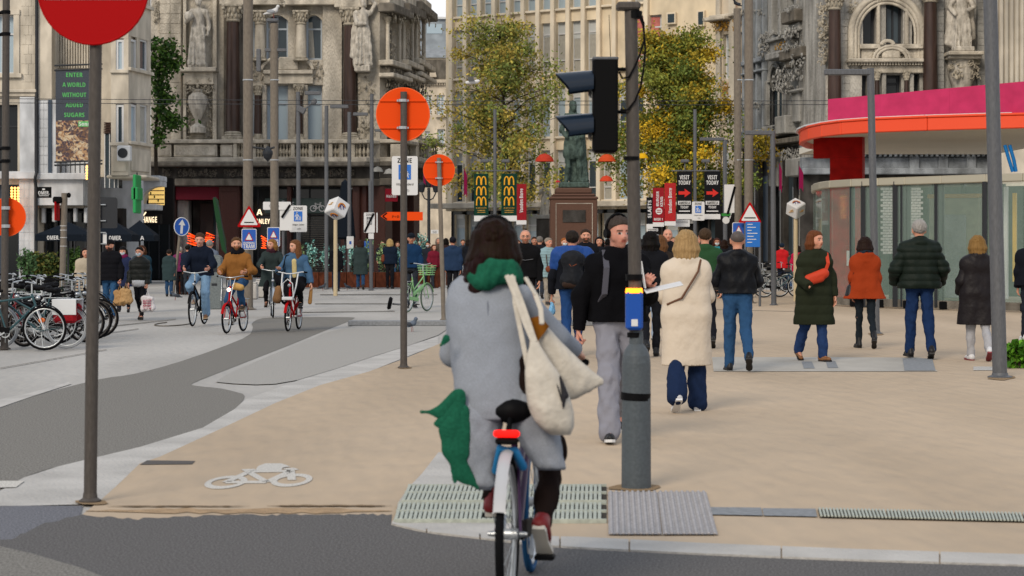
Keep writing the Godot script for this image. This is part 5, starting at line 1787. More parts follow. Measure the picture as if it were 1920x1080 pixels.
	carve(q,"gilded_frieze",hr,1340,41,1372,58,0.1,0.5,40,0.09,M.gold,81)
	carve(q,"gilded_panel",hr,1356,153,1368,176,0.0,0.1,34,0.07,M.gold,82)
	carve(q,"gilded_panel",hr,1386,148,1392,178,0.0,0.1,26,0.06,M.gold,83)
	carve(q,"gilded_capital",hr,1383,38,1391,60,0.1,0.4,26,0.08,M.gold,84)
	fb(q,"pilaster",hr,1370,-100,1383,330,0.0,0.2,M.stone_pale,0.02)
	fb(q,"pilaster",hr,1346,-100,1354,330,0.0,0.2,M.stone_pale,0.02)
	fb(q,"gilded_rod",hr,1387,180,1391,208,0.2,0.4,M.gold,0.03)
	fb(q,"shopfront",hr,1344,335,1425,490,0.0,0.15,M.shop_inside)
func build_right_blocks()->void:
	var fr:=frame(1396,101,1556,90)
	var t:=thing("gothic_house","blue grey gothic house with pointed windows, corner turret and arched loggia","building",Vector3(XM(1470,95.5),0,-95.5))
	var sb:=M.stone_blue as Material
	var hs:=[hole(fr,1478,-10,1500,68),hole(fr,1436,128,1476,236),hole(fr,1419,150,1424,190),hole(fr,1430,150,1435,190),hole(fr,1418,198,1423,246),hole(fr,1427,198,1432,246),hole(fr,1421,30,1428,108),hole(fr,1431,30,1437,108)]
	facade(t,fr,U(fr,1398),0,U(fr,1562),24,hs,M.stone_grey,0.5,6)
	for i in hs.size():
		var dark:bool=i !=6 and i !=7
		window(t,fr,hs[i],M.frame_dark,[M.pane_pale,M.pane,M.pane_dark,M.pane_dark,M.pane_dark,M.pane_dark,M.curtain,M.curtain][i],1 if i !=1 else 2,2 if i<2 else 1,0.45,0.1)
		if i>=2:
			var am:=fm(t,fr)
			var h:Array=hs[i]
			var c:float=(h[0]+h[2])*0.5
			for s in [0,1]:
				var pl:=PackedVector2Array([Vector2(h[0] if s==0 else h[2],h[3]+0.02),Vector2(c,h[3]+0.02)])
				for q in 5:pl.append(Vector2(lerpf(c,h[0] if s==0 else h[2],sin(q/4.0*PI/2)),h[3]-0.3*(1.0-cos(q/4.0*PI/2))))
				am.prism(pl,-0.44,0.02)
			obj("pointed_head",am,sb,t)
	for x in [1400,1409,1416,1425.5,1437]:
		fb(t,"mullion_shaft",fr,x,-120,x+2.6,262,0.0,0.28,sb,0.03)
		carve(t,"finial",fr,x-1,18,x+4,30,0.1,0.5,14,0.07,M.stone_grey,int(x))
		carve(t,"corbel_leaf",fr,x-1,192,x+5,202,0.2,0.5,12,0.08,M.stone_grey,int(x)+3)
	fb(t,"string_course",fr,1398,112,1440,120,0.0,0.4,sb,0.03)
	fb(t,"string_course",fr,1398,134,1440,138,0.0,0.4,sb,0.03)
	fb(t,"balcony",fr,1408,246,1450,262,0.0,0.9,sb,0.04)
	fb(t,"string_course",fr,1398,262,1560,272,0.0,0.8,M.stone_soot,0.04)
	var am:=fm(t,fr)
	var ac:=U(fr,1456)
	var ay:=V(fr,1456,152)
	for rr in [[0.80,0.09],[0.66,0.07]]:
		var pts:=[]
		for q in 13:pts.append(Vector3(ac-cos(PI*q/12)*rr[0],ay+sin(PI*q/12)*rr[0]*1.15,0.12))
		am.tube(pts,rr[1],6)
	obj("arch_moulding",am,M.stone_grey,t)
	var sp:=fm(t,fr)
	var pl:=PackedVector2Array()
	for q in 13:pl.append(Vector2(ac-cos(PI*q/12)*0.66,ay+sin(PI*q/12)*0.66*1.1))
	pl.append(Vector2(ac+0.7,ay+0.85));pl.append(Vector2(ac-0.7,ay+0.85))
	sp.prism(pl,-0.45,0.0)
	obj("arch_spandrel",sp,M.stone_grey,t)
	for x in [1467,1475]:column(t,fr,x,4.5,168,224,162,230,0.2,M.stone_grey,M.stone_grey,8)
	for x in [1440,1476]:fb(t,"jamb",fr,x,152,x+4,236,0.0,0.2,M.stone_grey,0.02)
	fb(t,"loggia_parapet",fr,1452,236,1482,258,0.0,0.7,M.stone_grey,0.04)
	fb(t,"oriel_sill",fr,1462,70,1505,76,0.0,0.8,M.stone_grey,0.03)
	fb(t,"oriel_panel",fr,1464,76,1503,97,0.0,0.6,M.stone_grey,0.03)
	carve(t,"gilded_panel",fr,1475,79,1498,94,0.6,0.66,26,0.06,M.gold,91)
	fb(t,"oriel_foot",fr,1462,97,1506,110,0.0,0.8,M.stone_grey,0.05)
	carve(t,"scroll_bracket",fr,1440,62,1464,104,0.1,0.7,40,0.14,M.stone_grey,92)
	for x in [1456,1472,1503,1516]:fb(t,"pilaster",fr,x,-120,x+5,66,0.0,0.4,M.stone_grey,0.02)
	for e in [[1500,1526,20,44,1.0],[1503,1522,44,58,0.7],[1500,1542,92,112,1.1],[1504,1520,112,128,0.9],[1506,1520,172,230,0.6],[1502,1530,168,174,0.8],[1494,1500,190,232,0.5]]:
		fb(t,"turret_stage",fr,e[0],e[2],e[1],e[3],0.0,e[4],M.stone_soot if e[4]>0.8 else M.stone_grey,0.06)
	for e in [[1498,1528,14,26],[1500,1526,56,72],[1498,1540,84,96],[1496,1530,126,150],[1488,1504,140,170],[1526,1544,104,150],[1496,1510,160,176]]:
		carve(t,"turret_ornament",fr,e[0],e[2],e[1],e[3],0.4,1.2,34,0.12,M.stone_grey,int(e[0]+e[2]))
	carve(t,"iron_balcony",fr,1476,226,1490,248,0.6,0.9,40,0.05,M.frame_dark,97)
	fb(t,"balcony",fr,1484,218,1504,252,0.0,0.9,M.stone_grey,0.05)
	for x in [1532,1540]:column(t,fr,x,9,190,232,172,238,0.5,M.stone_grey,M.stone_grey,10)
	fb(t,"shop_wall",fr,1400,272,1600,500,-0.3,0.02,M.frame_dark)
	for i in 7:fb(t,"shop_post",fr,1402+i*24.0,276,1408+i*24.0,500,0.02,0.3,M.stone_dark,0.02)
	for i in 7:fb(t,"shop_window",fr,1409+i*24.0,330,1425+i*24.0,490,0.02,0.06,[M.pane_dark,M.frame_blue,M.pane_dark,M.pane][i % 4])
	for e in [[1440,1452],[1466,1482],[1490,1502],[1505,1528]]:
		carve(t,"console",fr,e[0],278,e[1],300,0.1,0.8,30,0.11,M.stone_grey,int(e[0]))
	for x in [1462,1475]:fb(t,"shaft",fr,x,286,x+4,350,0.3,0.6,M.stone_grey,0.04)
	fb(t,"console_block",fr,1508,296,1560,330,0.0,1.0,M.stone_grey,0.05)
	var twin:=mk("stone_twin","bcb8b0",0.9,"dirt",Vector3(0.16,0.05,0.16),"fine_bump",0.4)
	var D:=85.0
	var pr:=frame(1540,D,1870,D)
	var p:=thing("twin_palace","stone palace with dark columns and great arched window above the pink canopy","building",Vector3(XM(1700,D),0,-D))
	var c:=U(pr,1662)
	var R:=U(pr,1728)-c
	var ph:=[hole(pr,1618,-60,1642,85),hole(pr,1661,-60,1693,83),hole(pr,1710,-60,1728,83),hole(pr,1616,140,1626,190),hole(pr,1662,140,1690,190),hole(pr,1712,138,1724,190)]
	facade(p,pr,U(pr,1548),0,U(pr,1858),24,ph,twin,0.6,8)
	for i in ph.size():window(p,pr,ph[i],M.frame_dark,M.pane_dark if i !=1 else M.pane,2 if i==1 else 1,2,0.5,0.12)
	var ra:=fm(p,pr)
	var ay2:=YM(62,D)
	for rr in [[1.02,0.16],[0.9,0.10],[0.8,0.07]]:
		var pts:=[]
		for q in 17:pts.append(Vector3(c-cos(PI*q/16)*R*rr[0],ay2+sin(PI*q/16)*R*rr[0]*1.05,0.15))
		pts.push_front(Vector3(c-R*rr[0],YM(112,D),0.15));pts.append(Vector3(c+R*rr[0],YM(112,D),0.15))
		ra.tube(pts,rr[1],7)
	obj("arch_moulding",ra,M.stone_pale,p)
	for s in [-1.0,1.0]:
		var sm:=fm(p,pr)
		var pl2:=PackedVector2Array([Vector2(c+s*R*1.0,ay2+R*1.3),Vector2(c+s*R*1.0,ay2)])
		for q in 9:pl2.append(Vector2(c+s*cos(PI/2*q/8)*R*0.84,ay2+sin(PI/2*q/8)*R*0.88))
		pl2.append(Vector2(c,ay2+R*1.3))
		sm.prism(pl2,-0.45,0.05)
		obj("spandrel",sm,twin,p)
	for x in [1646,1699]:column(p,pr,x,8,6,82,0,86,0.12,M.stone_pale,M.stone_carved,10)
	fb(p,"window_sill",pr,1610,84,1728,93,0.0,0.4,M.stone_pale,0.03)
	fb(p,"parapet",pr,1614,93,1728,112,0.0,0.2,M.stone_pale,0.02)
	var pm:=fm(p,pr)
	for e in [[1660,86,12.0,8.0],[1668,112,34.0,24.0]]:
		for off in [1.0,0.82]:
			var pts:=[]
			for q in 9:pts.append(Vector3(U(pr,e[0])-cos(PI*q/8)*e[2]/F*D*off,YM(e[1],D)+sin(PI*q/8)*e[3]/F*D*off,0.5))
			pm.tube(pts,0.07,6)
	obj("curved_pediment",pm,M.stone_pale,p)
	fb(p,"cartouche",pr,1650,94,1684,112,0.2,0.5,M.stone_pale,0.05)
	carve(p,"scroll_ornament",pr,1634,96,1650,112,0.2,0.5,18,0.09,M.stone_carved,101)
	carve(p,"scroll_ornament",pr,1684,96,1698,112,0.2,0.5,18,0.09,M.stone_carved,102)
	fb(p,"entablature",pr,1586,112,1728,119,0.0,0.7,M.stone_pale,0.03)
	for i in 26:fb(p,"dentil",pr,1589+i*5.3,119,1592+i*5.3,124,0.0,0.55,M.stone_pale)
	fb(p,"lintel",pr,1614,124,1728,138,0.0,0.35,M.stone_pale,0.02)
	for x in [1642,1697]:column(p,pr,x,9,152,200,134,210,0.3,M.column_dark,M.stone_carved,10)
	for x in [1628,1652,1704]:fb(p,"pilaster",pr,x,138,x+8,230,0.0,0.2,twin,0.02)
	column(p,pr,1560,24,23,232,-8,246,0.7,M.column_dark,M.stone_carved)
	column(p,pr,1738,26,9,236,-12,250,0.7,M.column_dark,M.stone_carved)
	carve(p,"garland",pr,1534,10,1548,120,0.1,0.5,60,0.12,M.stone_carved,103)
	carve(p,"scroll_ornament",pr,1592,0,1606,22,0.0,0.15,18,0.08,M.stone_carved,104)
	fb(p,"pier",pr,1752,-200,1768,300,0.0,0.3,M.stone_grey,0.02)
	fb(p,"pier",pr,1830,-200,1848,300,0.0,0.3,M.stone_grey,0.02)
	for j in 14:
		for x in [1753,1831]:fb(p,"stone_block",pr,x,-20+j*13.4,x+14,-7.2+j*13.4,0.3,0.32+0.008*(j % 3),M.stone_grey,0.006)
	for j in 13:for i in 2:fb(p,"stone_block",pr,1575+i*9.0,10+j*13.4,1583.7+i*9.0,22.8+j*13.4,0.0,0.02+0.008*((i+j) % 3),twin,0.006)
	stone_figure(p,pr,1796,100,-32,0.75,2,M.statue_stone)
	fb(p,"statue_plinth",pr,1778,92,1816,101,0.2,1.2,M.statue_stone,0.04)
	fb(p,"bracket_shelf",pr,1767,101,1832,108,0.0,1.3,M.stone_pale,0.03)
	fb(p,"bracket",pr,1770,108,1830,114,0.0,1.1,M.stone_pale,0.03)
	var mk2:=fm(p,pr)
	mk2.lathe([Vector2(0.0,YM(175,D)),Vector2(0.4,YM(168,D)),Vector2(0.6,YM(140,D)),Vector2(0.62,YM(114,D))],Vector3(U(pr,1800),0,0.3),14)
	obj("bracket_body",mk2,M.statue_stone,p)
	carve(p,"lion_mask",pr,1774,116,1828,150,0.5,0.95,50,0.12,M.stone_carved,105)
	fb(p,"lower_cornice",pr,1500,266,1870,282,0.0,1.4,M.stone_blue,0.04)
	fb(p,"lower_cornice",pr,1500,282,1870,290,0.0,1.0,M.stone_soot,0.03)
	for i in 26:fb(p,"dentil",pr,1612+i*9.6,290,1617+i*9.6,295,0.0,0.9,M.stone_blue)
	fb(p,"lower_frieze",pr,1500,296,1870,316,0.0,0.5,M.stone_blue,0.02)
	for x in [1700,1754,1806]:fb(p,"triglyph",pr,x,292,x+18,318,0.5,0.65,M.stone_blue,0.02)
	fb(p,"lower_moulding",pr,1500,316,1870,328,0.0,0.8,M.stone_blue,0.03)
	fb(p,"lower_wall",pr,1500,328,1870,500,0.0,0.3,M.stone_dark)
	var wr:=frame(1850,80,2100,78)
	var w:=thing("fluted_building","cream building front with close vertical flutes behind the pink canopy wall","building",Vector3(XM(1950,79),0,-79))
	fb(w,"wall",wr,1862,-500,2100,480,-6,0.0,M.cream)
	for i in 16:fb(w,"flute",wr,1866+i*9.6,-500,1872.5+i*9.6,262,0.0,0.22,M.cream,0.07)
func build_pavilion()->void:
	var t:=thing("metro_pavilion","glass walled metro entrance with red canopy and pink upper wall","pavilion",Vector3(XM(1720,49),0,-49))
	var off:=-t.position
	var path:=[[1527,57.0],[1526,55.5],[1530,54.0],[1541,52.6],[1560,51.5],[1600,50.4],[1650,49.6],[1700,48.9],[1768,48.0],[1850,47.0],[1920,46.2],[2050,45.0]]
	var pts:=[]
	for q in path:pts.append(Vector3(XM(q[0],q[1]),0,-q[1])+off)
	var H:=3.28
	for i in pts.size()-1:
		var a:Vector3=pts[i]
		var b:Vector3=pts[i+1]
		var g:=MB.new()
		g.bar((a+b)*0.5+Vector3(0,0.14,0)+(a-b)*0.498,(a+b)*0.5+Vector3(0,0.14,0)-(a-b)*0.498,0.02,0.2)
		obj("base_rail",g,M.stone_soot,t)
		var gm:=MB.new()
		var e:=(b-a).normalized()
		gm.xf=Transform3D(Basis(e,Vector3.UP,e.cross(Vector3.UP)),a)
		gm.span(Vector3(0.012,0.24,-0.012),Vector3((b-a).length()-0.012,H-0.12,0.012))
		obj("glass_pane",gm,M.pavilion_glass,t)
		var r:=MB.new()
		r.bar(a+Vector3(0,H-0.02,0),b+Vector3(0,H-0.02,0),0.16,0.2,0.02)
		obj("top_rail",r,M.handrail,t)
		if i in [5,7,8,9]:
			var p:=MB.new()
			var w:=0.26 if i in [7] else 0.13
			p.box(a+Vector3(0,H*0.5,-0.16),Vector3(w,H-0.1,0.12),0.01)
			obj("frame_post",p,M.frame_dark,t)
		if i>=4:
			var f:=MB.new()
			f.box(a+Vector3(0,0.12,0.05),Vector3(0.2,0.2,0.12),0.02)
			obj("glass_clamp",f,M.black,t)
	var rf:=frame(1525,53.5,1617,53.0)
	fb(t,"red_wall",rf,1556,296,1617,572,-0.35,0.0,M.red_wall)
	fb(t,"red_wall",rf,1525,250,1617,296,-0.35,0.0,M.red_wall)
	for e in [[1597,345,1612,372],[1584,460,1610,540]]:
		fb(t,"wall_panel",rf,e[0],e[1],e[2],e[3],0.0,0.03,M.red_wall,0.01)
	fb(t,"poster",rf,1588,470,1600,498,0.03,0.045,M.white_sign)
	var pp:=fm(t,rf)
	pp.tube([Vector3(U(rf,1574),V(rf,1574,366),0.06),Vector3(U(rf,1590),V(rf,1590,366),0.06),Vector3(U(rf,1592),V(rf,1592,387),0.06),Vector3(U(rf,1616),V(rf,1616,389),0.06)],0.018,6)
	obj("conduit",pp,M.red_wall,t)
	var edge:=[[1545,58.0],[1515,56.5],[1503,54.8],[1506,53.2],[1520,51.8],[1545,50.6],[1580,49.6],[1640,48.7],[1740,47.9],[1860,47.2],[1990,46.6],[2200,46.0]]
	var poly:=PackedVector2Array()
	var lip:=[]
	for q in edge:
		var v:=Vector3(XM(q[0],q[1]),0,-q[1])+off
		poly.append(Vector2(v.x,-v.z));lip.append(v)
	poly.append(Vector2(poly[poly.size()-1].x,14.0));poly.append(Vector2(poly[0].x,14.0))
	var cm:=MB.new()
	cm.xf=Transform3D(Basis(Vector3(1,0,0),Vector3(0,0,-1),Vector3(0,1,0)),Vector3.ZERO)
	cm.prism(poly,4.62,4.82)
	obj("canopy_slab",cm,M.soffit,t)
	for i in lip.size()-1:
		var lm:=MB.new()
		lm.bar(lip[i]+Vector3(0,4.64,0),lip[i+1]+Vector3(0,4.64,0),0.14,0.32,0.02)
		lm.bar(lip[i]+Vector3(0,4.83,0),lip[i+1]+Vector3(0,4.83,0),0.2,0.06,0.015)
		obj("canopy_edge",lm,M.red_orange,t)
		var tm:=MB.new()
		tm.bar(lip[i]+Vector3(0.02,4.87,-0.3),lip[i+1]+Vector3(0.02,4.87,-0.3),0.3,0.04)
		obj("canopy_flashing",tm,M.frame_white,t)
	for e in [[1617,1632,49.9],[1677,1701,49.0],[1755,1769,48.0],[1846,1853,46.8]]:
		var dfm:=frame(e[0],e[2],e[1],e[2])
		fb(t,"door_frame",dfm,e[0],340,e[1],576,-0.25,-0.12,M.frame_dark)
	for e in [[1682,50.2],[1722,50.6],[1790,50.0]]:
		var v:=Vector3(XM(e[0],e[1]),4.6,-e[1])+off
		var dm:=MB.new()
		dm.lathe([Vector2(0.0,0.0),Vector2(0.2,0.0),Vector2(0.2,0.03)],v,14)
		obj("downlight",dm,M.white_sign,t)
	var pf:=frame(1552,52.5,2100,44.5)
	for i in 4:
		var xa:float=[1552.0,1650.0,1780.0,1925.0][i]
		var xb:float=[1650.0,1780.0,1925.0,2100.0][i]
		var wm:=fm(t,pf)
		wm.span(Vector3(U(pf,xa)+0.004,4.86,-0.3),Vector3(U(pf,xb),5.62,0.0))
		obj("pink_wall",wm,M.pink,t)
	var inf:=frame(1560,58,2050,54)
	fb(t,"rear_glass",inf,1615,350,2050,555,0.0,0.05,mk("rear_wall","5c6a62",0.35,"dirt",Vector3(0.5,0.5,0.5)))
	for x in [1640,1672,1752,1806,1880,1960]:fb(t,"rear_post",inf,x,345,x+7,560,0.05,0.25,M.frame_dark)
	fb(t,"lift_shaft",inf,1775,372,1868,560,0.3,1.6,mk("shaft_beige","9b9a84",0.5,"soft",Vector3(0.4,0.4,0.4)),0.03)
	fb(t,"lift_door",inf,1796,404,1844,556,1.6,1.65,M.stone_blue,0.02)
	fb(t,"lift_header",inf,1775,366,1870,374,0.2,1.75,M.gold,0.02)
	var yf:=frame(1890,50,1960,49.5)
	fb(t,"yellow_strip",yf,1900,362,1907,528,0.0,0.08,mk("yellow_strip","c79f1e",0.5))
	fb(t,"inner_post",yf,1884,350,1891,560,0.0,0.1,M.frame_white)
	var kf:=frame(1640,51.6,1770,50.0)
	for j in 24:
		for i in 3:
			for sx in [1652.0,1702.0]:
				var x:float=sx+i*8.6+(4.3 if j % 2 else 0.0)
				fb(t,"glass_brick",kf,x,352+j*5.2,x+7.6,356.4+j*5.2,0.0,0.03,M.white_sign,0.006)
	for i in 2:
		var bm:=MB.new()
		bm.tube([W(1884+i*9,272,47.5)+off,W(1892+i*9,300,47.5)+off,W(1899+i*6,322,47.5)+off],0.045,6)
		obj("blue_strap",bm,mk("strap_blue","1f6aa8",0.6),t)
	var fm2:=MB.new()
	fm2.span(Vector3(XM(1560,52),0.0,-57.5)+off,Vector3(XM(2050,47),0.03,-52.2)+off)
	obj("inner_floor",fm2,M.soffit,t)
func leaf(mb:MB,p:Vector3,r:float,rg:RandomNumberGenerator,c:Color)->void:
	var d:=Vector3(rg.randf_range(-1,1),rg.randf_range(-1,1),rg.randf_range(-1,1)).normalized()
	var e:=d.cross(Vector3(rg.randf_range(-1,1),rg.randf_range(-1,1),rg.randf_range(-1,1))).normalized()
	var nn:=d.cross(e).normalized()
	mb.col=c
	mb.tri(p-d*r,p+e*r*0.55+nn*r*0.12,p+d*r,nn,nn,nn)
	mb.tri(p-d*r,p+d*r,p-e*r*0.55+nn*r*0.12,nn,nn,nn)
func tree(label:String,base:Vector3,h:float,clear:float,width:float,cols:Array,n:int,sd:int,size:float,thin_top:float)->Node3D:
	var rg:=RandomNumberGenerator.new()
	rg.seed=sd
	var t:=thing("tree",label,"tree",base,0.0,"trees in the square")
	var wood:=MB.new()
	var tips:=[]
	var spine:=[]
	var rr:=[]
	for i in 9:
		var f:=i/8.0
		spine.append(Vector3(sin(f*3.0+sd)*0.25*f,h*0.96*f,cos(f*2.3+sd)*0.2*f))
		rr.append(lerpf(0.22,0.02,pow(f,0.7)))
	wood.tube(spine,rr,8)
	var nb:=46
	for b in nb:
		var f:=lerpf(clear/h,0.95,(b+0.5)/nb)
		var p0:=Vector3(sin(f*3.0+sd)*0.25*f,h*0.96*f,cos(f*2.3+sd)*0.2*f)
		var g:=(f-clear/h)/(1.0-clear/h)
		var reach:=width*(1.08-0.82*g*thin_top)*(0.75+0.25*minf(1.0,g*6.0))*rg.randf_range(0.5,1.3)
		var az:=b*2.399+rg.randf_range(-0.4,0.4)
		var out:=Vector3(sin(az),0,cos(az))
		var pts:=[p0]
		var q:=p0
		for k in 4:
			q=q+(out+Vector3(rg.randf_range(-0.35,0.35),0.45+0.25*g-0.12*k,rg.randf_range(-0.35,0.35))).normalized()*reach*0.28
			pts.append(q)
			tips.append([q,0.3+0.2*k])
			var s2:=q+Vector3(rg.randf_range(-1,1),rg.randf_range(-0.2,0.8),rg.randf_range(-1,1))*reach*0.22
			wood.tube([q,s2],[0.018,0.008],4)
			tips.append([s2,0.6])
		wood.tube(pts,[0.06,0.045,0.032,0.02,0.01],5)
	obj("trunk",wood,M.bark,t)
	var cr:=MB.new()
	for tp in tips:
		if rg.randf()<(0.3 if n<20000 else 0.15):continue
		var m:=int(1.4*n/float(tips.size())*(0.35+rg.randf()*1.3)*(0.5+tp[1]))
		var c0:Color=cols[rg.randi() % cols.size()]
		c0=c0*rg.randf_range(0.65,1.3)
		var sp:=width*rg.randf_range(0.06,0.15)
		for i in m:
			var p:Vector3=tp[0]+Vector3(rg.randfn(0,1),rg.randfn(0,0.75),rg.randfn(0,1))*sp
			var c:Color=c0.lerp(cols[rg.randi() % cols.size()],rg.randf()*0.35)*rg.randf_range(0.8,1.2)
			leaf(cr,p,size*rg.randf_range(0.6,1.25),rg,c)
	obj("crown",cr,M.leaf_tree,t)
	return t
func bush(called:String,label:String,category:String,at:Vector3,s:Vector3,cols:Array,n:int,size:float,sd:int,m:Material,group:="")->Node3D:
	var rg:=RandomNumberGenerator.new()
	rg.seed=sd
	var t:=thing(called,label,category,at,0.0,group)
	var st:=MB.new()
	var cr:=MB.new()
	for b in 14:
		var foot:=Vector3(rg.randf_range(-0.35,0.35)*s.x,0,rg.randf_range(-0.35,0.35)*s.z)
		var top:=Vector3(foot.x*1.3+rg.randf_range(-0.12,0.12)*s.x,s.y*rg.randf_range(0.6,1.0),foot.z*1.3)
		st.tube([foot,foot.lerp(top,0.5)+Vector3(rg.randf_range(-0.03,0.03),0,0.02),top],[0.012,0.009,0.004],4)
		for i in n/14:
			var f:=sqrt(rg.randf())
			var p:=foot.lerp(top,f)+Vector3(rg.randfn(0,0.1)*s.x,rg.randfn(0,0.05)*s.y,rg.randfn(0,0.12)*s.z)
			p.y=maxf(p.y,0.02)
			leaf(cr,p,size*rg.randf_range(0.6,1.3),rg,(cols[rg.randi() % cols.size()] as Color)*rg.randf_range(0.7,1.3))
	obj("stem",st,M.bark,t)
	obj("foliage",cr,m,t)
	return t
func build_trees()->void:
	var g1:=[lin("7c8444"),lin("8f8d44"),lin("a89a4a"),lin("6c7a42"),lin("b09a4c"),lin("748043")]
	var g2:=[lin("7f8438"),lin("a89236"),lin("c4a02c"),lin("6c7a3a"),lin("5c6e38"),lin("7a8240")]
	tree("thin crowned tree with olive green leaves in front of the office block",W(950,523,93)*Vector3(1,0,1),13.0,3.4,3.2,g1,19000,21,0.09,0.8)
	tree("fuller tree with yellow turning leaves beside the slogan banner",W(1278,522,94)*Vector3(1,0,1),12.4,3.5,3.3,g2,46000,33,0.09,1.0)
	var rg:=RandomNumberGenerator.new()
	rg.seed=5
	var t:=thing("creeper","green creeping tree growing up the wall between cream block and palace","tree",Vector3(XM(296,92),0,-92))
	var wood:=MB.new()
	var tp:=[]
	for i in 7:tp.append(Vector3(sin(i*1.3)*0.12,i*1.75,0))
	wood.tube(tp,[0.16,0.15,0.13,0.1,0.08,0.05,0.03],7)
	obj("trunk",wood,M.bark,t)
	var cr:=MB.new()
	var gc:=[lin("3f5a2a"),lin("4a6a30"),lin("33492a"),lin("55702f")]
	for c in [[302,88,26,16],[306,118,30,26],[318,118,20,16],[300,150,16,26],[304,180,16,26],[316,188,16,10],[308,215,18,16],[326,228,22,12],[298,255,12,22],[322,240,12,8]]:
		for i in int(c[2]*c[3]*0.7):
			var p:=W(c[0]+rg.randfn(0,0.6)*c[2],c[1]+rg.randfn(0,0.5)*c[3],92.0)-t.position+Vector3(0,0,rg.randf_range(-0.5,0.5))
			leaf(cr,p,0.12*rg.randf_range(0.6,1.3),rg,(gc[rg.randi() % 4] as Color)*rg.randf_range(0.7,1.3))
	for e in [[308,200,330,172],[308,230,334,205],[306,250,332,234]]:
		wood=MB.new()
		wood.tube([W(300,e[1],92)-t.position,W(e[0],e[1]-6,92)-t.position,W(e[2],e[3],92)-t.position],[0.04,0.03,0.012],5)
		obj("branch",wood,M.bark,t)
	obj("crown",cr,M.leaf_tree,t)
func build_planting()->void:
	var hd:=[lin("41502a"),lin("586034"),lin("6a6434"),lin("36472a")]
	bush("hedge","clipped boxy green hedge of the cafe terrace beside the marble pilaster","hedge",Vector3(XM(84,72),0,-72),Vector3(0.98,1.45,0.7),hd,3400,0.075,61,M.leaf_tree,"hedges of the terrace")
	bush("hedge","clipped dark green hedge of the terrace nearer the black parasol","hedge",Vector3(XM(136,72),0,-72),Vector3(0.62,1.5,0.7),[lin("2f4426"),lin("3a5229"),lin("45582c")],2600,0.075,62,M.leaf_tree,"hedges of the terrace")
	bush("potted_shrub","thin loose shrub in a black pot by the shop corner","plant",Vector3(XM(50,70),0.25,-70),Vector3(0.55,1.25,0.4),[lin("3f5a3a"),lin("54704a")],420,0.09,63,M.leaf_tree)
	bush("grass_tuft","tuft of bright green grass growing beside the grey pole","plant",G(1916,690),Vector3(0.42,0.36,0.3),[lin("4c7a22"),lin("5f8f2a"),lin("3c6420")],500,0.06,64,M.leaf_tree)
	var sage:=[lin("6aa09a"),lin("88b8b0"),lin("528680"),lin("9cc4b8")]
	var sage2:=[lin("7a9a6a"),lin("95ae7c"),lin("5f8258")]
	var px:=[[548,598,541],[598,650,541],[650,704,541],[704,764,541],[764,806,534]]
	for i in px.size():
		var a:float=px[i][0]
		var b:float=px[i][1]
		var d:=GD(px[i][2])
		var t:=thing("planter",["rusty steel planter behind the walking denim rider","rusty steel planter behind the man in black","rusty steel planter behind the woman in long grey coat","rusty steel planter behind the blonde woman with handbag","rusty steel planter behind the green bicycle"][i],"planter",Vector3(XM((a+b)*0.5,d),0,-d),0.0,"rusty planters round the terrace")
		var w:=(b-a)/F*d-0.02
		var mb:=MB.new()
		mb.span(Vector3(-w*0.5,0.03,-0.55),Vector3(w*0.5,0.62,0.0),0.012)
		obj("box",mb,M.corten,t)
		var so:=MB.new()
		so.span(Vector3(-w*0.5+0.03,0.62,-0.52),Vector3(w*0.5-0.03,0.635,-0.03))
		obj("soil",so,M.stone_dark,t)
		for k in 2:
			bush("sage_shrub",["feathery blue green shrub","pale green leafy shrub"][k]+" standing in "+["the first planter from the blue signs","the planter behind the man in black","the planter behind the long grey coat","the planter by the brown handbag","the planter by the green bicycle"][i],"plant",t.position+Vector3(w*(-0.26+0.5*k),0.62,-0.25),Vector3(0.40,1.0+0.2*((i+k) % 2)+(0.35 if i==4 else 0.0),0.3),sage if (k+i) % 3 else sage2,300,0.055,70+i*2+k,M.leaf_tree)
	var pl2:=[[808,822,536,478],[822,834,534,488],[836,846,531,492]]
	for i in 3:
		var d:=GD(pl2[i][2]+4.0)
		var t:=thing("planter_box",["tallest upright rusty planter box beside the green bicycle","middle upright rusty planter box of three","smallest rusty planter box beside the tilted sign post"][i],"planter",Vector3(XM((pl2[i][0]+pl2[i][1])*0.5,d),0,-d),0.0,"upright rusty planter boxes")
		var w:float=(pl2[i][1]-pl2[i][0])/F*d
		var mb:=MB.new()
		mb.span(Vector3(-w*0.5,0,-0.4),Vector3(w*0.5,(pl2[i][2]-pl2[i][3])/F*d,0.0),0.012)
		obj("box",mb,M.corten,t)
	for e in [[345,552,22,40,"short rusty planter box behind the leaning arrow sign"]]:
		var d:=GD(e[1])
		var t:=thing("planter_box",e[4],"planter",Vector3(XM(e[0],d),0,-d))
		var mb:=MB.new()
		mb.span(Vector3(-0.2,0,-0.4),Vector3(0.22,0.72,0.0),0.012)
		obj("box",mb,M.corten,t)
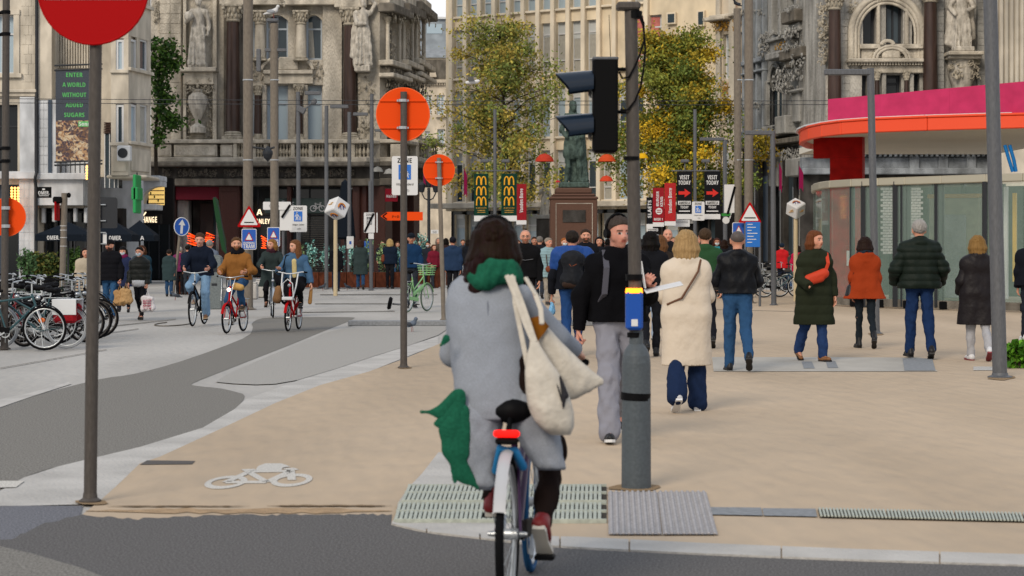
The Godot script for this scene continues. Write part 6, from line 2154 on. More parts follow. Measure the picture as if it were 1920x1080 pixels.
func build_monument()->void:
	var D:=80.0
	var t:=thing("monument","green bronze statue of a cloaked man on a red granite plinth","statue",Vector3(XM(1076,D),0,-D))
	var fr:=frame(1000,D,1150,D)
	var gp:=M.granite_plinth as Material
	var mb:=fm(t,fr)
	var u:=U(fr,1076)
	var hw:=1.0
	for s in [[1.25,0.0,0.35],[1.15,0.35,0.75],[0.98,0.75,3.55]]:mb.box(Vector3(u,(s[1]+s[2])*0.5,-0.9),Vector3(s[0]*2,s[2]-s[1],s[0]*2),0.04)
	obj("plinth",mb,gp,t)
	var nm:=fm(t,fr)
	nm.xf=nm.xf*Transform3D(Basis(),Vector3(u,0,-0.9))
	var st:=[[1.02,3.55,3.68],[0.9,3.68,3.8],[0.76,3.8,4.05]]
	for s in st:nm.box(Vector3(0,(s[1]+s[2])*0.5,0),Vector3(s[0]*2,s[2]-s[1],s[0]*2),0.05)
	obj("plinth_cap",nm,gp,t)
	for e in [[1042,382,1043,470],[1110,382,1111,470],[1042,381,1111,382]]:fb(t,"incised_line",fr,e[0],e[1],e[2],e[3],0.08,0.092,M.stone_warm)
	fb(t,"name_plate",fr,1055,394,1098,417,0.08,0.12,M.stone_dark,0.01)
	fb(t,"bronze_base",fr,1049,341,1106,352,-1.55,-0.2,M.bronze,0.05)
	var h:=YM(186,D)-YM(342,D)
	var k:=h/1.75
	var l:=[]
	cap(l,Vector3(0,1.63,0.02)*k,Vector3(0,1.58,0.04)*k,0.085*k,0.07*k)
	cap(l,Vector3(0,1.68,-0.02)*k,Vector3(0,1.55,-0.05)*k,0.09*k,0.10*k)
	cap(l,Vector3(-0.18,1.40,0)*k,Vector3(0.18,1.40,0)*k,0.08*k)
	cap(l,Vector3(0,1.34,0)*k,Vector3(0,0.95,0.0)*k,0.17*k,0.2*k)
	cap(l,Vector3(-0.06,0.95,0)*k,Vector3(-0.12,0.64,0.02)*k,0.15*k,0.15*k)
	cap(l,Vector3(0.08,0.95,0)*k,Vector3(0.14,0.62,0.0)*k,0.15*k,0.15*k)
	cap(l,Vector3(0,0.95,0.04)*k,Vector3(0,0.64,0.04)*k,0.15*k,0.14*k)
	for sx in [-1.0,1.0]:
		cap(l,Vector3(sx*0.13,0.6,0)*k,Vector3(sx*0.15,0.34,0.03)*k,0.085*k,0.065*k)
		cap(l,Vector3(sx*0.15,0.34,0.03)*k,Vector3(sx*0.17,0.06,0.0)*k,0.07*k,0.045*k)
		cap(l,Vector3(sx*0.17,0.04,0.0)*k,Vector3(sx*0.22,0.03,0.15)*k,0.045*k,0.035*k)
		cap(l,Vector3(sx*0.2,1.38,0)*k,Vector3(sx*0.3,1.12,0.02)*k,0.07*k,0.06*k)
		cap(l,Vector3(sx*0.3,1.12,0.02)*k,Vector3(sx*0.2,0.98,0.18)*k,0.06*k,0.05*k)
	cap(l,Vector3(0.2,1.3,-0.12)*k,Vector3(0.28,0.06,-0.1)*k,0.1*k,0.14*k)
	cap(l,Vector3(0.02,1.2,-0.16)*k,Vector3(0.06,0.08,-0.16)*k,0.12*k,0.14*k)
	var o:=sdf("figure",[grid(l,0.04,0.018,Color.WHITE,[],{"wob":0.05,"wfreq":4.5})],M.bronze,t)
	o.transform=Transform3D(Basis(),-t.position)*fr*Transform3D(Basis(Vector3.UP,0.15)*Basis.from_scale(Vector3(0.84,1,0.84)),Vector3(u,YM(342,D),-0.9))
	var d2:=96.0
	var f2:=frame(980,d2,1060,d2)
	var s2:=thing("white_statue","small white stone statue on a dark pedestal behind the granite plinth","statue",Vector3(XM(1022,d2),0,-d2))
	stone_figure(s2,f2,1022,404,340,-0.4,0,M.statue_stone)
	fb(s2,"pedestal",f2,1006,410,1036,500,-0.9,0.1,M.stone_dark,0.03)
	fb(s2,"pedestal_cap",f2,1004,403,1038,410,-1.0,0.2,M.stone_grey,0.03)
	for e in [[1021,303,36,"b23a28","large red umbrella hung high beside the statue"],[1138,303,34,"c24a24","orange red umbrella hung right of the statue near the traffic signal"],[1137,340,26,"c8452a","small coral umbrella hung under the orange red one"],[1204,297,24,"d8a818","yellow umbrella hung beside the yellowing tree"],[1046,342,10,"b03038","tiny crimson umbrella at the feet of the statue"]]:
		var d:=88.0
		var um:=thing("hanging_umbrella",e[4],"umbrella",W(e[0],e[1],d),0.0,"umbrellas hung over the street")
		var r:float=e[2]*0.5/F*d
		var c:=MB.new()
		for q in 8:
			var a0:=TAU*q/8
			c.lathe([Vector2(r,0),Vector2(r*0.86,r*0.36),Vector2(r*0.5,r*0.72),Vector2(0,r*0.86)],Vector3.ZERO,2,a0,a0+TAU/8)
		obj("canopy",c,mk("umbrella_"+e[3],e[3],0.7,"mottle",Vector3(1,1,1)),um)
		var sm:=MB.new()
		sm.cyl(Vector3(0,-r*0.5,0),Vector3(0,r*0.95,0),0.015,0.015,5)
		obj("stick",sm,M.frame_dark,um)
func post(called:String,label:String,category:String,bx:float,d:float,tx:float,topy:float,w:float,m:Material,group:="",seg:=14)->Node3D:
	var t:=thing(called,label,category,Vector3(XM(bx,d),0,-d),0.0,group)
	var r:=w/F*d*0.5
	var top:=W(tx,topy,d)-t.position
	var mb:=MB.new()
	mb.cyl(Vector3(0,-0.02,0),top,r,r*0.96,seg)
	obj("pole",mb,m,t)
	var fl:=MB.new()
	fl.lathe([Vector2(r*1.7,0.0),Vector2(r*1.7,0.015),Vector2(r*1.15,0.03),Vector2(r*1.05,0.06)],Vector3.ZERO,seg)
	obj("base_ring",fl,m,t)
	return t
func disc_sign(t:Node3D,c:Vector3,r:float,face:Material,edge:Material,back:=false)->MeshInstance3D:
	var mb:=MB.new()
	mb.xf=Transform3D(Basis(Vector3.RIGHT,PI/2),c)
	mb.lathe([Vector2(0,-0.006),Vector2(r*0.965,-0.006),Vector2(r*0.965,0.006),Vector2(0,0.006)],Vector3.ZERO,40)
	var o:=obj("sign_disc",mb,face,t)
	var rim:=MB.new()
	var pts:=[]
	for i in 40:pts.append(c+Vector3(cos(TAU*i/40)*r*0.975,sin(TAU*i/40)*r*0.975,0))
	rim.tube(pts,r*0.028,6,true)
	obj("rim",rim,edge,o)
	return o
func build_poles()->void:
	var d:=GD(942.0)
	var t:=post("no_entry_sign","red no entry disc with white bar on a dark pole beside the pale strip","road sign",169,d,181,-40,24,M.pole_dark)
	var c:=W(178,-17,d)-t.position+Vector3(0,0,0.055)
	disc_sign(t,c,104.0/F*d,M.red_sign,M.red_sign)
	var bar:=MB.new()
	bar.box(c+Vector3(0,0.0,0.009),Vector3(0.60,0.125,0.006),0.002)
	obj("white_bar",bar,M.white_sign,t)
	var cl:=MB.new()
	for y in [-0.25,0.25]:cl.box(c+Vector3(0,y,-0.03),Vector3(0.4,0.03,0.03),0.004)
	obj("clamp",cl,M.steel,t)
	d=GD(655)
	t=post("sign_pole","tall dark pole with orange round sign back and cable insulators by the parked bicycles","pole",8,d,14,-400,14,M.pole_dark)
	c=W(10,407,d)-t.position+Vector3(0,0,-0.08)
	disc_sign(t,c,36.5/F*d,M.orange_sign,M.orange_edge)
	for y in [23,64,278,302,390,424]:
		var mb:=MB.new()
		var p:=W(11,y,d)-t.position
		mb.cyl(p-Vector3(0,0.025,0),p+Vector3(0,0.025,0),0.072,0.072,12)
		if y<310:mb.cyl(p,p+Vector3(-0.2,-0.02,0.02),0.03,0.02,8)
		obj("clamp",mb,M.black if y<310 else M.steel,t)
	for e in [[757,690,757,172,13.0,755,214,51.0,"large orange round sign seen from behind on a dark pole beside the footway"],[832,600,823,296,8.5,823,319,30.0,"smaller orange round sign seen from behind on a slightly tilted grey post"]]:
		d=GD(e[1])
		t=post("round_sign",e[8],"road sign",e[0],d,e[2],e[3],e[4],M.pole_dark if e[0]<800 else M.pole_tan,"orange sign backs")
		c=W(e[5],e[6],d)-t.position+Vector3(0,0,-e[4]/F*d*0.5-0.02)
		var r:float=e[7]/F*d
		disc_sign(t,c,r,M.orange_sign,M.orange_edge)
		for y in [-0.5,0.5]:
			var mb:=MB.new()
			mb.box(c+Vector3(0,y*r,0.016),Vector3(r*1.72,0.022,0.02),0.003)
			obj("stiffener",mb,M.orange_sign,t)
			var cm:=MB.new()
			var pr:float=e[4]/F*d*0.5
			cm.cyl(Vector3(c.x,c.y+y*r-0.018,pr+c.z+0.02),Vector3(c.x,c.y+y*r+0.018,pr+c.z+0.02),pr+0.014,pr+0.014,14)
			for s in [-1.0,1.0]:cm.box(Vector3(c.x+s*(pr+0.015),c.y+y*r,c.z+0.04),Vector3(0.035,0.03,0.025),0.004)
			obj("clamp",cm,M.steel,t)
	d=GD(915)
	t=thing("traffic_signal","black traffic signal with grey bollard base before the man with headphones","traffic light",Vector3(XM(1193,d),0,-d))
	var top:=W(1183,20,d)-t.position
	var s286:=F/d
	var base:=MB.new()
	base.lathe([Vector2(0.098,-0.01),Vector2(0.097,0.02),Vector2(0.095,0.62),Vector2(0.0945,0.75),Vector2(0.094,0.82),Vector2(0.088,0.87),Vector2(0.076,0.905),Vector2(0.058,0.93),Vector2(0.047,0.945),Vector2(0.044,1.03)],Vector3.ZERO,28)
	obj("bollard_base",base,M.bollard,t)
	var pl:=MB.new()
	var p0:=Vector3(-0.002,0.95,0)
	pl.cyl(p0,top,0.043,0.042,20)
	obj("pole",pl,M.pole_dark,t)
	var at:=func(px:float,py:float,z:float)->Vector3:return W(px,py,d)-t.position+Vector3(0,0,z)
	var tape:=MB.new()
	tape.xf=Transform3D(Basis(Vector3.FORWARD,0.05),at.call(1192,743,0))
	tape.cyl(Vector3(0,-0.024,0),Vector3(0,0.024,0),0.0985,0.0985,28)
	obj("black_tape",tape,M.black,t)
	for e in [[1190,28,0.024,0.050],[1184,297,0.012,0.053],[1189,520,0.020,0.056],[1190,628,0.016,0.050]]:
		var b:=MB.new()
		var p:Vector3=at.call(e[0],e[1],0)
		b.cyl(p-Vector3(0,e[2],0),p+Vector3(0,e[2],0),e[3],e[3],18)
		obj("band",b,M.black,t)
	var capm:=MB.new()
	var cp:Vector3=at.call(1178,12,0)
	capm.box(cp,Vector3(0.155,0.05,0.13),0.012)
	obj("cap",capm,M.pole_dark,t)
	var bx:=MB.new()
	bx.box(at.call(1188,582,0.05),Vector3(0.112,0.25,0.10),0.016)
	var box:=obj("push_box",bx,mk("signal_blue","12479a",0.4),t)
	var st:=MB.new()
	st.box(at.call(1188,604,0.102),Vector3(0.042,0.045,0.004))
	obj("sticker",st,M.white_sign,box)
	var am:=MB.new()
	am.cyl(at.call(1188,549,0.045),at.call(1188,540,0.045),0.058,0.054,20)
	obj("amber_lamp",am,M.amber,t)
	var hd:=MB.new()
	hd.box(at.call(1134,199,0.02),Vector3(0.165,0.62,0.17),0.018)
	var head:=obj("signal_head",hd,M.signal_black,t)
	var lid:=MB.new()
	lid.box(at.call(1134,112,0.02),Vector3(0.17,0.02,0.175),0.006)
	obj("lid",lid,M.pole_grey,head)
	for y in [160,240]:
		var v:=MB.new()
		var o:Vector3=at.call(1112,y,0.02)
		var rr:=0.098
		for i in 12:
			var a0:=-0.35+(PI+0.7)*i/12.0
			var a1:=-0.35+(PI+0.7)*(i+1)/12.0
			var d0:=Vector3(0,sin(a0),cos(a0))
			var d1:=Vector3(0,sin(a1),cos(a1))
			var l0:=0.16+0.09*maxf(0.0,sin(a0))
			var l1:=0.16+0.09*maxf(0.0,sin(a1))
			for q in [[rr,1.0],[rr-0.005,-1.0]]:
				v.squad([o+d0*q[0],o+d1*q[0],o+d1*q[0]+Vector3(-l1,-0.02,0),o+d0*q[0]+Vector3(-l0,-0.02,0)],[d0*q[1],d1*q[1],d1*q[1],d0*q[1]])
		obj("visor",v,mk("visor_face","15202e",0.22),head)
		var ln:=MB.new()
		ln.xf=Transform3D(Basis(Vector3.FORWARD,-PI/2),o+Vector3(-0.012,0,0))
		ln.lathe([Vector2(0.09,0.0),Vector2(0.07,0.02),Vector2(0.0,0.032)],Vector3.ZERO,20)
		obj("lens",ln,M.lens_dark,head)
		var br:=MB.new()
		br.cyl(at.call(1157,y-30 if y<200 else y-30,0.0),at.call(1176,y-30,0.0),0.012,0.012,8)
		obj("bracket",br,M.black,t)
	var ca:=MB.new()
	for pts in [[[1196,20],[1206,45],[1207,75],[1200,100],[1190,125],[1178,146],[1166,148],[1160,136]],[[1194,20],[1205,50],[1209,90],[1206,130],[1200,165],[1190,190],[1176,207],[1162,207]]]:
		var cv:=[]
		for q in pts:cv.append(at.call(q[0],q[1],0.05))
		ca.tube(cv,0.0075,6)
	obj("cable",ca,M.rubber,t)
	var ant:=MB.new()
	ant.cyl(at.call(1145,112,0),at.call(1142,28,0),0.003,0.002,5)
	obj("antenna",ant,M.black,t)
	t=post("street_pole","thick dark street pole close to the woman in dark brown coat","pole",1875,GD(708),1856,-30,27,M.pole_grey,"plain poles")
	t=post("lamp_post","grey lamp post with flat arm in front of the glass pavilion","street lamp",1643,GD(626),1632,128,14,M.pole_grey,"lamps with flat arms")
	arm(t,1632,130,1546,141,GD(626))
	for e in [[465,48.6,465,-60,19,"tall square tan mast carrying the triangular sign",M.pole_tan],[515,56.0,514,44,16,"tall tan mast with a gull on its top",M.pole_tan],[1404,54.0,1404,-60,17,"tall tan mast behind the second triangular sign",M.pole_tan],[1385,58.0,1382,16,14,"tall tan mast with a small dark bird on top",M.pole_tan]]:
		t=post("mast",e[5],"pole",e[0],e[1],e[2],e[3],e[4],e[6],"tall tan masts",8)
		for y in [150,300,440]:
			var mb:=MB.new()
			var p:=W(e[0],y,e[1])-t.position
			mb.cyl(p-Vector3(0,0.015,0),p+Vector3(0,0.015,0),e[4]/F*e[1]*0.53,-1,10)
			obj("band",mb,M.steel,t)
		if e[0]==515:
			var lm:=MB.new()
			lm.box(W(511,39,56)-t.position,Vector3(0.34,0.12,0.3),0.04)
			obj("lamp_head",lm,M.pole_grey,t)
			arm(t,497,91,537,97,56.0)
			arm(t,481,92,489,134,56.0)
		if e[0]==465:
			var cs:=MB.new()
			cs.tube([W(515,276,48.6)-t.position,W(502,280,48.6)-t.position,W(474,276,48.6)-t.position],0.03,6)
			cs.lathe([Vector2(0.02,0.3),Vector2(0.13,0.16),Vector2(0.13,0.1),Vector2(0.1,0.0),Vector2(0,-0.1)],W(502,296,48.6)-t.position,12)
			obj("camera_dome",cs,M.frame_dark,t)
	for e in [[560,66.0,559,172,8,[572,171,601,178],"grey lamp post with floodlight beside the gull mast"],[612,72.0,612,198,7.5,[619,197,653,203],"grey lamp post standing before the bicycle shop sign"],[655,78.0,655,210,7.5,[662,211,690,217],"grey lamp post behind the cube sign"],[697,74.0,697,176,7.5,[703,242,716,247],"grey lamp post before the corner shop window"],[1451,52.0,1449,246,10,[1397,245,1448,253],"grey lamp post with arm reaching to the mast before the gothic house"],[1360,64.0,1359,262,8,[1312,258,1358,264],"thin lamp post in front of the yellow tree"]]:
		t=post("lamp_post",e[6],"street lamp",e[0],e[1],e[2],e[3],e[4],M.pole_grey,"lamps with flat arms",10)
		arm(t,e[5][0],e[5][1],e[5][2],e[5][3],e[1])
		if e[0]==560:
			var fl:=MB.new()
			fl.xf=Transform3D(Basis(Vector3.FORWARD,0.5),W(565,206,66)-t.position)
			fl.box(Vector3.ZERO,Vector3(0.3,0.22,0.2),0.03)
			fl.cyl(Vector3(0.1,0.1,0),Vector3(0.22,0.42,0),0.03,0.03,6)
			fl.ell(Vector3(0.25,0.45,0),Vector3(0.1,0.13,0.06),8,5)
			obj("floodlight",fl,M.pole_grey,t)
	t=post("pedestrian_signal","grey pedestrian signal with black head above the parked bicycles","traffic light",116,43.0,121,362,12,M.pole_tan)
	var hm:=MB.new()
	hm.box(W(109,375,43)-t.position,Vector3(0.2,0.15,0.24),0.03)
	hm.ell(W(129,366,43)-t.position,Vector3(0.05,0.06,0.05),8,6)
	obj("signal_head",hm,M.signal_black,t)
	var rd:=MB.new()
	rd.box(W(107,396,43)-t.position,Vector3(0.03,0.42,0.4),0.01)
	obj("side_sign",rd,M.red_sign,t)
	for y in [424,432,446,462]:
		var mb:=MB.new()
		mb.cyl(W(119,y,43)-t.position,W(119,y-1,43)-t.position,0.078,0.078,12)
		obj("band",mb,M.white_sign,t)
	for e in [[182.0,185.0,62.0,"upper"],[190.0,192.0,62.4,"lower"]]:
		var a:=W(-400,e[0],e[2])
		var b:=W(2400,e[1],e[2])
		var w:=thing("span_wire",e[3]+" of two thin tram wires strung across the street","wire",a)
		var mb:=MB.new()
		var pts:=[]
		for i in 21:pts.append((b-a)*(i/20.0)+Vector3(0,-0.10*sin(PI*i/20.0),0))
		mb.tube(pts,0.011,5)
		obj("wire",mb,M.frame_dark,w)
func arm(t:Node3D,x0:float,y0:float,x1:float,y1:float,d:float)->void:
	var mb:=MB.new()
	mb.span(W(x0,y1,d)-t.position+Vector3(0,0,-0.07),W(x1,y0,d)-t.position+Vector3(0,0,0.07),0.015)
	obj("lamp_arm",mb,M.pole_grey,t)
func plate(t:Node3D,called:String,x0:float,y0:float,x1:float,y1:float,d:float,z:float,thick:float,rad:float,m:Material,parent:Node=null)->MeshInstance3D:
	var mb:=MB.new()
	var c:=W((x0+x1)*0.5,(y0+y1)*0.5,d)-t.position+Vector3(0,0,z)
	mb.xf=Transform3D(Basis(),c)
	var w:=absf(x1-x0)/F*d
	var h:=absf(y1-y0)/F*d
	mb.prism(rrect(w,h,minf(rad,minf(w,h)*0.45)),-thick*0.5,thick*0.5)
	return obj(called,mb,m,parent if parent else t)
func letters(t:Node3D,s:String,cx:float,base:float,hpx:float,d:float,z:float,m:Material,wpx:=0.0,turn:=Basis(),bold:=true)->void:
	lettering(s,hpx/F*d,W(cx,base-hpx*0.5,d)-t.position+Vector3(0,0,z),m,t,wpx/F*d,turn,bold)
func walkers_icon(t:Node3D,cx:float,cy:float,h:float,d:float,z:float,m:Material)->void:
	var mb:=MB.new()
	mb.xf=Transform3D(Basis.from_scale(Vector3(1,1,0.15)),W(cx,cy,d)-t.position+Vector3(0,0,z))
	var k:=h/F*d
	for e in [[-0.14,1.0],[0.24,0.55]]:
		var x:float=e[0]*k
		var q:float=e[1]*k
		var b:=-0.5*k
		mb.ell(Vector3(x,b+q*0.9,0),Vector3.ONE*q*0.11,8,6)
		mb.bar(Vector3(x,b+q*0.76,0),Vector3(x,b+q*0.4,0),q*0.24,q*0.1)
		for s in [-1.0,1.0]:
			mb.bar(Vector3(x+s*q*0.05,b+q*0.42,0),Vector3(x+s*q*0.14,b,0),q*0.1,q*0.1)
			mb.bar(Vector3(x+s*q*0.1,b+q*0.74,0),Vector3(x+s*q*0.24,b+q*0.45,0),q*0.08,q*0.08)
	obj("walkers_emblem",mb,m,t)
func cycle_icon(t:Node3D,cx:float,cy:float,w:float,d:float,z:float,m:Material)->void:
	var mb:=MB.new()
	var k:=w/F*d
	mb.xf=Transform3D(Basis(),W(cx,cy,d)-t.position+Vector3(0,0,z))
	for s in [-1.0,1.0]:
		var ring:=[]
		for q in 12:ring.append(Vector3(s*k*0.3+cos(TAU*q/12)*k*0.19,sin(TAU*q/12)*k*0.19,0))
		mb.tube(ring,k*0.025,4,true)
	for l in [[-0.3,0,-0.15,0.25],[-0.15,0.25,0.16,0.25],[-0.15,0.25,0,0],[0,0,0.16,0.25],[0.3,0,0.14,0.32]]:mb.bar(Vector3(l[0],l[1],0)*k,Vector3(l[2],l[3],0)*k,k*0.04,k*0.03)
	obj("bicycle_emblem",mb,m,t)
func warn_triangle(t:Node3D,cx:float,top:float,bot:float,w:float,d:float,z:float,parent:Node=null)->void:
	for e in [[1.0,0.0,M.red_sign],[0.74,0.006,M.white_sign]]:
		var mb:=MB.new()
		var cy:=top+(bot-top)*0.64
		mb.xf=Transform3D(Basis(),W(cx,cy,d)-t.position+Vector3(0,0,z+e[1]))
		var k:=1.0/F*d
		var hw:float=w*0.5*k*e[0]
		var hu:float=(cy-top)*k*e[0]
		var hl:float=(bot-cy)*k*e[0]
		var r:=hw*0.1
		var pl:=PackedVector2Array()
		for q in [[-hw,-hl,210.0],[hw,-hl,-30.0],[0,hu,90.0]]:
			var inn:Vector2=Vector2(q[0],q[1])*0.9
			pl.append_array(arc(inn.x,inn.y,r,deg_to_rad(q[2]-60),deg_to_rad(q[2]+60),4))
		mb.prism(pl,0.0,0.008)
		obj("triangle" if e[0]==1.0 else "triangle_field",mb,e[2],parent if parent else t)
func tram_sign(label:String,x0:float,y0:float,x1:float,y1:float,d:float,word:=true)->Node3D:
	var t:=thing("tram_sign",label,"road sign",W((x0+x1)*0.5,y1,d),0.0,"blue tram signs")
	plate(t,"plate",x0,y0,x1,y1,d,0,0.01,0.04,M.white_sign)
	plate(t,"blue_field",x0+1.2,y0+1.2,x1-1.2,y1-1.2,d,0.006,0.01,0.03,M.blue_sign)
	var cx:=(x0+x1)*0.5
	var h:=y1-y0
	warn_triangle(t,cx,y0+h*0.17,y0+h*0.56,(x1-x0)*0.56,d,0.012)
	if word:
		letters(t,"VOORRANG",cx,y1-h*0.27,h*0.1,d,0.014,M.white_sign,(x1-x0)*0.78)
		letters(t,"TRAM",cx,y1-h*0.06,h*0.19,d,0.014,M.white_sign,(x1-x0)*0.76)
	return t
func zone_sign(t:Node3D,x0:float,y0:float,x1:float,y1:float,d:float,ended:=false,text:="Uitgezonderd")->void:
	var w:=x1-x0
	var h:=y1-y0
	var cx:=(x0+x1)*0.5
	plate(t,"plate",x0,y0,x1,y1,d,0,0.012,0.04,M.white_sign)
	letters(t,"ZONE",cx,y0+h*0.17,h*0.115,d,0.009,M.black if not ended else M.pole_grey,w*0.55)
	plate(t,"emblem_field",cx-w*0.24,y0+h*0.22,cx+w*0.24,y0+h*0.6,d,0.008,0.01,0.01,mk("sign_sky","2563b4",0.5) if not ended else M.pole_grey)
	walkers_icon(t,cx,y0+h*0.41,h*0.3,d,0.016,M.white_sign)
	if ended:
		var mb:=MB.new()
		mb.bar(W(x0+w*0.08,y1-h*0.04,d)-t.position+Vector3(0,0,0.022),W(x1-w*0.08,y0+h*0.04,d)-t.position+Vector3(0,0,0.022),0.075,0.01,0.0,Vector3.BACK)
		obj("black_stripe",mb,M.black,t)
	else:
		letters(t,text,cx,y0+h*0.75,h*0.055,d,0.009,M.black,w*0.66,Basis(),false)
		cycle_icon(t,cx+w*0.06,y0+h*0.89,w*0.22,d,0.009,M.pole_grey)
func build_signs()->void:
	var d:=GD(588)
	var t:=post("zone_sign","white pedestrian zone sign with an orange arrow board under it behind the dark pole","road sign",757,d,757,290,5,M.pole_grey)
	zone_sign(t,735,293,783.5,366,d)
	for q in t.get_children():
		if String(q.name) !="pole" and String(q.name) !="base_ring":(q as Node3D).position.z+=0.06
	var ar:=MB.new()
	ar.xf=Transform3D(Basis(),W(754,405.5,d)-t.position+Vector3(0,0,0.06))
	var k:=d/F
	ar.prism(PackedVector2Array([Vector2(-40,0)*k,Vector2(-28,8)*k,Vector2(39,8)*k,Vector2(39,-8)*k,Vector2(-28,-8)*k]),0,0.012)
	obj("arrow_board",ar,M.orange_sign,t)
	var tip:=MB.new()
	tip.xf=ar.xf
	for sg in [-1.0,1.0]:tip.bar(Vector3(-36*k,0,0.014),Vector3(-28*k,sg*6.0*k,0.014),0.03,0.008,0.0,Vector3.BACK)
	obj("arrow_tip",tip,M.black,t)
	letters(t,"P+R",742,409,5,d,0.074,mk("orange_dark","7d2a08",0.6),14)
	t=thing("warning_triangle","red white warning triangle on the tall tan mast over a blue sign near riders","road sign",W(467,424,48.2))
	warn_triangle(t,467,386,425,43,48.2,0.0)
	var bm:=MB.new()
	bm.box(W(467,417,48.2)-t.position+Vector3(0,0,0.018),Vector3(0.24,0.025,0.006))
	obj("bump_symbol",bm,M.black,t)
	tram_sign("blue tram sign under the triangle on the tall tan mast",453,429,481,468,48.2)
	tram_sign("blue tram sign on the gull mast, without a triangle above it",501,426,525,462,55.7)
	t=thing("warning_triangle","red and white warning triangle on thin posts over the blue street map board","road sign",W(1406,417,51))
	warn_triangle(t,1406,379,417,42,51,0.0)
	var bm2:=MB.new()
	bm2.box(W(1406,408.5,51)-t.position+Vector3(0,0,0.018),Vector3(0.3,0.03,0.006))
	obj("bump_symbol",bm2,M.black,t)
	tram_sign("blue tram sign partly behind the head of the man in leather jacket",1373,417,1397,452,51.2)
	t=thing("map_board","plain blue information board with small white lines beside the tram sign","sign",Vector3(XM(1412,51),0,-51))
	plate(t,"board",1398,416,1425,463,51,0,0.03,0.01,mk("board_blue","1b62b0",0.5))
	for i in 7:plate(t,"text_line",1401,420+i*5.6,1401+[10,16,8,19,12,17,9][i],421.3+i*5.6,51,0.017,0.004,0.002,M.white_sign)
	for x in [1398,1425]:
		var pm:=MB.new()
		pm.cyl(W(x,415,51)*Vector3(1,0,1)-t.position+Vector3(0,0,-0.03),W(x,415,51)-t.position+Vector3(0,0,-0.03),0.035,0.035,8)
		obj("post",pm,M.pole_grey,t)
	d=GD(553)
	t=post("arrow_sign","blue oval looking round sign with white arrow on a leaning post beside the first rider","road sign",324,d,341,410,5.5,M.pole_tan)
	var om:=MB.new()
	om.xf=Transform3D(Basis(Vector3.UP,0.78)*Basis(Vector3.RIGHT,PI/2),W(341,425,d)-t.position+Vector3(0,0,0.06))
	om.lathe([Vector2(0,0),Vector2(0.30,0),Vector2(0.30,0.012),Vector2(0,0.012)],Vector3.ZERO,30)
	var bl:=obj("sign_disc",om,M.blue_sign,t)
	var rm:=MB.new()
	rm.xf=om.xf
	var rp:=[]
	for i in 30:rp.append(Vector3(cos(TAU*i/30)*0.295,0.008,sin(TAU*i/30)*0.295))
	rm.tube(rp,0.016,5,true)
	obj("rim",rm,M.white_sign,bl)
	var aw:=MB.new()
	aw.xf=Transform3D(Basis(Vector3.UP,0.78),W(341,425,d)-t.position+Vector3(0,0,0.06))*Transform3D(Basis(Vector3.FORWARD,0.08),Vector3.ZERO)
	aw.prism(PackedVector2Array([Vector2(-0.045,-0.23),Vector2(0.045,-0.23),Vector2(0.045,0.05),Vector2(0.13,0.05),Vector2(0,0.24),Vector2(-0.13,0.05),Vector2(-0.045,0.05)]),0.014,0.02)
	obj("arrow",aw,M.white_sign,bl)
	d=GD(556)
	t=post("zone_sign","white pedestrian zone sign with blue field on the grey post between two street lamps","road sign",558,d,559,384,6,M.pole_grey)
	zone_sign(t,543,385.5,576,435,d,false,"Uitgez. laden")
	for q in t.get_children():
		if String(q.name) !="pole" and String(q.name) !="base_ring":(q as Node3D).position.z+=0.07
	t=post("finger_sign","white opera direction board with a crossed out zone sign under it","road sign",531,d-1.2,531,376,5,M.pole_grey)
	plate(t,"finger_board",494,378.5,546,393.5,d-1.2,0.1,0.012,0.03,M.white_sign)
	letters(t,"OPERA",515,388.5,4.6,d-1.2,0.112,M.pole_grey,19,Basis(),false)
	plate(t,"zone_end_plate",525,392,548,432,d-1.2,0.07,0.012,0.03,M.white_sign)
	var sb:=MB.new()
	sb.bar(W(529,408,d-1.2)-t.position+Vector3(0,0,0.125),W(545,384,d-1.2)-t.position+Vector3(0,0,0.125),0.07,0.01,0.0,Vector3.BACK)
	obj("black_stripe",sb,M.black,t)
	d=70.0
	t=post("zone_end_sign","white zone end sign with black diagonal stripe before the corner shop","road sign",696,d,694,340,7,M.pole_grey)
	zone_sign(t,682.5,398.5,703,436.5,d,true)
	plate(t,"plate",691,437.5,701,448,d,0,0.01,0.01,M.white_sign)
	plate(t,"plate_back",705.5,399,708,436,d,-0.1,0.01,0.004,M.white_sign)
	for q in t.get_children():
		if String(q.name) !="pole" and String(q.name) !="base_ring":(q as Node3D).position.z+=0.08
	for e in [[629,62.0,632,391,46.0,"white cube sign on a tan post before the dark shop windows"],[1492,56.0,1492,391,40.0,"white cube sign on a tan post before the gothic house"]]:
		t=thing("cube_sign",e[5],"sign",Vector3(XM(e[0],e[1]),0,-e[1]),0.0,"cube signs on tan posts")
		var sz:float=e[4]/F*e[1]*0.66
		var c:Vector3=W(e[2],e[3],e[1])-t.position
		var pm:=MB.new()
		pm.cyl(Vector3.ZERO,Vector3(0,c.y-sz*0.7,0),0.07,0.06,10)
		obj("post",pm,mk("post_cream","b9a98a",0.6),t)
		var B:=Basis(Vector3.UP,0.0)*Basis(Vector3.RIGHT,0.62)*Basis(Vector3.UP,0.5 if e[0]<700 else PI/4)*Basis(Vector3.FORWARD,0.0)
		if e[0]<700:B=Basis(Vector3.FORWARD,0.35)*Basis(Vector3.RIGHT,-0.5)*Basis(Vector3.UP,0.55)
		else:B=Basis(Vector3.RIGHT,0.62)*Basis(Vector3.UP,PI/4)
		var cm:=MB.new()
		cm.xf=Transform3D(B,c)
		cm.box(Vector3.ZERO,Vector3.ONE*sz,0.03)
		var cube:=obj("cube",cm,M.white_sign,t)
		var best:=Vector3(0,1,0)
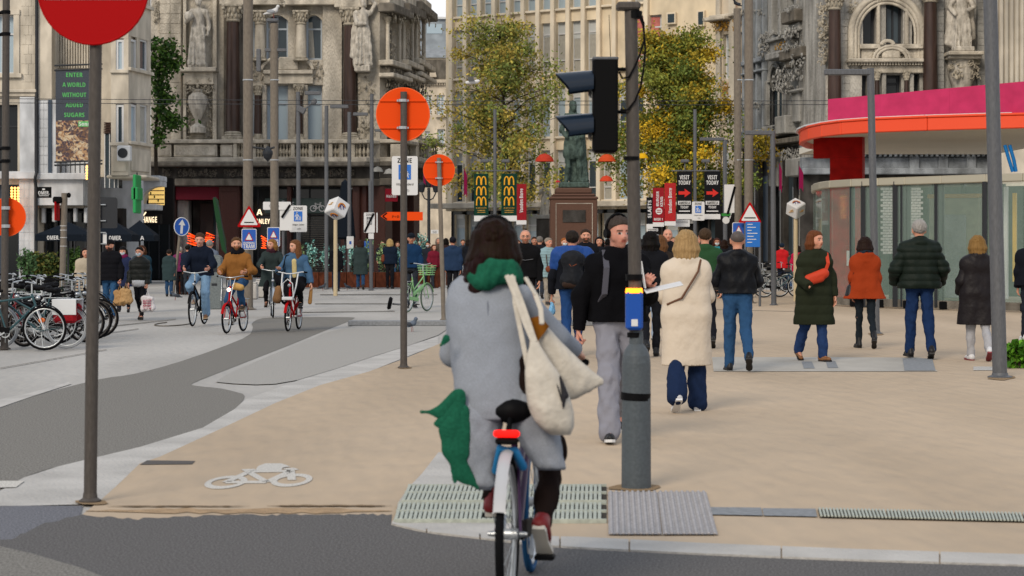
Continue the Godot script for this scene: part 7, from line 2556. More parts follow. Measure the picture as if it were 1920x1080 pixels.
		for q in [Vector3.UP,Vector3.RIGHT,Vector3.LEFT,Vector3.BACK,Vector3.FORWARD,Vector3.DOWN]:
			var wn:Vector3=B*q
			if wn.z<0.2:continue
			var nrm:Vector3=wn
			var upv:=(Vector3.UP-nrm*nrm.y).normalized()
			var fb2:=Basis(upv.cross(nrm),upv,nrm)
			var em:=MB.new()
			em.xf=Transform3D(fb2,c+nrm*(sz*0.5+0.002))
			if absf(q.y)>0.5 or (e[0]<700 and q==Vector3.BACK):
				var pts:=[]
				for i in 13:pts.append(Vector3(cos(PI*i/12)*sz*0.24,sin(PI*i/12)*sz*0.24-sz*0.04,0))
				em.tube(pts,sz*0.055,5)
				obj("emblem_arc",em,mk("emblem_orange","b8742c",0.6),cube)
				var e2:=MB.new()
				e2.xf=em.xf
				for sx in [-0.09,0.09]:e2.bar(Vector3(sx*sz,-sz*0.18,0),Vector3(sx*sz,sz*0.08,0),sz*0.09,0.012)
				e2.bar(Vector3(-sz*0.26,-sz*0.1,0),Vector3(0,sz*0.14,0),sz*0.07,0.012)
				e2.bar(Vector3(sz*0.26,-sz*0.1,0),Vector3(0,sz*0.14,0),sz*0.07,0.012)
				obj("emblem_letter",e2,mk("emblem_purple","3c2a6a",0.6),cube)
			else:
				em.bar(Vector3(-sz*0.22,-sz*0.05,0),Vector3(sz*0.2,sz*0.0,0),sz*0.09,0.012)
				em.bar(Vector3(-sz*0.05,sz*0.06,0),Vector3(sz*0.22,sz*0.12,0),sz*0.08,0.012)
				obj("emblem_swoosh",em,mk("emblem_yellow","c08f2a",0.6),cube)
	for e in [[928,70.0,205,"dark pole with two pairs of banners before the thin crowned tree"],[1303,70.0,205,"dark pole with paired black banners before the yellow tree"]]:
		t=post("banner_pole",e[3],"pole",e[0],e[1],e[0],e[2],6.5,M.pole_grey,"banner poles",10)
		arm(t,e[0]-44,319,e[0]+46,321.5,e[1])
		for sx in [-19.0,20.0]:
			var fl:=MB.new()
			fl.box(W(e[0]+sx,302,e[1])-t.position,Vector3(0.3,0.12,0.25),0.03)
			fl.cyl(W(e[0]+sx,305,e[1])-t.position,W(e[0]+sx,320,e[1])-t.position,0.025,0.025,6)
			obj("floodlight",fl,M.pole_grey,t)
	for e in [[889,916],[940,969]]:
		t=thing("banner","dark green banner with three golden arches, "+("nearer the pale shop canopy" if e[0]<900 else "nearer the red banner"),"banner",W((e[0]+e[1])*0.5,415,70),0.0,"green banners with golden arches")
		plate(t,"cloth",e[0],326,e[1],404,70,0.12,0.012,0.01,M.banner_green)
		plate(t,"hem_label",e[0],404.5,e[1],415,70,0.12,0.012,0.005,M.white_sign)
		for i in 3:
			var mm:=MB.new()
			var c:=W((e[0]+e[1])*0.5,347+i*19.2,70)-t.position+Vector3(0,0,0.132)
			for s in [-1.0,1.0]:
				var pts:=[]
				for q in 9:
					var a:=PI*q/8.0
					pts.append(c+Vector3(s*0.09+cos(a)*0.08,pow(sin(a),0.6)*0.30,0))
				mm.tube(pts,0.026,5)
			obj("golden_arches",mm,mk("arch_gold","d89a1e",0.5),t)
		letters(t,"ALWAYS OPEN",(e[0]+e[1])*0.5,391.5,2.6,70,0.132,M.gold,20)
		for i in 2:plate(t,"text_line",e[0]+6,394+i*3.6,e[1]-6,395.2+i*3.6,70,0.128,0.006,0.002,M.gold)
	var turn90:=Basis(Vector3.BACK,PI/2)
	for e in [[968,345,987,413,"banner_red","Vanden Borre","red vertical banner beside the green arches banner"],[1246,343,1267,415,"banner_red","Vanden Borre","bright red vertical banner beside the black visit banners"],[1224,352,1245,417,"banner_red","BURGER KING","dark red banner with burger emblem beside the bright red banner"],[1212,370,1224,420,"banner_black","SLAETS","black narrow banner of the row by the signal pole"]]:
		t=thing("banner",e[6],"banner",W((e[0]+e[2])*0.5,e[3],76),0.0,"vertical street banners")
		plate(t,"cloth",e[0],e[1],e[2],e[3],76,0,0.012,0.01,M[e[4]] if e[0] !=1246 else mk("banner_bright","a82a2c",0.8,"mottle"))
		var cx:float=(e[0]+e[2])*0.5
		if e[5]=="BURGER KING":
			lettering("BURGER",5.0/F*76,W(cx-1.5,373,76)-t.position+Vector3(0,0,0.012),M.white_sign,t,28.0/F*76,turn90)
			lettering("KING",5.0/F*76,W(cx+6,378,76)-t.position+Vector3(0,0,0.012),M.white_sign,t,18.0/F*76,turn90)
			letters(t,"MEIR 1",cx,413.5,4.5,76,0.012,M.white_sign,16)
			var em:=MB.new()
			em.xf=Transform3D(Basis(Vector3.RIGHT,PI/2),W(cx+1,396,76)-t.position+Vector3(0,0,0.01))
			em.lathe([Vector2(0.13,0),Vector2(0.13,0.01),Vector2(0.0,0.01)],Vector3.ZERO,18)
			obj("round_emblem",em,M.white_sign,t)
			var e2:=MB.new()
			for yy in [-0.04,0.04]:e2.box(W(cx+1,396,76)-t.position+Vector3(0,yy,0.024),Vector3(0.17,0.035,0.006))
			obj("bun_emblem",e2,M.banner_red,t)
		else:
			lettering(e[5],6.5/F*76,W(cx,(e[1]+e[3])*0.5-3,76)-t.position+Vector3(0,0,0.012),M.white_sign,t,(e[3]-e[1])*0.66/F*76,turn90)
		plate(t,"hem_label",e[0],e[3],e[2],e[3]+8,76,0,0.012,0.005,M.white_sign)
	for e in [[1268.5,1297,401],[1320,1350,401]]:
		var nx:float=(e[0]+e[1])*0.5
		t=thing("banner","black visit today banner with red arrow, "+("beside the red banner" if e[0]<1300 else "beside the tan mast"),"banner",W(nx,412,70),0.0,"black visit banners")
		plate(t,"cloth",e[0],322,e[1],401,70,0.12,0.012,0.01,M.banner_black)
		plate(t,"hem_label",e[0],401.5,e[1],411,70,0.12,0.012,0.005,M.white_sign)
		letters(t,"VISIT",nx,336.5,7.5,70,0.132,M.white_sign,18)
		letters(t,"TODAY",nx,346.5,7.5,70,0.132,M.white_sign,23)
		var aw2:=MB.new()
		aw2.xf=Transform3D(Basis(),W(nx,362,70)-t.position+Vector3(0,0,0.128))
		var kk:=70.0/F
		aw2.prism(PackedVector2Array([Vector2(-11,-3)*kk,Vector2(1,-3)*kk,Vector2(0,-8)*kk,Vector2(11.5,0)*kk,Vector2(0,8)*kk,Vector2(1,3)*kk,Vector2(-11,3)*kk]),0,0.01)
		obj("red_arrow",aw2,mk("arrow_red","c0302a",0.6),t)
		plate(t,"name_plate",e[0]+2.5,377,e[1]-2.5,384,70,0.128,0.006,0.004,M.white_sign)
		letters(t,"AMERICA",nx,383,4.8,70,0.136,M.black,21)
		letters(t,"TODAY",nx,391,4.8,70,0.132,M.white_sign,15)
		plate(t,"text_line",e[0]+4,395,e[1]-4,397,70,0.128,0.006,0.002,M.white_sign)
	t=thing("zone_sign","small white pedestrian zone sign between the two black visit banners","road sign",W(1309,414,69))
	zone_sign(t,1297.5,378,1321,413.5,69)
	t=thing("street_clock","small round white clock under a green sign beside the tan mast","clock",W(1361,422,60))
	var ck:=MB.new()
	ck.xf=Transform3D(Basis(Vector3.RIGHT,PI/2),W(1361,413,60)-t.position)
	ck.lathe([Vector2(0.11,0),Vector2(0.11,0.05),Vector2(0,0.05)],Vector3.ZERO,18)
	obj("dial",ck,M.white_sign,t)
	plate(t,"green_sign",1353,400,1370,405,60,0,0.05,0.01,mk("clock_green","2f7a34",0.6))
	var cp:=MB.new()
	cp.bar(W(1368,410,60)-t.position,W(1376,380,60)-t.position,0.05,0.03)
	obj("bracket",cp,M.white_sign,t)
	for e in [[1358,346,1377,399,56.5,"tall white sign board with a black crossed stripe on the tan mast"],[650,443,663,466,74.0,"small white notice board with a blue mark before the sage shrubs"],[683,452,698,477,76.0,"small blue poster board before the corner shop"],[1212,428,1234,434,77.0,"thin white street board under the black narrow banner"],[1263,412,1293,425,77.0,"white notice with small black marks under the black banners"],[808,431,822,438,76.0,"little white street board beside the tilted post"]]:
		t=thing("notice_board",e[5],"sign",W((e[0]+e[2])*0.5,e[3],e[4]))
		plate(t,"board",e[0],e[1],e[2],e[3],e[4],0,0.02,0.01,M.white_sign if e[0] !=683 else M.blue_sign)
		if e[0]==1358:
			var q:=MB.new()
			q.bar(W(1364,402,56.5)-t.position+Vector3(0,0,0.016),W(1378,350,56.5)-t.position+Vector3(0,0,0.016),0.07,0.01,0.0,Vector3.BACK)
			obj("black_stripe",q,M.black,t)
		elif e[0]==650:plate(t,"blue_mark",655,452,659,458,74,0.012,0.006,0.02,M.blue_sign)
		elif e[0]==683:
			letters(t,"OPEN",690.5,470,4,76,0.013,M.white_sign,11)
		else:
			for i in 2:plate(t,"text_line",e[0]+3,e[1]+2+i*3,e[2]-3,e[1]+3+i*3,e[4],0.012,0.006,0.002,M.pole_grey)
		if e[0]==650 or e[0]==683:
			var pm:=MB.new()
			pm.cyl(W((e[0]+e[2])*0.5,e[3],e[4])-t.position,W((e[0]+e[2])*0.5,e[3],e[4])*Vector3(1,0,1)-t.position,0.03,0.03,8)
			obj("post",pm,M.pole_grey,t)
	var D:=74.0
	t=thing("slogan_banner","slate banner with green slogan and chocolate picture behind the no entry pole","banner",W(138,310,D))
	plate(t,"cloth",104.5,130,171,303,D,0,0.015,0.01,M.banner_slate)
	if true:
		var im:=Image.create(96,96,false,Image.FORMAT_RGB8)
		var nz:=FastNoiseLite.new()
		nz.noise_type=FastNoiseLite.TYPE_CELLULAR
		nz.cellular_return_type=FastNoiseLite.RETURN_CELL_VALUE
		nz.frequency=0.055
		nz.seed=5
		var pal:=[hexc("5a3f38"),hexc("7a5a44"),hexc("4a3a44"),hexc("b89068"),hexc("d8c4a4"),hexc("3f3440"),hexc("9a5a48")]
		for y in 96:
			for x in 96:
				var v:=nz.get_noise_2d(x+6.0*sin(y*0.13),y*1.2)
				im.set_pixel(x,y,(pal[clampi(int((v+1.0)*3.5),0,6)] as Color).darkened(0.15))
		var pm:=StandardMaterial3D.new()
		pm.resource_name="banner_print"
		pm.albedo_texture=ImageTexture.create_from_image(im)
		pm.roughness=0.8
		pm.uv1_triplanar=true
		pm.uv1_scale=Vector3(0.75,0.75,0.75)
		plate(t,"picture",105,226,170.5,302.5,D,0.009,0.006,0.005,pm)
	var gm:=mk("slogan_green","57a860",0.7)
	for e in [["ENTER",139,144.5,31],["A WORLD",139,163,43],["WITHOUT",139.5,182,45],["ADDED",139.5,201,32],["SUGARS",139.5,219.5,38]]:letters(t,e[0],e[1],e[2],8,D,0.012,gm,e[3])
	plate(t,"name_tag",147,227.5,170,237.5,D,0.013,0.006,0.005,gm)
	letters(t,"Sonr",158,236,7,D,0.018,M.white_sign,20)
	for y in [123,132,304,310]:
		var rod:=MB.new()
		rod.cyl(W(102,y,D)-t.position,W(192,y-3,D)-t.position,0.035,0.035,8)
		obj("rod",rod,M.frame_dark,t)
	t=thing("shop_sign","small square black cafe sign with white letters on the marble corner","sign",W(84,372,76.5))
	plate(t,"board",70,350.5,96,371,76.5,0,0.12,0.01,M.black)
	letters(t,"OMER.",83,365,6.5,76.5,0.066,M.white_sign,21)
	plate(t,"emblem",80,353.5,85,356.5,76.5,0.062,0.006,0.005,M.white_sign)
	plate(t,"text_line",74,366.5,92,367.5,76.5,0.062,0.006,0.002,M.white_sign)
	for e in [[128,470,66.0,416,440,452,52.0,"black cafe parasol nearest the marble pilaster, with white letters"],[208,470,64.0,411,440,453,46.0,"black cafe parasol with white letters behind the couple with bags"],[262,470,68.0,413,441,452,32.0,"smaller black parasol beside the exchange shop"]]:
		d=e[2]
		t=thing("cafe_parasol",e[7],"parasol",Vector3(XM(e[0],d),0,-d),0.0,"black cafe parasols")
		var hw:float=e[6]/F*d
		var yt:=YM(e[3],d)
		var y1:=YM(e[4],d)
		var y0:=YM(e[5],d)
		var cm:=MB.new()
		var apex:=Vector3(0,yt,0)
		var cr:=[Vector3(-hw,y1,hw*0.8),Vector3(hw,y1,hw*0.8),Vector3(hw,y1,-hw*0.8),Vector3(-hw,y1,-hw*0.8)]
		for i in 4:
			var a:Vector3=cr[i]
			var b:Vector3=cr[(i+1) % 4]
			var nn:=(b-a).cross(apex-a).normalized()
			if nn.y<0:nn=-nn
			cm.tri(a,b,apex,nn,nn,nn)
			var dn:=Vector3(0,y0-y1,0)
			var oo:=Vector3(nn.x,0,nn.z).normalized()
			cm.quad(a,b,b+dn,a+dn,oo)
		obj("canopy",cm,M.parasol,t)
		var pm:=MB.new()
		pm.cyl(Vector3.ZERO,Vector3(0,yt,0),0.035,0.035,8)
		for i in 4:pm.cyl(apex-Vector3(0,0.05,0),(cr[i] as Vector3)-Vector3(0,0.03,0),0.015,0.015,5)
		obj("frame",pm,M.frame_dark,t)
		var zz:=hw*0.8+0.012
		var lx:=[-0.35,0.35,0.3]
		var idx:=0 if e[0]<150 else (1 if e[0]<250 else 2)
		lettering("OMER." if idx<2 else "A",0.14,Vector3(lx[idx]*hw,(y0+y1)*0.5,zz),M.white_sign,t,0.42 if idx<2 else 0.14)
	d=76.0
	t=thing("feather_flag","dark green feather flag standing in front of the red awning doorway","flag",Vector3(XM(425,d),0,-d))
	var fg:=MB.new()
	fg.xf=Transform3D(Basis(),-t.position)
	var k2:=d/F
	var pf:=PackedVector2Array()
	for q in [[399,372],[403,369],[408,373],[413,395],[418,425],[424,452],[425,478],[416,468],[410,440],[404,408]]:pf.append(Vector2(XM(q[0],d),YM(q[1],d)))
	fg.prism(pf,-d-0.01,-d+0.01)
	obj("flag_cloth",fg,mk("flag_green","24442c",0.8,"mottle"),t)
	var fp:=MB.new()
	fp.tube([Vector3(0,0,0),W(425,470,d)-t.position,W(412,395,d)-t.position,W(404,369,d)-t.position,W(399,372,d)-t.position],0.02,6)
	obj("mast",fp,M.frame_dark,t)
	for e in [[1461,305,1466,362,84.0,"crimson flag hung on the gothic house nearer the grey lamp post"],[1498,310,1506,360,82.0,"crimson flag hung beside the red pavilion wall"],[870,315,876,372,90.0,"thin crimson flag by the tree and green banners"],[794,318,812,352,88.0,"crimson flag behind the smaller orange disc"]]:
		t=thing("street_flag",e[5],"flag",W(e[0],e[3],e[4]),0.0,"crimson street flags")
		var mb:=MB.new()
		mb.xf=Transform3D(Basis(),-t.position)
		mb.prism(PackedVector2Array([Vector2(XM(e[0],e[4]),YM(e[1],e[4])),Vector2(XM(e[2],e[4]),YM(e[1]+14,e[4])),Vector2(XM(e[2],e[4]),YM(e[3],e[4])),Vector2(XM((e[0]+e[2])*0.5,e[4]),YM(e[3]-8,e[4])),Vector2(XM(e[0],e[4]),YM(e[3]-4,e[4]))]),-e[4]-0.02,-e[4]+0.02)
		obj("flag_cloth",mb,mk("flag_crimson","7d1440",0.8,"mottle"),t)
		var pm:=MB.new()
		pm.cyl(W(e[0],e[1]-8,e[4])-t.position,W(e[0],e[3]+6,e[4])-t.position,0.02,0.02,6)
		obj("staff",pm,M.frame_dark,t)
func build_near_furniture()->void:
	var d:=40.0
	var t:=thing("road_sign","dark rectangular sign board seen from behind close to the black parasols","road sign",Vector3(XM(198,d),0,-d))
	plate(t,"board",166,370,220,428,d,0,0.02,0.05,M.frame_dark)
	plate(t,"small_plate",193,436,200,459,d,0,0.015,0.02,M.white_sign)
	for y in [384,414,436,457]:
		var mb:=MB.new()
		mb.box(W(192,y,d)-t.position+Vector3(0,0,0.03),Vector3(0.16,0.025,0.05),0.005)
		obj("clamp",mb,M.steel,t)
	var pm:=MB.new()
	pm.cyl(Vector3(XM(186,d),0,-d)-t.position+Vector3(0,0,0.06),W(186,380,d)-t.position+Vector3(0,0,0.06),0.04,0.04,10)
	obj("pole",pm,M.pole_tan,t)
	d=GD(579)
	t=thing("waste_column","tall grey waste column with rounded top behind the rider in black sweater","bin",Vector3(XM(396,d),0,-d))
	var wm:=MB.new()
	wm.xf=Transform3D(Basis(),Vector3(0,0,-0.4))
	var hh:=(579-478)/F*d
	var outl:=PackedVector2Array([Vector2(-0.24,0),Vector2(0.24,0),Vector2(0.24,hh-0.12)])
	outl.append_array(arc(0.12,hh-0.12,0.12,0,PI/2,5))
	outl.append(Vector2(-0.24,hh))
	wm.prism(outl,0.0,0.4)
	obj("body",wm,mk("waste_grey","6c7476",0.5,"mottle"),t)
	var wl:=MB.new()
	wl.box(Vector3(0.08,0.62,0.005),Vector3(0.14,0.06,0.01))
	wl.box(Vector3(0.0,1.02,0.004),Vector3(0.3,0.16,0.01))
	obj("opening",wl,M.frame_dark,t)
	for e in [[408,577,28,38,"low pale concrete block beside the grey waste column"],[470,561,22,32,"low pale concrete block between the second and third riders"],[487,558,18,34,"small concrete block behind the woman in dark green coat"],[445,566,20,26,"concrete block behind the rider in brown jacket"]]:
		d=GD(e[1])
		t=thing("concrete_block",e[4],"bollard",Vector3(XM(e[0],d),0,-d),0.0,"concrete blocks of the square")
		var w:float=e[2]/F*d
		var h:float=e[3]/F*d
		var mb:=MB.new()
		mb.box(Vector3(0,h*0.46,-0.25),Vector3(w,h*0.92,0.45),0.03)
		obj("block",mb,M.concrete_pale,t)
		var tp:=MB.new()
		tp.box(Vector3(0,h*0.96,-0.25),Vector3(w*0.9,h*0.08,0.4),0.02)
		obj("cap",tp,M.concrete_pale,t)
	var sq:=RandomNumberGenerator.new()
	for e in [[286,492,20,50,96,"tall orange neon scribble in the exchange shop window"],[359,449,22,20,98,"orange neon scribble in the doorway, nearer the arrow sign"],[392,446,20,16,98,"orange neon scribble in the doorway beside the green flag"],[256,461,14,20,92,"orange neon scribble under the second black parasol"],[221,458,9,16,90,"small orange neon scribble over the man with black cap"],[322,464,5,14,97,"tiny red neon mark behind the arrow sign post"],[495,455,12,22,97,"orange neon scribble between the two tram signs"]]:
		t=thing("neon_sign",e[5],"neon sign",W(e[0],e[1]+e[3]*0.5,e[4]),0.0,"orange neon scribbles")
		var mb:=MB.new()
		sq.seed=int(e[0])
		var pts:=[]
		var n:=int(e[3]/2.6)+3
		for i in n:
			var f:=float(i)/(n-1)
			pts.append(W(e[0]+(0.5 if i % 2 else -0.5)*e[2]*sq.randf_range(0.5,1.0),e[1]+(f-0.5)*e[3]+(1.6 if i % 2 else -1.6),e[4])-t.position)
		mb.tube(pts,0.03,5)
		obj("neon_tube",mb,M.neon_orange,t)
	for e in [[28,372,18,44,"warm bulb letters over the cafe window"],[163,322,5,32,"column of warm bulbs beside the slate banner"],[74,447,4,7,"warm round lantern by the terrace drainpipe"]]:
		t=thing("bulb_sign",e[4],"light sign",W(e[0],e[1]+e[3]*0.5,77.2))
		for i in int(maxf(1,e[2]*e[3]/26.0)):
			var cols:=maxi(1,int(e[2]/6))
			var mb:=MB.new()
			mb.ell(W(e[0]-e[2]*0.5+(i % cols+0.5)*e[2]/cols,e[1]-e[3]*0.5+(i/cols+0.5)*5.2,77.2)-t.position,Vector3.ONE*(0.05 if e[2]>4 else 0.1),7,5)
			obj("bulb",mb,M.warm_light,t)
	t=post("lantern_post","black ornate post with two lanterns before the pale house","street lamp",804,82.0,804,352,6,M.frame_dark)
	for s in [-1.0,1.0]:
		var lm:=MB.new()
		lm.tube([W(804,376,82)-t.position,W(804+s*8,372,82)-t.position,W(804+s*13,362,82)-t.position],0.03,6)
		lm.lathe([Vector2(0.0,0.0),Vector2(0.1,0.05),Vector2(0.16,0.35),Vector2(0.1,0.42),Vector2(0,0.5)],W(804+s*13,362,82)-t.position,8)
		obj("lantern",lm,M.frame_dark,t)
	var tm:=MB.new()
	tm.lathe([Vector2(0.0,0.0),Vector2(0.1,0.05),Vector2(0.16,0.35),Vector2(0.1,0.42),Vector2(0,0.5)],W(804,352,82)-t.position,8)
	obj("lantern",tm,M.frame_dark,t)
	t=thing("closed_parasol","folded dark parasol standing between the cube sign and lamp post","parasol",Vector3(XM(647,84),0,-84))
	var cm:=MB.new()
	cm.lathe([Vector2(0.0,YM(336,84)),Vector2(0.16,YM(342,84)),Vector2(0.36,YM(400,84)),Vector2(0.46,YM(445,84)),Vector2(0.3,YM(449,84)),Vector2(0,YM(449,84))],Vector3.ZERO,12)
	obj("folded_cloth",cm,M.parasol,t)
	var cpo:=MB.new()
	cpo.cyl(Vector3.ZERO,Vector3(0,YM(336,84),0),0.04,0.04,8)
	obj("mast",cpo,M.frame_dark,t)
func shared(key:String,m:Material,make:MB)->Mesh:
	if not M.has(key):M[key]=make.mesh(m)
	return M[key]
func put(called:String,mesh:Mesh,parent:Node,at:=Vector3.ZERO,rot:=Basis())->MeshInstance3D:
	var o:=MeshInstance3D.new()
	o.name=numbered(called,parent)
	o.mesh=mesh
	parent.add_child(o,true)
	o.transform=Transform3D(rot,at)
	return o
func wheel(t:Node3D,R:float,at:Vector3,rot:Basis,tyre:Material,rimm:Material,fine:bool)->void:
	var k:="%0.2f%d%s%s" % [R,int(fine),tyre.resource_name,rimm.resource_name]
	if not M.has("_tyre"+k):
		var n:=40 if fine else 24
		var pts:=[]
		for i in n:pts.append(Vector3(0,sin(TAU*i/n)*(R-0.018),cos(TAU*i/n)*(R-0.018)))
		var a:=MB.new();a.tube(pts,0.019,8 if fine else 6,true)
		M["_tyre"+k]=a.mesh(tyre)
		var p2:=[]
		for i in n:p2.append(Vector3(0,sin(TAU*i/n)*(R-0.044),cos(TAU*i/n)*(R-0.044)))
		var b:=MB.new();b.tube(p2,0.0125,6,true)
		M["_rim"+k]=b.mesh(rimm)
		var c:=MB.new()
		for i in (28 if fine else 16):
			var a0:=TAU*i/(28.0 if fine else 16.0)
			var s:=0.03 if i % 2 else -0.03
			c.cyl(Vector3(s,sin(a0+0.25)*0.025,cos(a0+0.25)*0.025),Vector3(0,sin(a0)*(R-0.045),cos(a0)*(R-0.045)),0.0016 if fine else 0.002,-1,3,false)
		c.cyl(Vector3(-0.045,0,0),Vector3(0.045,0,0),0.024,0.024,10)
		M["_hub"+k]=c.mesh(M.alloy)
	var w:=put("wheel",M["_rim"+k],t,at,rot)
	put("tyre",M["_tyre"+k],w)
	put("hub",M["_hub"+k],w)
func mudguard(t:Node3D,R:float,at:Vector3,a0:float,a1:float,m:Material,w:=0.026)->void:
	var mb:=MB.new()
	var n:=12
	for i in n:
		var t0:=lerpf(a0,a1,float(i)/n)
		var t1:=lerpf(a0,a1,float(i+1)/n)
		var d0:=Vector3(0,sin(t0),cos(t0))
		var d1:=Vector3(0,sin(t1),cos(t1))
		for q in 4:
			var u0:=-1.0+q*0.5
			var u1:=u0+0.5
			var h0:=R+0.028-0.012*u0*u0
			var h1:=R+0.028-0.012*u1*u1
			mb.squad([d0*h0+Vector3(u0*w,0,0),d0*h1+Vector3(u1*w,0,0),d1*h1+Vector3(u1*w,0,0),d1*h0+Vector3(u0*w,0,0)],[d0,d0,d1,d1])
	var o:=obj("mudguard",mb,m,t)
	o.position=at
	var st:=MB.new()
	for s in [-1.0,1.0]:st.cyl(Vector3(s*0.045,0,0),Vector3(s*w,sin(a1)*(R+0.015),cos(a1)*(R+0.015)),0.003,0.003,4)
	obj("mudguard_stay",st,M.alloy,o)
func bike(label:String,at:Vector3,turn:float,o:Dictionary,group:="")->Node3D:
	var t:=thing("bicycle",label,"bicycle",at,turn,group)
	var R:float=o.get("R",0.34)
	var fine:bool=o.get("fine",false)
	var fm2:Material=o.get("frame",M.black)
	var zr:=-0.50
	var zf:float=o.get("wb",1.06)-0.50
	var steer:float=o.get("steer",0.0)
	var S:=Basis(Vector3.UP,steer)
	wheel(t,R,Vector3(0,R,zr),Basis(),o.get("tyre",M.rubber),o.get("rim",M.alloy),fine)
	wheel(t,R,Vector3(0,R,zf),S,o.get("ftyre",o.get("tyre",M.rubber)),o.get("rim",M.alloy),fine)
	var bb:=Vector3(0,0.27,-0.07)
	var st_top:=Vector3(0,o.get("seat",0.9)-0.12,-0.24)
	var hd0:=Vector3(0,R+0.32,zf-0.14)
	var hd1:=Vector3(0,o.get("bar",1.02)-0.16,zf-0.21)
	var fr:=MB.new()
	fr.cyl(bb,st_top,0.015,0.015,8)
	fr.cyl(hd0,hd1,0.019,0.019,8)
	fr.cyl(bb,hd0+Vector3(0,0.03,0),0.018,0.018,8)
	if o.get("step",true):fr.cyl(bb.lerp(st_top,0.45),hd0.lerp(hd1,0.6),0.016,0.016,8)
	else:fr.cyl(bb.lerp(st_top,0.92),hd0.lerp(hd1,0.8),0.016,0.016,8)
	for s in [-1.0,1.0]:
		fr.cyl(bb+Vector3(s*0.02,0,0),Vector3(s*0.055,R,zr),0.010,0.008,6)
		fr.cyl(bb.lerp(st_top,0.85)+Vector3(s*0.015,0,0),Vector3(s*0.055,R,zr),0.008,0.007,6)
	obj("frame",fr,fm2,t)
	var fk:=MB.new()
	for s in [-1.0,1.0]:fk.tube([hd0+S*Vector3(s*0.02,0,0),hd0+S*Vector3(s*0.048,-0.07,0.03),Vector3(0,R,zf)+S*Vector3(s*0.05,0,0)],0.010,6)
	obj("fork",fk,o.get("forkm",fm2),t)
	var hb:=MB.new()
	var by:float=o.get("bar",1.02)
	var c:=Vector3(0,by,hd1.z)
	hb.cyl(hd1,c,0.013,0.013,8)
	var hw:float=o.get("barw",0.29)
	hb.tube([c+S*Vector3(-hw,0.02,-0.12),c+S*Vector3(-hw*0.75,0.03,-0.02),c+S*Vector3(-0.06,0.0,0.05),c+S*Vector3(0.06,0.0,0.05),c+S*Vector3(hw*0.75,0.03,-0.02),c+S*Vector3(hw,0.02,-0.12)],0.011,7)
	var ho:=obj("handlebar",hb,o.get("barm",M.alloy),t)
	for s in [-1.0,1.0]:
		var gm:=MB.new()
		gm.cyl(c+S*Vector3(s*hw,0.02,-0.13),c+S*Vector3(s*hw*0.84,0.027,-0.05),0.017,0.017,8)
		obj("grip",gm,M.rubber,ho)
	var sg:=[]
	var sy:float=o.get("seat",0.9)
	var sd:=MB.new()
	sd.cyl(st_top,Vector3(0,sy-0.03,-0.26),0.012,0.012,8)
	obj("seat_post",sd,M.alloy,t)
	cap(sg,Vector3(-0.055,sy,-0.36),Vector3(0.055,sy,-0.36),0.04)
	cap(sg,Vector3(0,sy,-0.36),Vector3(0,sy+0.005,-0.14),0.055,0.022)
	sdf("saddle",[grid(sg,0.012 if fine else 0.018,0.012)],o.get("saddlem",M.black),t)
	var cr:=MB.new()
	var ca:float=o.get("crank",0.5)
	cr.cyl(bb+Vector3(-0.03,0,0),bb+Vector3(0.05,0,0),0.022,0.022,8)
	for q in 16:cr.bar(bb+Vector3(-0.05,sin(TAU*q/16)*0.075,cos(TAU*q/16)*0.075),bb+Vector3(-0.05,sin(TAU*(q+1)/16)*0.075,cos(TAU*(q+1)/16)*0.075),0.004,0.018)
	var co:=obj("crank",cr,M.alloy,t)
	for s in [-1.0,1.0]:
		var e:Vector3=bb+Vector3(s*0.075,sin(ca)*0.165*s,cos(ca)*0.165*s)
		var am:=MB.new()
		am.bar(bb+Vector3(s*0.065,0,0),e,0.014,0.022)
		obj("crank_arm",am,M.alloy,co)
		var pm:=MB.new()
		pm.box(e+Vector3(s*0.06,0,0),Vector3(0.09,0.022,0.075),0.006)
		obj("pedal",pm,M.black,co)
	var cg:=MB.new()
	cg.bar(bb+Vector3(-0.055,0.03,0.08),Vector3(-0.055,R+0.01,zr+0.05),0.012,0.085,0.005)
	obj("chain_guard",cg,o.get("guardm",M.black),t)
	mudguard(t,R,Vector3(0,R,zr),0.5,2.7 if not o.has("guard_end") else o.guard_end,o.get("mud",M.black))
	mudguard(t,R,Vector3(0,R,zf),0.35,2.3,o.get("mudf",o.get("mud",M.black)))
	if o.get("rack",true):
		var rk:=MB.new()
		for s in [-1.0,0.0,1.0]:rk.cyl(Vector3(s*0.055,R*2+0.07,zr-0.2),Vector3(s*0.055,R*2+0.07,zr+0.22),0.005,0.005,5)
		for q in 3:rk.cyl(Vector3(-0.06,R*2+0.07,zr-0.2+q*0.2),Vector3(0.06,R*2+0.07,zr-0.2+q*0.2),0.005,0.005,5)
		for s in [-1.0,1.0]:rk.cyl(Vector3(s*0.058,R*2+0.07,zr-0.1),Vector3(s*0.058,R,zr),0.005,0.005,5)
		obj("rack",rk,M.alloy if not o.get("dark_rack",false) else M.black,t)
	var lt:=MB.new()
	lt.ell(hd1+S*Vector3(0,-0.06,0.09),Vector3(0.035,0.035,0.045),8,6)
	obj("headlight",lt,o.get("lamp",M.steel),t)
	if o.has("basket"):
		var bm:=MB.new()
		var b0:=c+Vector3(0,-0.25,0.2)
		for y in 5:
			var w:=0.15+0.012*y
			for sp in [[-w,-0.12,w,-0.12],[w,-0.12,w,0.13],[w,0.13,-w,0.13],[-w,0.13,-w,-0.12]]:bm.bar(b0+Vector3(sp[0],y*0.055,sp[1]),b0+Vector3(sp[2],y*0.055,sp[3]),0.008,0.02)
		for q in 10:
			var a:=TAU*q/10
			bm.cyl(b0+Vector3(cos(a)*0.15,0,sin(a)*0.12),b0+Vector3(cos(a)*0.19,0.23,sin(a)*0.14),0.005,0.005,4)
		bm.box(b0,Vector3(0.3,0.01,0.25))
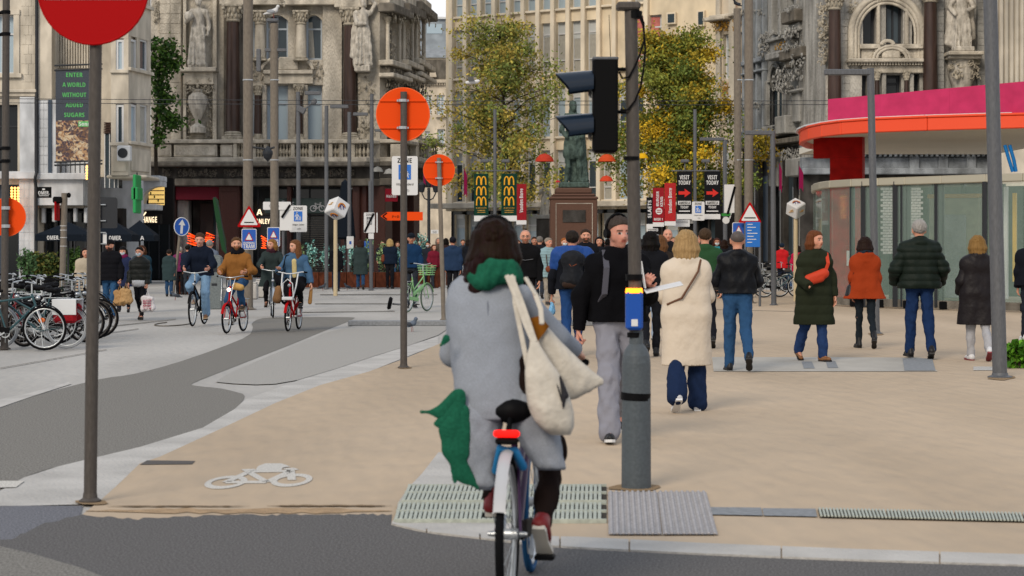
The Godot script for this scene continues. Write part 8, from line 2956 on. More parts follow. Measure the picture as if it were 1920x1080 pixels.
		obj("basket",bm,o.basket,t)
	if o.get("stand",false):
		var sm:=MB.new()
		sm.cyl(bb+Vector3(0.06,-0.02,-0.05),bb+Vector3(0.18,-0.27,-0.12),0.008,0.008,6)
		obj("kickstand",sm,M.alloy,t)
	return t
func rider(label:String,at:Vector3,turn:float,o:Dictionary,j:Dictionary,pxm:float)->Node3D:
	var t:=thing("person",label,"person",at,turn)
	o=skin_of(o)
	var J:=ride_joints(j)
	dress(t,J,o,pxm)
	JJ[t]=J
	return t
func pedals(ca:float)->Array:
	var bb:=Vector3(0,0.27,-0.07)
	return [bb+Vector3(0.13,sin(ca)*0.165+0.012,cos(ca)*0.165),bb+Vector3(-0.13,-sin(ca)*0.165+0.012,-cos(ca)*0.165)]
func build_bikes()->void:
	var R:=[
		[365,612,-0.06,1.80,{"frame":M.black,"seat":0.93,"bar":1.06,"crank":-1.2,"rack":false,"mud":M.black},"black city bicycle ridden by the man in dark sweater and pale jeans"],
		[433,626,-0.17,1.74,{"frame":M.red_sign,"R":0.27,"seat":0.86,"bar":1.02,"crank":0.9,"barm":M.steel,"mud":M.red_sign,"lamp":glow("bike_lamp","ffe9d0",2.5),"wb":0.98},"small wheeled red bicycle ridden by the bearded man in brown jacket"],
		[505,596,0.16,1.68,{"frame":mk("frame_steelblue","3f4c5c",0.4),"seat":0.88,"bar":1.05,"crank":0.3,"mud":M.steel},"slate blue bicycle ridden by the woman in dark green coat"],
		[544,622,-0.10,1.66,{"frame":M.red_sign,"R":0.26,"seat":0.84,"bar":1.08,"crank":1.3,"barm":M.frame_white,"mud":M.red_sign,"wb":0.96},"small wheeled red bicycle with tall white handlebar ridden by the woman in denim"]]
	for i in 4:
		var r:Array=R[i]
		var d:=GD(r[1])
		var at:=Vector3(XM(r[0],d),0,-d-0.5)
		var b:=bike(r[5],at,r[2],r[4])
		var o:Dictionary=r[4]
		var zf:float=o.get("wb",1.06)-0.5
		var gz:=zf-0.21-0.10
		var hw:=0.27
		var j:={"h":r[3],"saddle":Vector3(0,o.seat,-0.28),"grip":[Vector3(hw,o.bar+0.03,gz),Vector3(-hw,o.bar+0.03,gz)],"pedal":pedals(o.crank),"lean":[0.22,0.24,0.18,0.14][i],"yaw":[0.1,0.35,-0.75,-0.7][i],"nod":[0.15,0.0,0.05,0.02][i],"footpitch":[-0.1,-0.2]}
		var w:Dictionary
		if i==0:w={"skin":lin("bd8a76"),"hair":{"c":lin("4a3426"),"style":"short"},"legs":{"m":cloth("6d8aa6"),"r":[0.098,0.08,0.082]},"shoe":{"m":plain("7a5638"),"sole":plain("b09470"),"high":0.06},"top":{"name":"sweater","m":cloth("151b28"),"hem":-0.02,"fit":0.04,"collar":0.6,"wob":0.018}}
		elif i==1:w={"skin":lin("c08c72"),"beard":lin("6b4a2e"),"hair":{"c":lin("5a4028"),"style":"short"},"legs":{"m":cloth("2c4a6c")},"shoe":{"m":plain("3a3026"),"sole":plain("6a5a44")},"top":{"name":"jacket","m":cloth("80562c"),"hem":0.02,"fit":0.04,"collar":0.3,"wob":0.02},"scarf":cloth("15151a")}
		elif i==2:w={"skin":lin("c08a74"),"hair":{"c":lin("8a6438"),"style":"wavy"},"legs":{"m":cloth("151518"),"r":[0.085,0.062,0.05]},"shoe":{"m":plain("5a3a28"),"sole":plain("2a2420")},"top":{"name":"coat","m":cloth("2a3333"),"hem":-0.30,"fit":0.04,"flare":0.04,"collar":0.5},"scarf":cloth("3a2028")}
		else:w={"skin":lin("c2917a"),"hair":{"c":lin("6e4a30"),"style":"long"},"legs":{"m":cloth("141417"),"r":[0.09,0.066,0.052]},"shoe":{"m":plain("18181a"),"sole":plain("28282a"),"high":0.1},"top":{"name":"jacket","m":cloth("3e5a76"),"hem":-0.04,"fit":0.045,"collar":0.5,"wob":0.018},"curl1":0.3}
		if i==3:j.grip[0]=Vector3(0.42,0.62,0.02)
		var lab:String=["man in dark sweater and pale jeans riding towards the square edge, mouth open","bearded man in brown jacket with black scarf riding a small red bicycle","woman with wavy blond hair in dark green coat riding behind the others","woman with long brown hair in denim jacket riding a red bicycle, looking aside"][i]
		var p:=rider(lab,at,r[2],w,j,F/d)
		if i==3:
			var sk:=[]
			var J:Dictionary=JJ[p]
			for q in 2:cap(sk,J["hip%d" % q],J["knee%d" % q],0.12,0.10)
			cap(sk,J.hip0,J.hip1,0.13)
			cap(sk,J.knee0,J.knee1,0.085)
			sdf("skirt",[grid(sk,0.02,0.03)],cloth("131316"),p)
			var tsh:=[]
			cap(tsh,J.pelvis+J.R*Vector3(0,0.12,0.13),J.pelvis+J.R*Vector3(0,0.40,0.115),0.045,0.05,0.6)
			sdf("shirt",[grid(tsh,0.014,0.01)],cloth("b8a878"),p)
			var hm:=MB.new()
			var z0:=zf-0.1
			for s in [-1.0,1.0]:hm.tube([Vector3(s*0.15,1.08,z0-0.1),Vector3(s*0.14,0.86,z0+0.02),Vector3(s*0.07,0.56,z0+0.08)],0.014,6)
			hm.tube([Vector3(-0.1,0.68,z0+0.1),Vector3(-0.09,0.9,z0+0.12),Vector3(0,0.98,z0+0.12),Vector3(0.09,0.9,z0+0.12),Vector3(0.1,0.68,z0+0.1)],0.011,6)
			hm.box(Vector3(0,0.62,z0+0.12),Vector3(0.2,0.06,0.14),0.01)
			obj("front_carrier",hm,M.frame_white,b)
			var br:=[]
			var hd:Vector3=J.wrist0
			cap(br,hd+Vector3(0.01,-0.1,0.02),hd+Vector3(-0.02,-0.36,0.0),0.03,0.04)
			var bt:=thing("baguette","bread stick in paper held low by the woman in denim","bread",at,r[2])
			sdf("loaf",[grid(br,0.014,0.01)],cloth("9a7448"),bt)
			var bg:=[]
			cap(bg,Vector3(-0.28,0.78,0.0),Vector3(-0.30,0.60,0.02),0.07,0.09,1.2)
			var bag:=thing("shoulder_bag","tan shoulder bag hanging beside the woman in denim","bag",at,r[2])
			sdf("bag",[grid(bg,0.018,0.02)],cloth("8a6848"),bag)
			sheath(bag,"strap",[Vector3(-0.28,0.84,0.0),J.sh1+Vector3(0,0.06,0.08),J.sh0+Vector3(0,0.06,0.02)],0.012,M.black)
		if i==1:
			var bg:=[]
			cap(bg,Vector3(0.12,0.86,zf-0.16),Vector3(0.22,0.84,zf-0.16),0.07,0.06,1.1)
			var bag:=thing("straw_bag","small straw bag hanging from the handlebar of the brown jacket rider","bag",at,r[2])
			sdf("bag",[grid(bg,0.016,0.02)],cloth("b08c54"),bag)
			var hm:=MB.new()
			for s in [-1.0,1.0]:hm.tube([Vector3(s*0.13,1.0,zf-0.1),Vector3(s*0.1,0.8,zf),Vector3(s*0.09,0.6,zf+0.05)],0.009,5)
			obj("front_carrier",hm,M.steel,b)
	var cols:=[mk("frame_teal","2c4a50",0.35),M.black,mk("frame_grey","7c8488",0.35),mk("frame_maroon","6a1c22",0.35),mk("frame_green","26382c",0.35),mk("frame_white2","b8bcbe",0.35),mk("frame_blue2","2a3c5c",0.35)]
	var spots:=[
		[17,657,1.35,0,"black tyred bicycle with white fork parked nearest in the row, reflector on its wheel",{"forkm":M.frame_white,"step":false}],
		[62,654,-1.62,0,"parked teal bicycle carrying red panniers in the front row",{"tyre":mk("tyre_pale","8f9296",0.8),"mud":M.black}],
		[-14,650,1.2,3,"parked maroon framed bicycle half behind the dark tall pole",{}],
		[106,640,1.9,2,"parked grey bicycle behind the no entry pole",{}],
		[122,634,1.75,1,"parked black bicycle at the end of the row with both wheels free",{"step":false}],
		[37,636,1.45,5,"parked white framed bicycle in the second row behind the panniers",{}],
		[0,634,1.5,1,"parked black bicycle with wide handlebar in the second row near the tall pole",{"basket":M.black}],
		[78,626,1.5,4,"parked dark green bicycle with basket in the third row",{"basket":M.pole_grey}],
		[47,620,1.3,6,"parked navy bicycle in the third row under the pedestrian signal",{}],
		[16,616,1.7,2,"parked grey bicycle in the third row before the potted shrub",{"basket":M.black}],
		[94,614,1.4,1,"farthest parked black bicycle of the row before the hedge",{}],
		[-9,612,1.4,5,"farthest parked white bicycle by the tall pole",{}],
		[48,645,1.55,1,"parked black bicycle squeezed between the pannier bicycle and the white forked one",{}],
		[92,643,-1.5,1,"parked black bicycle with rear wheel out behind the red panniers",{"step":false}],
		[118,631,1.5,1,"parked black bicycle near the no entry pole with low saddle",{"seat":0.84}],
		[66,627,-1.6,4,"parked dark green bicycle facing away in the third row",{}],
		[30,622,1.65,1,"parked black bicycle with crate in the fourth row by the tall pole",{"basket":M.black}],
		[120,610,-1.5,1,"parked black bicycle at the back of the row under the black parasols",{}]]
	for q in spots:
		var d:=GD(q[1])
		var o:Dictionary=q[5]
		o.frame=cols[q[3]]
		o.stand=true
		o.rim=M.pole_dark if int(q[1]) % 3 else M.alloy
		o.step=o.get("step",int(q[0]) % 3 !=0)
		o.steer=0.25 if int(q[0]) % 2 else -0.15
		var b:=bike(q[4],Vector3(XM(q[0],d),0,-d-0.1),q[2] if int(q[0]) % 4 else q[2]+PI,o,"bicycles parked by the tall pole")
		if q[1]==657:
			var rf:=MB.new()
			rf.ell(Vector3(0.03,0.46,0.5),Vector3(0.012,0.04,0.06),8,5)
			obj("reflector",rf,mk("reflector","d0641a",0.4),b)
		if q[1]==654:
			var bt:=b.transform
			var pn:=thing("pannier","red pannier with white flap hung on the teal parked bicycle","bag",bt.origin,b.rotation.y)
			for s in [1.0,-1.0]:
				var pm:=MB.new()
				pm.box(Vector3(s*0.13,0.55,-0.52),Vector3(0.13,0.3,0.36),0.04)
				var po:=obj("pannier_bag",pm,mk("pannier_red","8e1620",0.6,"mottle"),pn)
				var fl:=MB.new()
				fl.box(Vector3(s*0.203,0.65,-0.52),Vector3(0.012,0.24,0.38),0.005)
				obj("flap",fl,M.frame_white,po)
			var tm:=MB.new()
			tm.box(Vector3(0,0.765,-0.52),Vector3(0.41,0.014,0.38),0.005)
			obj("flap_top",tm,M.frame_white,pn)
	var d:=GD(585)
	var gm:=mk("hire_green","84b47a",0.45)
	var hb:=bike("pale green hire bicycle turned aside by the man in blue jacket",Vector3(XM(781,d),0,-d),2.72,{"frame":gm,"forkm":gm,"mud":gm,"guardm":gm,"seat":0.98,"bar":1.15,"tyre":mk("tyre_olive","5a6a5a",0.8),"basket":gm})
	var ps:=MB.new()
	ps.bar(Vector3(0,0.42,-0.2),Vector3(0,0.62,0.35),0.07,0.09,0.02)
	obj("thick_frame",ps,gm,hb)
	d=GD(581)
	var dw:=thing("rolling_disc","black round weight on a short bar lying beside the hire bicycle","weight",Vector3(XM(730,d),0,-d))
	var dm:=MB.new()
	dm.xf=Transform3D(Basis(Vector3.FORWARD,PI/2+0.2),Vector3(0,0.17,0))
	dm.lathe([Vector2(0,-0.03),Vector2(0.14,-0.03),Vector2(0.17,0.0),Vector2(0.14,0.06),Vector2(0,0.06)],Vector3.ZERO,18)
	obj("disc",dm,M.black,dw)
	var db:=MB.new()
	db.cyl(Vector3(0.08,0.15,0),Vector3(0.45,0.12,0),0.025,0.025,8)
	obj("bar",db,M.pole_grey,dw)
	for e in [[1430,557,1.75,5,"white framed bicycle parked before the blue map board"],[1462,558,1.5,0,"dark teal bicycle parked beside the olive coat woman"],[1412,552,1.9,2,"grey bicycle parked behind the man in leather jacket"],[1446,548,1.4,1,"black bicycle at the back of the small parked group"]]:
		d=GD(e[1])
		bike(e[4],Vector3(XM(e[0],d),0,-d),e[2],{"frame":cols[e[3]],"step":e[0] % 4==2,"stand":true},"bicycles parked by the pavilion")
	var purple:=mk("frame_purple","3a2040",0.35)
	var mb2:=bike("purple bicycle with white mudguard and lit red lamp ridden by the woman in grey",Vector3(0.035,0,-8.79),PI-0.107,{"fine":true,"frame":purple,"forkm":purple,"seat":0.86,"bar":1.02,"crank":0.45,"mud":mk("guard_grey","a4a6aa",0.4),"mudf":M.black,"dark_rack":true,"ftyre":mk("tyre_blue","1f4a70",0.7),"guard_end":2.75,"rack":false})
	mb2.rotation.z=0.0
	var rl:=[]
	cap(rl,Vector3(-0.042,0.778,-0.55),Vector3(0.042,0.778,-0.55),0.016)
	sdf("rear_lamp",[grid(rl,0.006,0.005)],M.rear_red,mb2)
	var rb:=MB.new()
	rb.box(Vector3(0,0.745,-0.53),Vector3(0.10,0.03,0.05),0.01)
	rb.cyl(Vector3(0,0.76,-0.51),Vector3(0,0.9,-0.30),0.012,0.012,8)
	obj("lamp_bracket",rb,M.black,mb2)
	var bl:=MB.new()
	bl.tube([Vector3(-0.06,0.62,-0.42),Vector3(-0.03,0.70,-0.5),Vector3(0.03,0.71,-0.5),Vector3(0.06,0.6,-0.42)],0.02,8)
	obj("blue_lock",bl,mk("lock_blue","1c6a9c",0.5),mb2)
	for s in [-1.0,1.0]:
		var kn:=MB.new()
		kn.cyl(Vector3(s*0.05,0.34,-0.5),Vector3(s*0.085,0.34,-0.5),0.014,0.01,8)
		obj("axle_nut",kn,M.steel,mb2)
func tp(nm:String,hx:String,hem:float,fit:=0.035,o:={})->Dictionary:
	var d:={"name":nm,"m":cloth(hx,o.get("gloss",0.9)),"hem":hem,"fit":fit}
	d.merge(o,true)
	return d
func lg(hx:String,r:=[0.088,0.066,0.058])->Dictionary:
	return {"m":cloth(hx),"r":r}
func so(hx:String,sole:String,high:=0.02)->Dictionary:
	return {"m":plain(hx),"sole":plain(sole),"high":high}
func hr(hx:String,style:String)->Dictionary:
	return {"c":lin(hx),"style":style}
const AWAY_A:=[[0.12,0.03],[-0.14,0.42]]
const AWAY_B:=[[-0.16,0.55],[0.14,0.03]]
const TO_A:=[[-0.22,0.3],[0.24,0.05]]
const TO_B:=[[0.24,0.05],[-0.22,0.3]]
const STILL:=[[0.03,0.02],[-0.03,0.02]]
const POCKET:=[[0.05,0.22,0.75],[0.05,0.22,0.75]]
const SWING:=[[0.22,0.12,0.3],[-0.22,0.12,0.2]]
const SWING2:=[[-0.22,0.12,0.2],[0.22,0.12,0.3]]
const FRONT:=[[0.3,0.14,1.35],[0.3,0.14,1.35]]
const HANG:=[[0.02,0.1,0.2],[0.02,0.1,0.2]]
func build_people()->void:
	build_cyclist()
	var p:=person("blonde woman walking away in a long cream fleece coat and dark flared jeans",1287,771,438,PI,{"leg":[[-0.16,0.5],[0.10,0.02]],"arm":[[0.25,0.16,1.1],[0.2,0.16,1.0]],"stance":0.12,"sw":0.165},
		{"back":true,"hair":hr("a88a60","bob"),"legs":lg("1a2742",[0.092,0.078,0.098]),"shoe":so("b9b9bb","cfcfcf"),
		"top":tp("coat","c0b4a4",-0.50,0.045,{"flare":0.0,"collar":0.5,"wob":0.010})})
	var J:Dictionary=JJ[p]
	var k:float=J.k
	sheath(p,"bag_strap",[J.sh1+Vector3(0.03,0.075,-0.06)*k,J.neck+Vector3(-0.1,-0.12,-0.165)*k,J.neck+Vector3(0.06,-0.38,-0.165)*k,J.pelvis+Vector3(0.2,0.1,-0.1)*k],0.011,plain("5a3a26"))
	p=person("man in black sweatshirt, black headphones and grey jeans holding paper sheets behind the signal post",1158,826,410,0.12,{"leg":[[-0.28,0.5],[0.26,0.06]],"arm":[[0.55,0.1,1.35],[-0.08,0.34,0.12]],"yaw":0.28,"nod":0.1,"sw":0.185,"stance":0.1},
		{"hair":hr("453c37","short"),"skin":lin("b88270"),"legs":lg("7d7e88",[0.1,0.08,0.084]),"shoe":so("141416","c8c8c8"),"curl1":1.2,"curl0":0.9,
		"top":tp("sweatshirt","0c0c0f",0.0,0.045,{"collar":0.9,"wob":0.02})})
	headphones(p,M.black)
	J=JJ[p]
	k=J.k
	for s in [0.11,-0.11]:strap_flat(p,"backpack_strap",[J.neck+Vector3(s,-0.02,-0.08)*k,J.neck+Vector3(s,0.015,0.04)*k,J.neck+Vector3(s*1.05,-0.12,0.16)*k,J.neck+Vector3(s*1.2,-0.32,0.16)*k,J.neck+Vector3(s*1.5,-0.42,0.05)*k],0.024,plain("4a4a52",0.8))
	var pt:=p.transform
	var w0:Vector3=pt*(J.wrist0 as Vector3)
	var sh:=thing("paper_sheets","white paper sheets held open by the man with headphones","paper",w0)
	var sm:=MB.new()
	sm.xf=Transform3D(Basis(Vector3.FORWARD,-0.22)*Basis(Vector3.RIGHT,0.12),Vector3(0.12,-0.02,0.10))
	sm.box(Vector3.ZERO,Vector3(0.30,0.008,0.21),0.003)
	obj("open_sheet",sm,M.white_sign,sh)
	var s2:=MB.new()
	s2.xf=Transform3D(Basis(Vector3.FORWARD,1.42),Vector3(-0.04,0.08,0.06))
	s2.box(Vector3.ZERO,Vector3(0.22,0.008,0.20),0.003)
	obj("raised_sheet",s2,M.white_sign,sh)
	p=person("short haired man walking away in black leather jacket and blue jeans",1383,696,437,PI,{"leg":[[0.10,0.02],[-0.2,0.55]],"arm":[[0.2,0.26,1.1],[0.2,0.26,1.1]],"sw":0.195,"stance":0.1},{"back":true,"stubble":lin("4a4440"),"legs":lg("284668",[0.096,0.07,0.06]),"shoe":so("121214","1c1c1e",0.06),"top":tp("jacket","0a0c11",0.03,0.045,{"gloss":0.55,"collar":0.5,"wob":0.022})})
	p=person("man with blue hooded jacket and black backpack walking away",1073,668,437,PI,{"leg":AWAY_B,"arm":[[0.1,0.28,0.25],[0.1,0.2,0.9]],"sw":0.19},{"back":true,"hair":hr("2a2420","short"),"legs":lg("203c68"),"shoe":so("1c1c20","2a2a2c"),"top":tp("jacket","15171d",0.0,0.05,{"collar":0.0})})
	J=JJ[p]
	k=J.k
	var yk:=[]
	cap(yk,J.sh0+Vector3(0,0.02,0)*k,J.sh1+Vector3(0,0.02,0)*k,0.115*k,-1,0.95)
	for s in [0,1]:cap(yk,J["sh%d" % s]+Vector3(0,0.01,0),(J["sh%d" % s] as Vector3).lerp(J["elbow%d" % s],0.45),0.11*k,0.10*k)
	for q in 7:
		var a0:=PI*(0.05+0.9*q/6.0)
		cap(yk,J.neck+Vector3(cos(a0)*0.10,0.02,-sin(a0)*0.10-0.01)*k,J.neck+Vector3(cos(a0)*0.1,-0.06,-sin(a0)*0.12-0.03)*k,0.045*k)
	sdf("hooded_yoke",[grid(yk,0.014,0.02,Color.WHITE,[],{"wob":0.015,"wfreq":8.0})],cloth("1d3f7c",0.6),p)
	var bp:=thing("backpack","black backpack with brown lower pocket worn by the man in blue hood","backpack",p.position,PI)
	var bb:=[]
	cap(bb,J.pelvis+Vector3(-0.08,0.14,-0.24)*k,J.pelvis+Vector3(0.08,0.14,-0.24)*k,0.10*k)
	cap(bb,J.pelvis+Vector3(-0.07,0.42,-0.22)*k,J.pelvis+Vector3(0.07,0.42,-0.22)*k,0.10*k)
	cap(bb,J.pelvis+Vector3(0,0.14,-0.24)*k,J.pelvis+Vector3(0,0.42,-0.22)*k,0.13*k)
	sdf("pack",[grid(bb,0.014,0.02,Color.WHITE,[],{"wob":0.015,"wfreq":9.0})],cloth("16181d",0.7),bp)
	var bk:=[]
	cap(bk,J.pelvis+Vector3(-0.1,0.08,-0.3)*k,J.pelvis+Vector3(0.1,0.08,-0.3)*k,0.055*k)
	sdf("lower_pocket",[grid(bk,0.012,0.01)],cloth("2e211b",0.7),bp)
	var bpt:=MB.new()
	for s in [-1.0,1.0]:bpt.bar(J.pelvis+Vector3(s*0.05,0.36,-0.345)*k,J.pelvis+Vector3(s*0.005+0.02,0.33,-0.35)*k,0.02,0.006)
	obj("orange_trim",bpt,mk("trim_rust","8a4a2c",0.7),bp)
	var w1:Vector3=p.transform*(J.wrist0 as Vector3)
	var sb:=thing("plastic_bag","small pale blue plastic bag in the hand of the backpack man","bag",w1+Vector3(0,-0.1,0))
	var sg:=[]
	cap(sg,Vector3(0,-0.05,0),Vector3(0.0,-0.16,0),0.02,0.055)
	sdf("bag",[grid(sg,0.012,0.01,Color.WHITE,[],{"wob":0.02,"wfreq":20.0})],plain("6aa0c8",0.3),sb)
	p=person("woman in olive quilted long coat with an orange red belt bag",1527,678,438,0.3,{"leg":[[0.12,0.05],[-0.24,0.3]],"arm":[[0.0,0.3,0.25],[0.12,0.24,1.0]],"yaw":0.45,"sw":0.16},{"hair":hr("6b3f26","wavy"),"legs":lg("24375c",[0.09,0.07,0.07]),"shoe":so("7a5230","1a1614",0.06),"hide_hand":1,"top":tp("coat","24281d",-0.45,0.055,{"flare":0.02,"collar":0.9,"rib":0.010,"pitch":0.13})})
	belt_bag(p,"orange red belt bag worn across the olive quilted coat","b23a22")
	p=person("woman walking away in rust orange hooded coat and black leggings",1622,653,448,PI,{"leg":[[0.12,0.03],[-0.16,0.5]],"arm":HANG,"sw":0.16},{"back":true,"hair":hr("2a1d18","bob"),"legs":lg("1c2228",[0.08,0.055,0.045]),"shoe":so("131315","1c1c1e",0.1),"scarf":cloth("1c2630"),"top":tp("coat","8a3418",-0.16,0.05,{"hood":true,"flare":0.06,"collar":0.0})})
	J=JJ[p]
	var hbg:=thing("shoulder_bag","black shoulder bag hanging at the side of the rust orange coat","bag",p.position,PI)
	sg=[]
	cap(sg,J.pelvis+Vector3(0.24,0.02,0)*J.k,J.pelvis+Vector3(0.25,-0.1,0.0)*J.k,0.05,0.07,1.4)
	sdf("bag",[grid(sg,0.014,0.015)],plain("141416",0.5),hbg)
	sheath(hbg,"strap",[J.pelvis+Vector3(0.25,0.05,0)*J.k,J.sh0+Vector3(0.03,-0.2,-0.08),J.sh0+Vector3(-0.02,0.085,0)],0.01,M.black)
	p=person("grey haired man walking away in dark green puffer jacket, hands in pockets",1724,673,421,PI,{"leg":[[0.10,0.02],[-0.12,0.26]],"arm":[[-0.05,0.36,0.85],[-0.05,0.36,0.85]],"sw":0.2,"stance":0.11},{"back":true,"hair":hr("a09c98","short"),"hide_hand":2,"legs":lg("1a2c4e",[0.092,0.068,0.06]),"shoe":so("161416","1c1a1a",0.05),"top":tp("jacket","111a14",-0.06,0.07,{"gloss":0.62,"rib":0.014,"pitch":0.10,"collar":1.2,"wob":0.012})})
	p=person("blonde woman walking away in long dark brown coat and pale trousers",1833,676,446,PI,{"leg":[[0.08,0.02],[-0.2,0.42]],"arm":[[0.0,0.24,0.8],[0.0,0.24,0.8]],"sw":0.165},{"back":true,"hair":hr("8a6a3e","wavy"),"hide_hand":2,"legs":lg("9a9a9e",[0.08,0.06,0.06]),"shoe":so("c4c4c6","7a3038"),"top":tp("coat","1a1618",-0.44,0.05,{"gloss":0.5,"flare":0.03,"collar":1.1})})
	p=person("person in black jacket and white shoes cut by the edge beside the grass tuft",1934,640,440,PI,{"leg":AWAY_A,"arm":HANG},{"back":true,"hair":hr("3a2c22","short"),"legs":lg("20242c"),"shoe":so("c4c4c6","c8c8c8"),"top":tp("jacket","14161c",-0.05,0.06)})
	p=person("bald man with glasses in black zip sweater walking this way",985,621,435,0.0,{"leg":TO_B,"arm":[[0.0,0.14,0.25],[0.1,0.16,0.5]],"sw":0.2},{"stubble":lin("a87a68"),"beard":lin("8a6250"),"glasses":true,"legs":lg("121214"),"shoe":so("121214","1a1a1a"),"top":tp("sweater","111113",-0.02,0.045,{"collar":0.8})})
	J=JJ[p]
	strap_flat(p,"chest_stripe",[J.neck+Vector3(-0.14,-0.25,0.145),J.neck+Vector3(0,-0.27,0.158),J.neck+Vector3(0.14,-0.25,0.145)],0.008,M.pole_grey)
	p=person("grey haired woman in pale blue quilted coat with brown shoulder bag",1028,572,449,0.25,{"leg":TO_A,"arm":HANG,"sw":0.16,"yaw":0.4},{"hair":hr("8f8478","short"),"legs":lg("8c8478"),"shoe":so("2a2a2e","3a3a3c"),"top":tp("coat","7b949a",-0.22,0.05,{"rib":0.012,"pitch":0.075,"collar":0.9})})
	var bgo:=thing("shoulder_bag","brown shoulder bag across the pale blue quilted coat","bag",p.position,0.25)
	sg=[]
	J=JJ[p]
	cap(sg,J.pelvis+Vector3(-0.05,0.0,0.21),J.pelvis+Vector3(0.1,0.0,0.21),0.09,0.09,0.5)
	sdf("bag",[grid(sg,0.02,0.02)],plain("6a3a28",0.6),bgo)
	sheath(bgo,"strap",[J.pelvis+Vector3(-0.08,0.06,0.2),J.neck+Vector3(-0.1,-0.2,0.16),J.neck+Vector3(-0.12,0.0,0.05)],0.014,plain("3a2a22"))
	person("smiling dark bearded man in bright red jacket",950,572,445,0.2,{"leg":TO_B,"arm":HANG,"yaw":0.5},{"hair":hr("1c1614","short"),"beard":lin("241a16"),"legs":lg("1c2230"),"shoe":so("181818","202020"),"top":tp("jacket","8e1a22",-0.02,0.05,{"rib":0.008,"collar":0.8})})
	person("bearded man with swept brown hair in black jacket behind the backpack man",1098,606,434,0.05,{"leg":TO_A,"arm":HANG},{"hair":hr("3a2a20","short"),"beard":lin("4a3426"),"legs":lg("1a1c22"),"shoe":so("161616","202020"),"top":tp("jacket","15161a",-0.05,0.045)})
	person("bald man with bare crown in black jumper facing this way",1252,594,433,0.0,{"leg":TO_B,"arm":HANG,"sw":0.19},{"stubble":lin("b8866e"),"legs":lg("1c1e24"),"shoe":so("161616","202020"),"top":tp("jumper","16181c",-0.02,0.04)})
	person("man in green jacket walking away beyond the cream coat",1322,652,434,PI,{"leg":AWAY_A,"arm":SWING,"sw":0.19},{"back":true,"hair":hr("4a3a2c","short"),"legs":lg("1b1c22"),"shoe":so("161616","202020"),"top":tp("jacket","27452c",0.0,0.05,{"collar":0.4})})
	person("person with dark hair and black jacket walking away beside the signal post",1220,669,438,PI,{"leg":AWAY_B,"arm":[[0.5,0.2,1.6],[0.1,0.15,0.5]],"sw":0.175},{"back":true,"hair":hr("15110f","bob"),"legs":lg("191a1f",[0.082,0.06,0.05]),"shoe":so("121214","1a1a1c",0.06),"top":tp("jacket","15161a",-0.06,0.05)})
	person("walker in pale blue jeans and white trainers half hidden by the cream coat",1238,640,446,PI,{"leg":AWAY_A,"arm":HANG},{"back":true,"hair":hr("6b4a30","bob"),"legs":lg("8594a8"),"shoe":so("c0c0c2","3a3a40"),"top":tp("jacket","2a2420",-0.04,0.045)})
	p=person("man with black and white cap and black coat carrying brown paper bags",206,600,454,0.1,{"leg":[[0.22,0.04],[-0.2,0.25]],"arm":[[0.12,0.2,0.3],[0.02,0.16,0.2]],"yaw":-0.5,"sw":0.185},{"cap":M.black,"beard":lin("3a2a22"),"curl0":1.2,"legs":lg("2e5074",[0.09,0.07,0.06]),"shoe":so("2a1618","1c1414"),"top":tp("coat","141418",-0.08,0.06,{"collar":1.0,"rib":0.008})})
	paper_bag(p,0,Vector3(0,-0.10,0.02),0.085,"9a7850","brown paper carrier bag held by the man in black cap, nearer to him")
	paper_bag(p,0,Vector3(0.14,-0.06,0.06),0.08,"a3835a","brown paper carrier bag held between the walking couple")
	p=person("woman with white face mask and glossy black puffer carrying a printed carrier bag",262,600,466,-0.15,{"leg":[[0.16,0.04],[-0.2,0.4]],"arm":[[0.05,0.16,0.2],[0.1,0.2,0.4]],"sw":0.165},{"hair":hr("1d1614","bun"),"mask":plain("b4c4cc",0.8),"curl0":1.2,"legs":lg("15161a",[0.078,0.055,0.045]),"shoe":so("121212","181818",0.08),"top":tp("jacket","1c1e1c",0.02,0.055,{"gloss":0.5,"rib":0.011,"pitch":0.11,"collar":0.9})})
	paper_bag(p,0,Vector3(0.02,-0.12,0.0),0.095,"c4bfc0","white plastic carrier bag with pink print held by the masked woman",true)
	J=JJ[p]
	var hmb:=[]
	cap(hmb,J.pelvis+Vector3(-0.07,0,0),J.pelvis+Vector3(0.07,0,0),0.135)
	sdf("white_top",[grid(hmb,0.02,0.02,Color.WHITE,[[Vector3.UP,(J.pelvis as Vector3).y+0.06]])],cloth("aeb2b8"),p)
	person("woman in dark beanie and face mask between the walking couple",231,586,466,0.0,{"leg":TO_A,"arm":HANG},{"cap":M.black,"brim":false,"mask":plain("a8b4bc",0.8),"hair":hr("2a1e1a","bob"),"legs":lg("20222c"),"shoe":so("161616","202020"),"scarf":cloth("6a1c44"),"top":tp("coat","232a44",-0.25,0.05)})
	person("brown haired woman looking over the shoulder of the masked woman",266,584,463,0.0,{"leg":TO_B,"arm":HANG},{"hair":hr("4a3020","bob"),"legs":lg("20222c"),"shoe":so("161616","202020"),"top":tp("coat","1e3440",-0.2,0.05)})
	person("person in cream coat half hidden by the no entry pole",160,596,468,0.3,{"leg":TO_B,"arm":HANG},{"hair":hr("241a16","long"),"legs":lg("3a3530"),"shoe":so("161616","202020"),"top":tp("coat","a59a88",-0.45,0.05)})
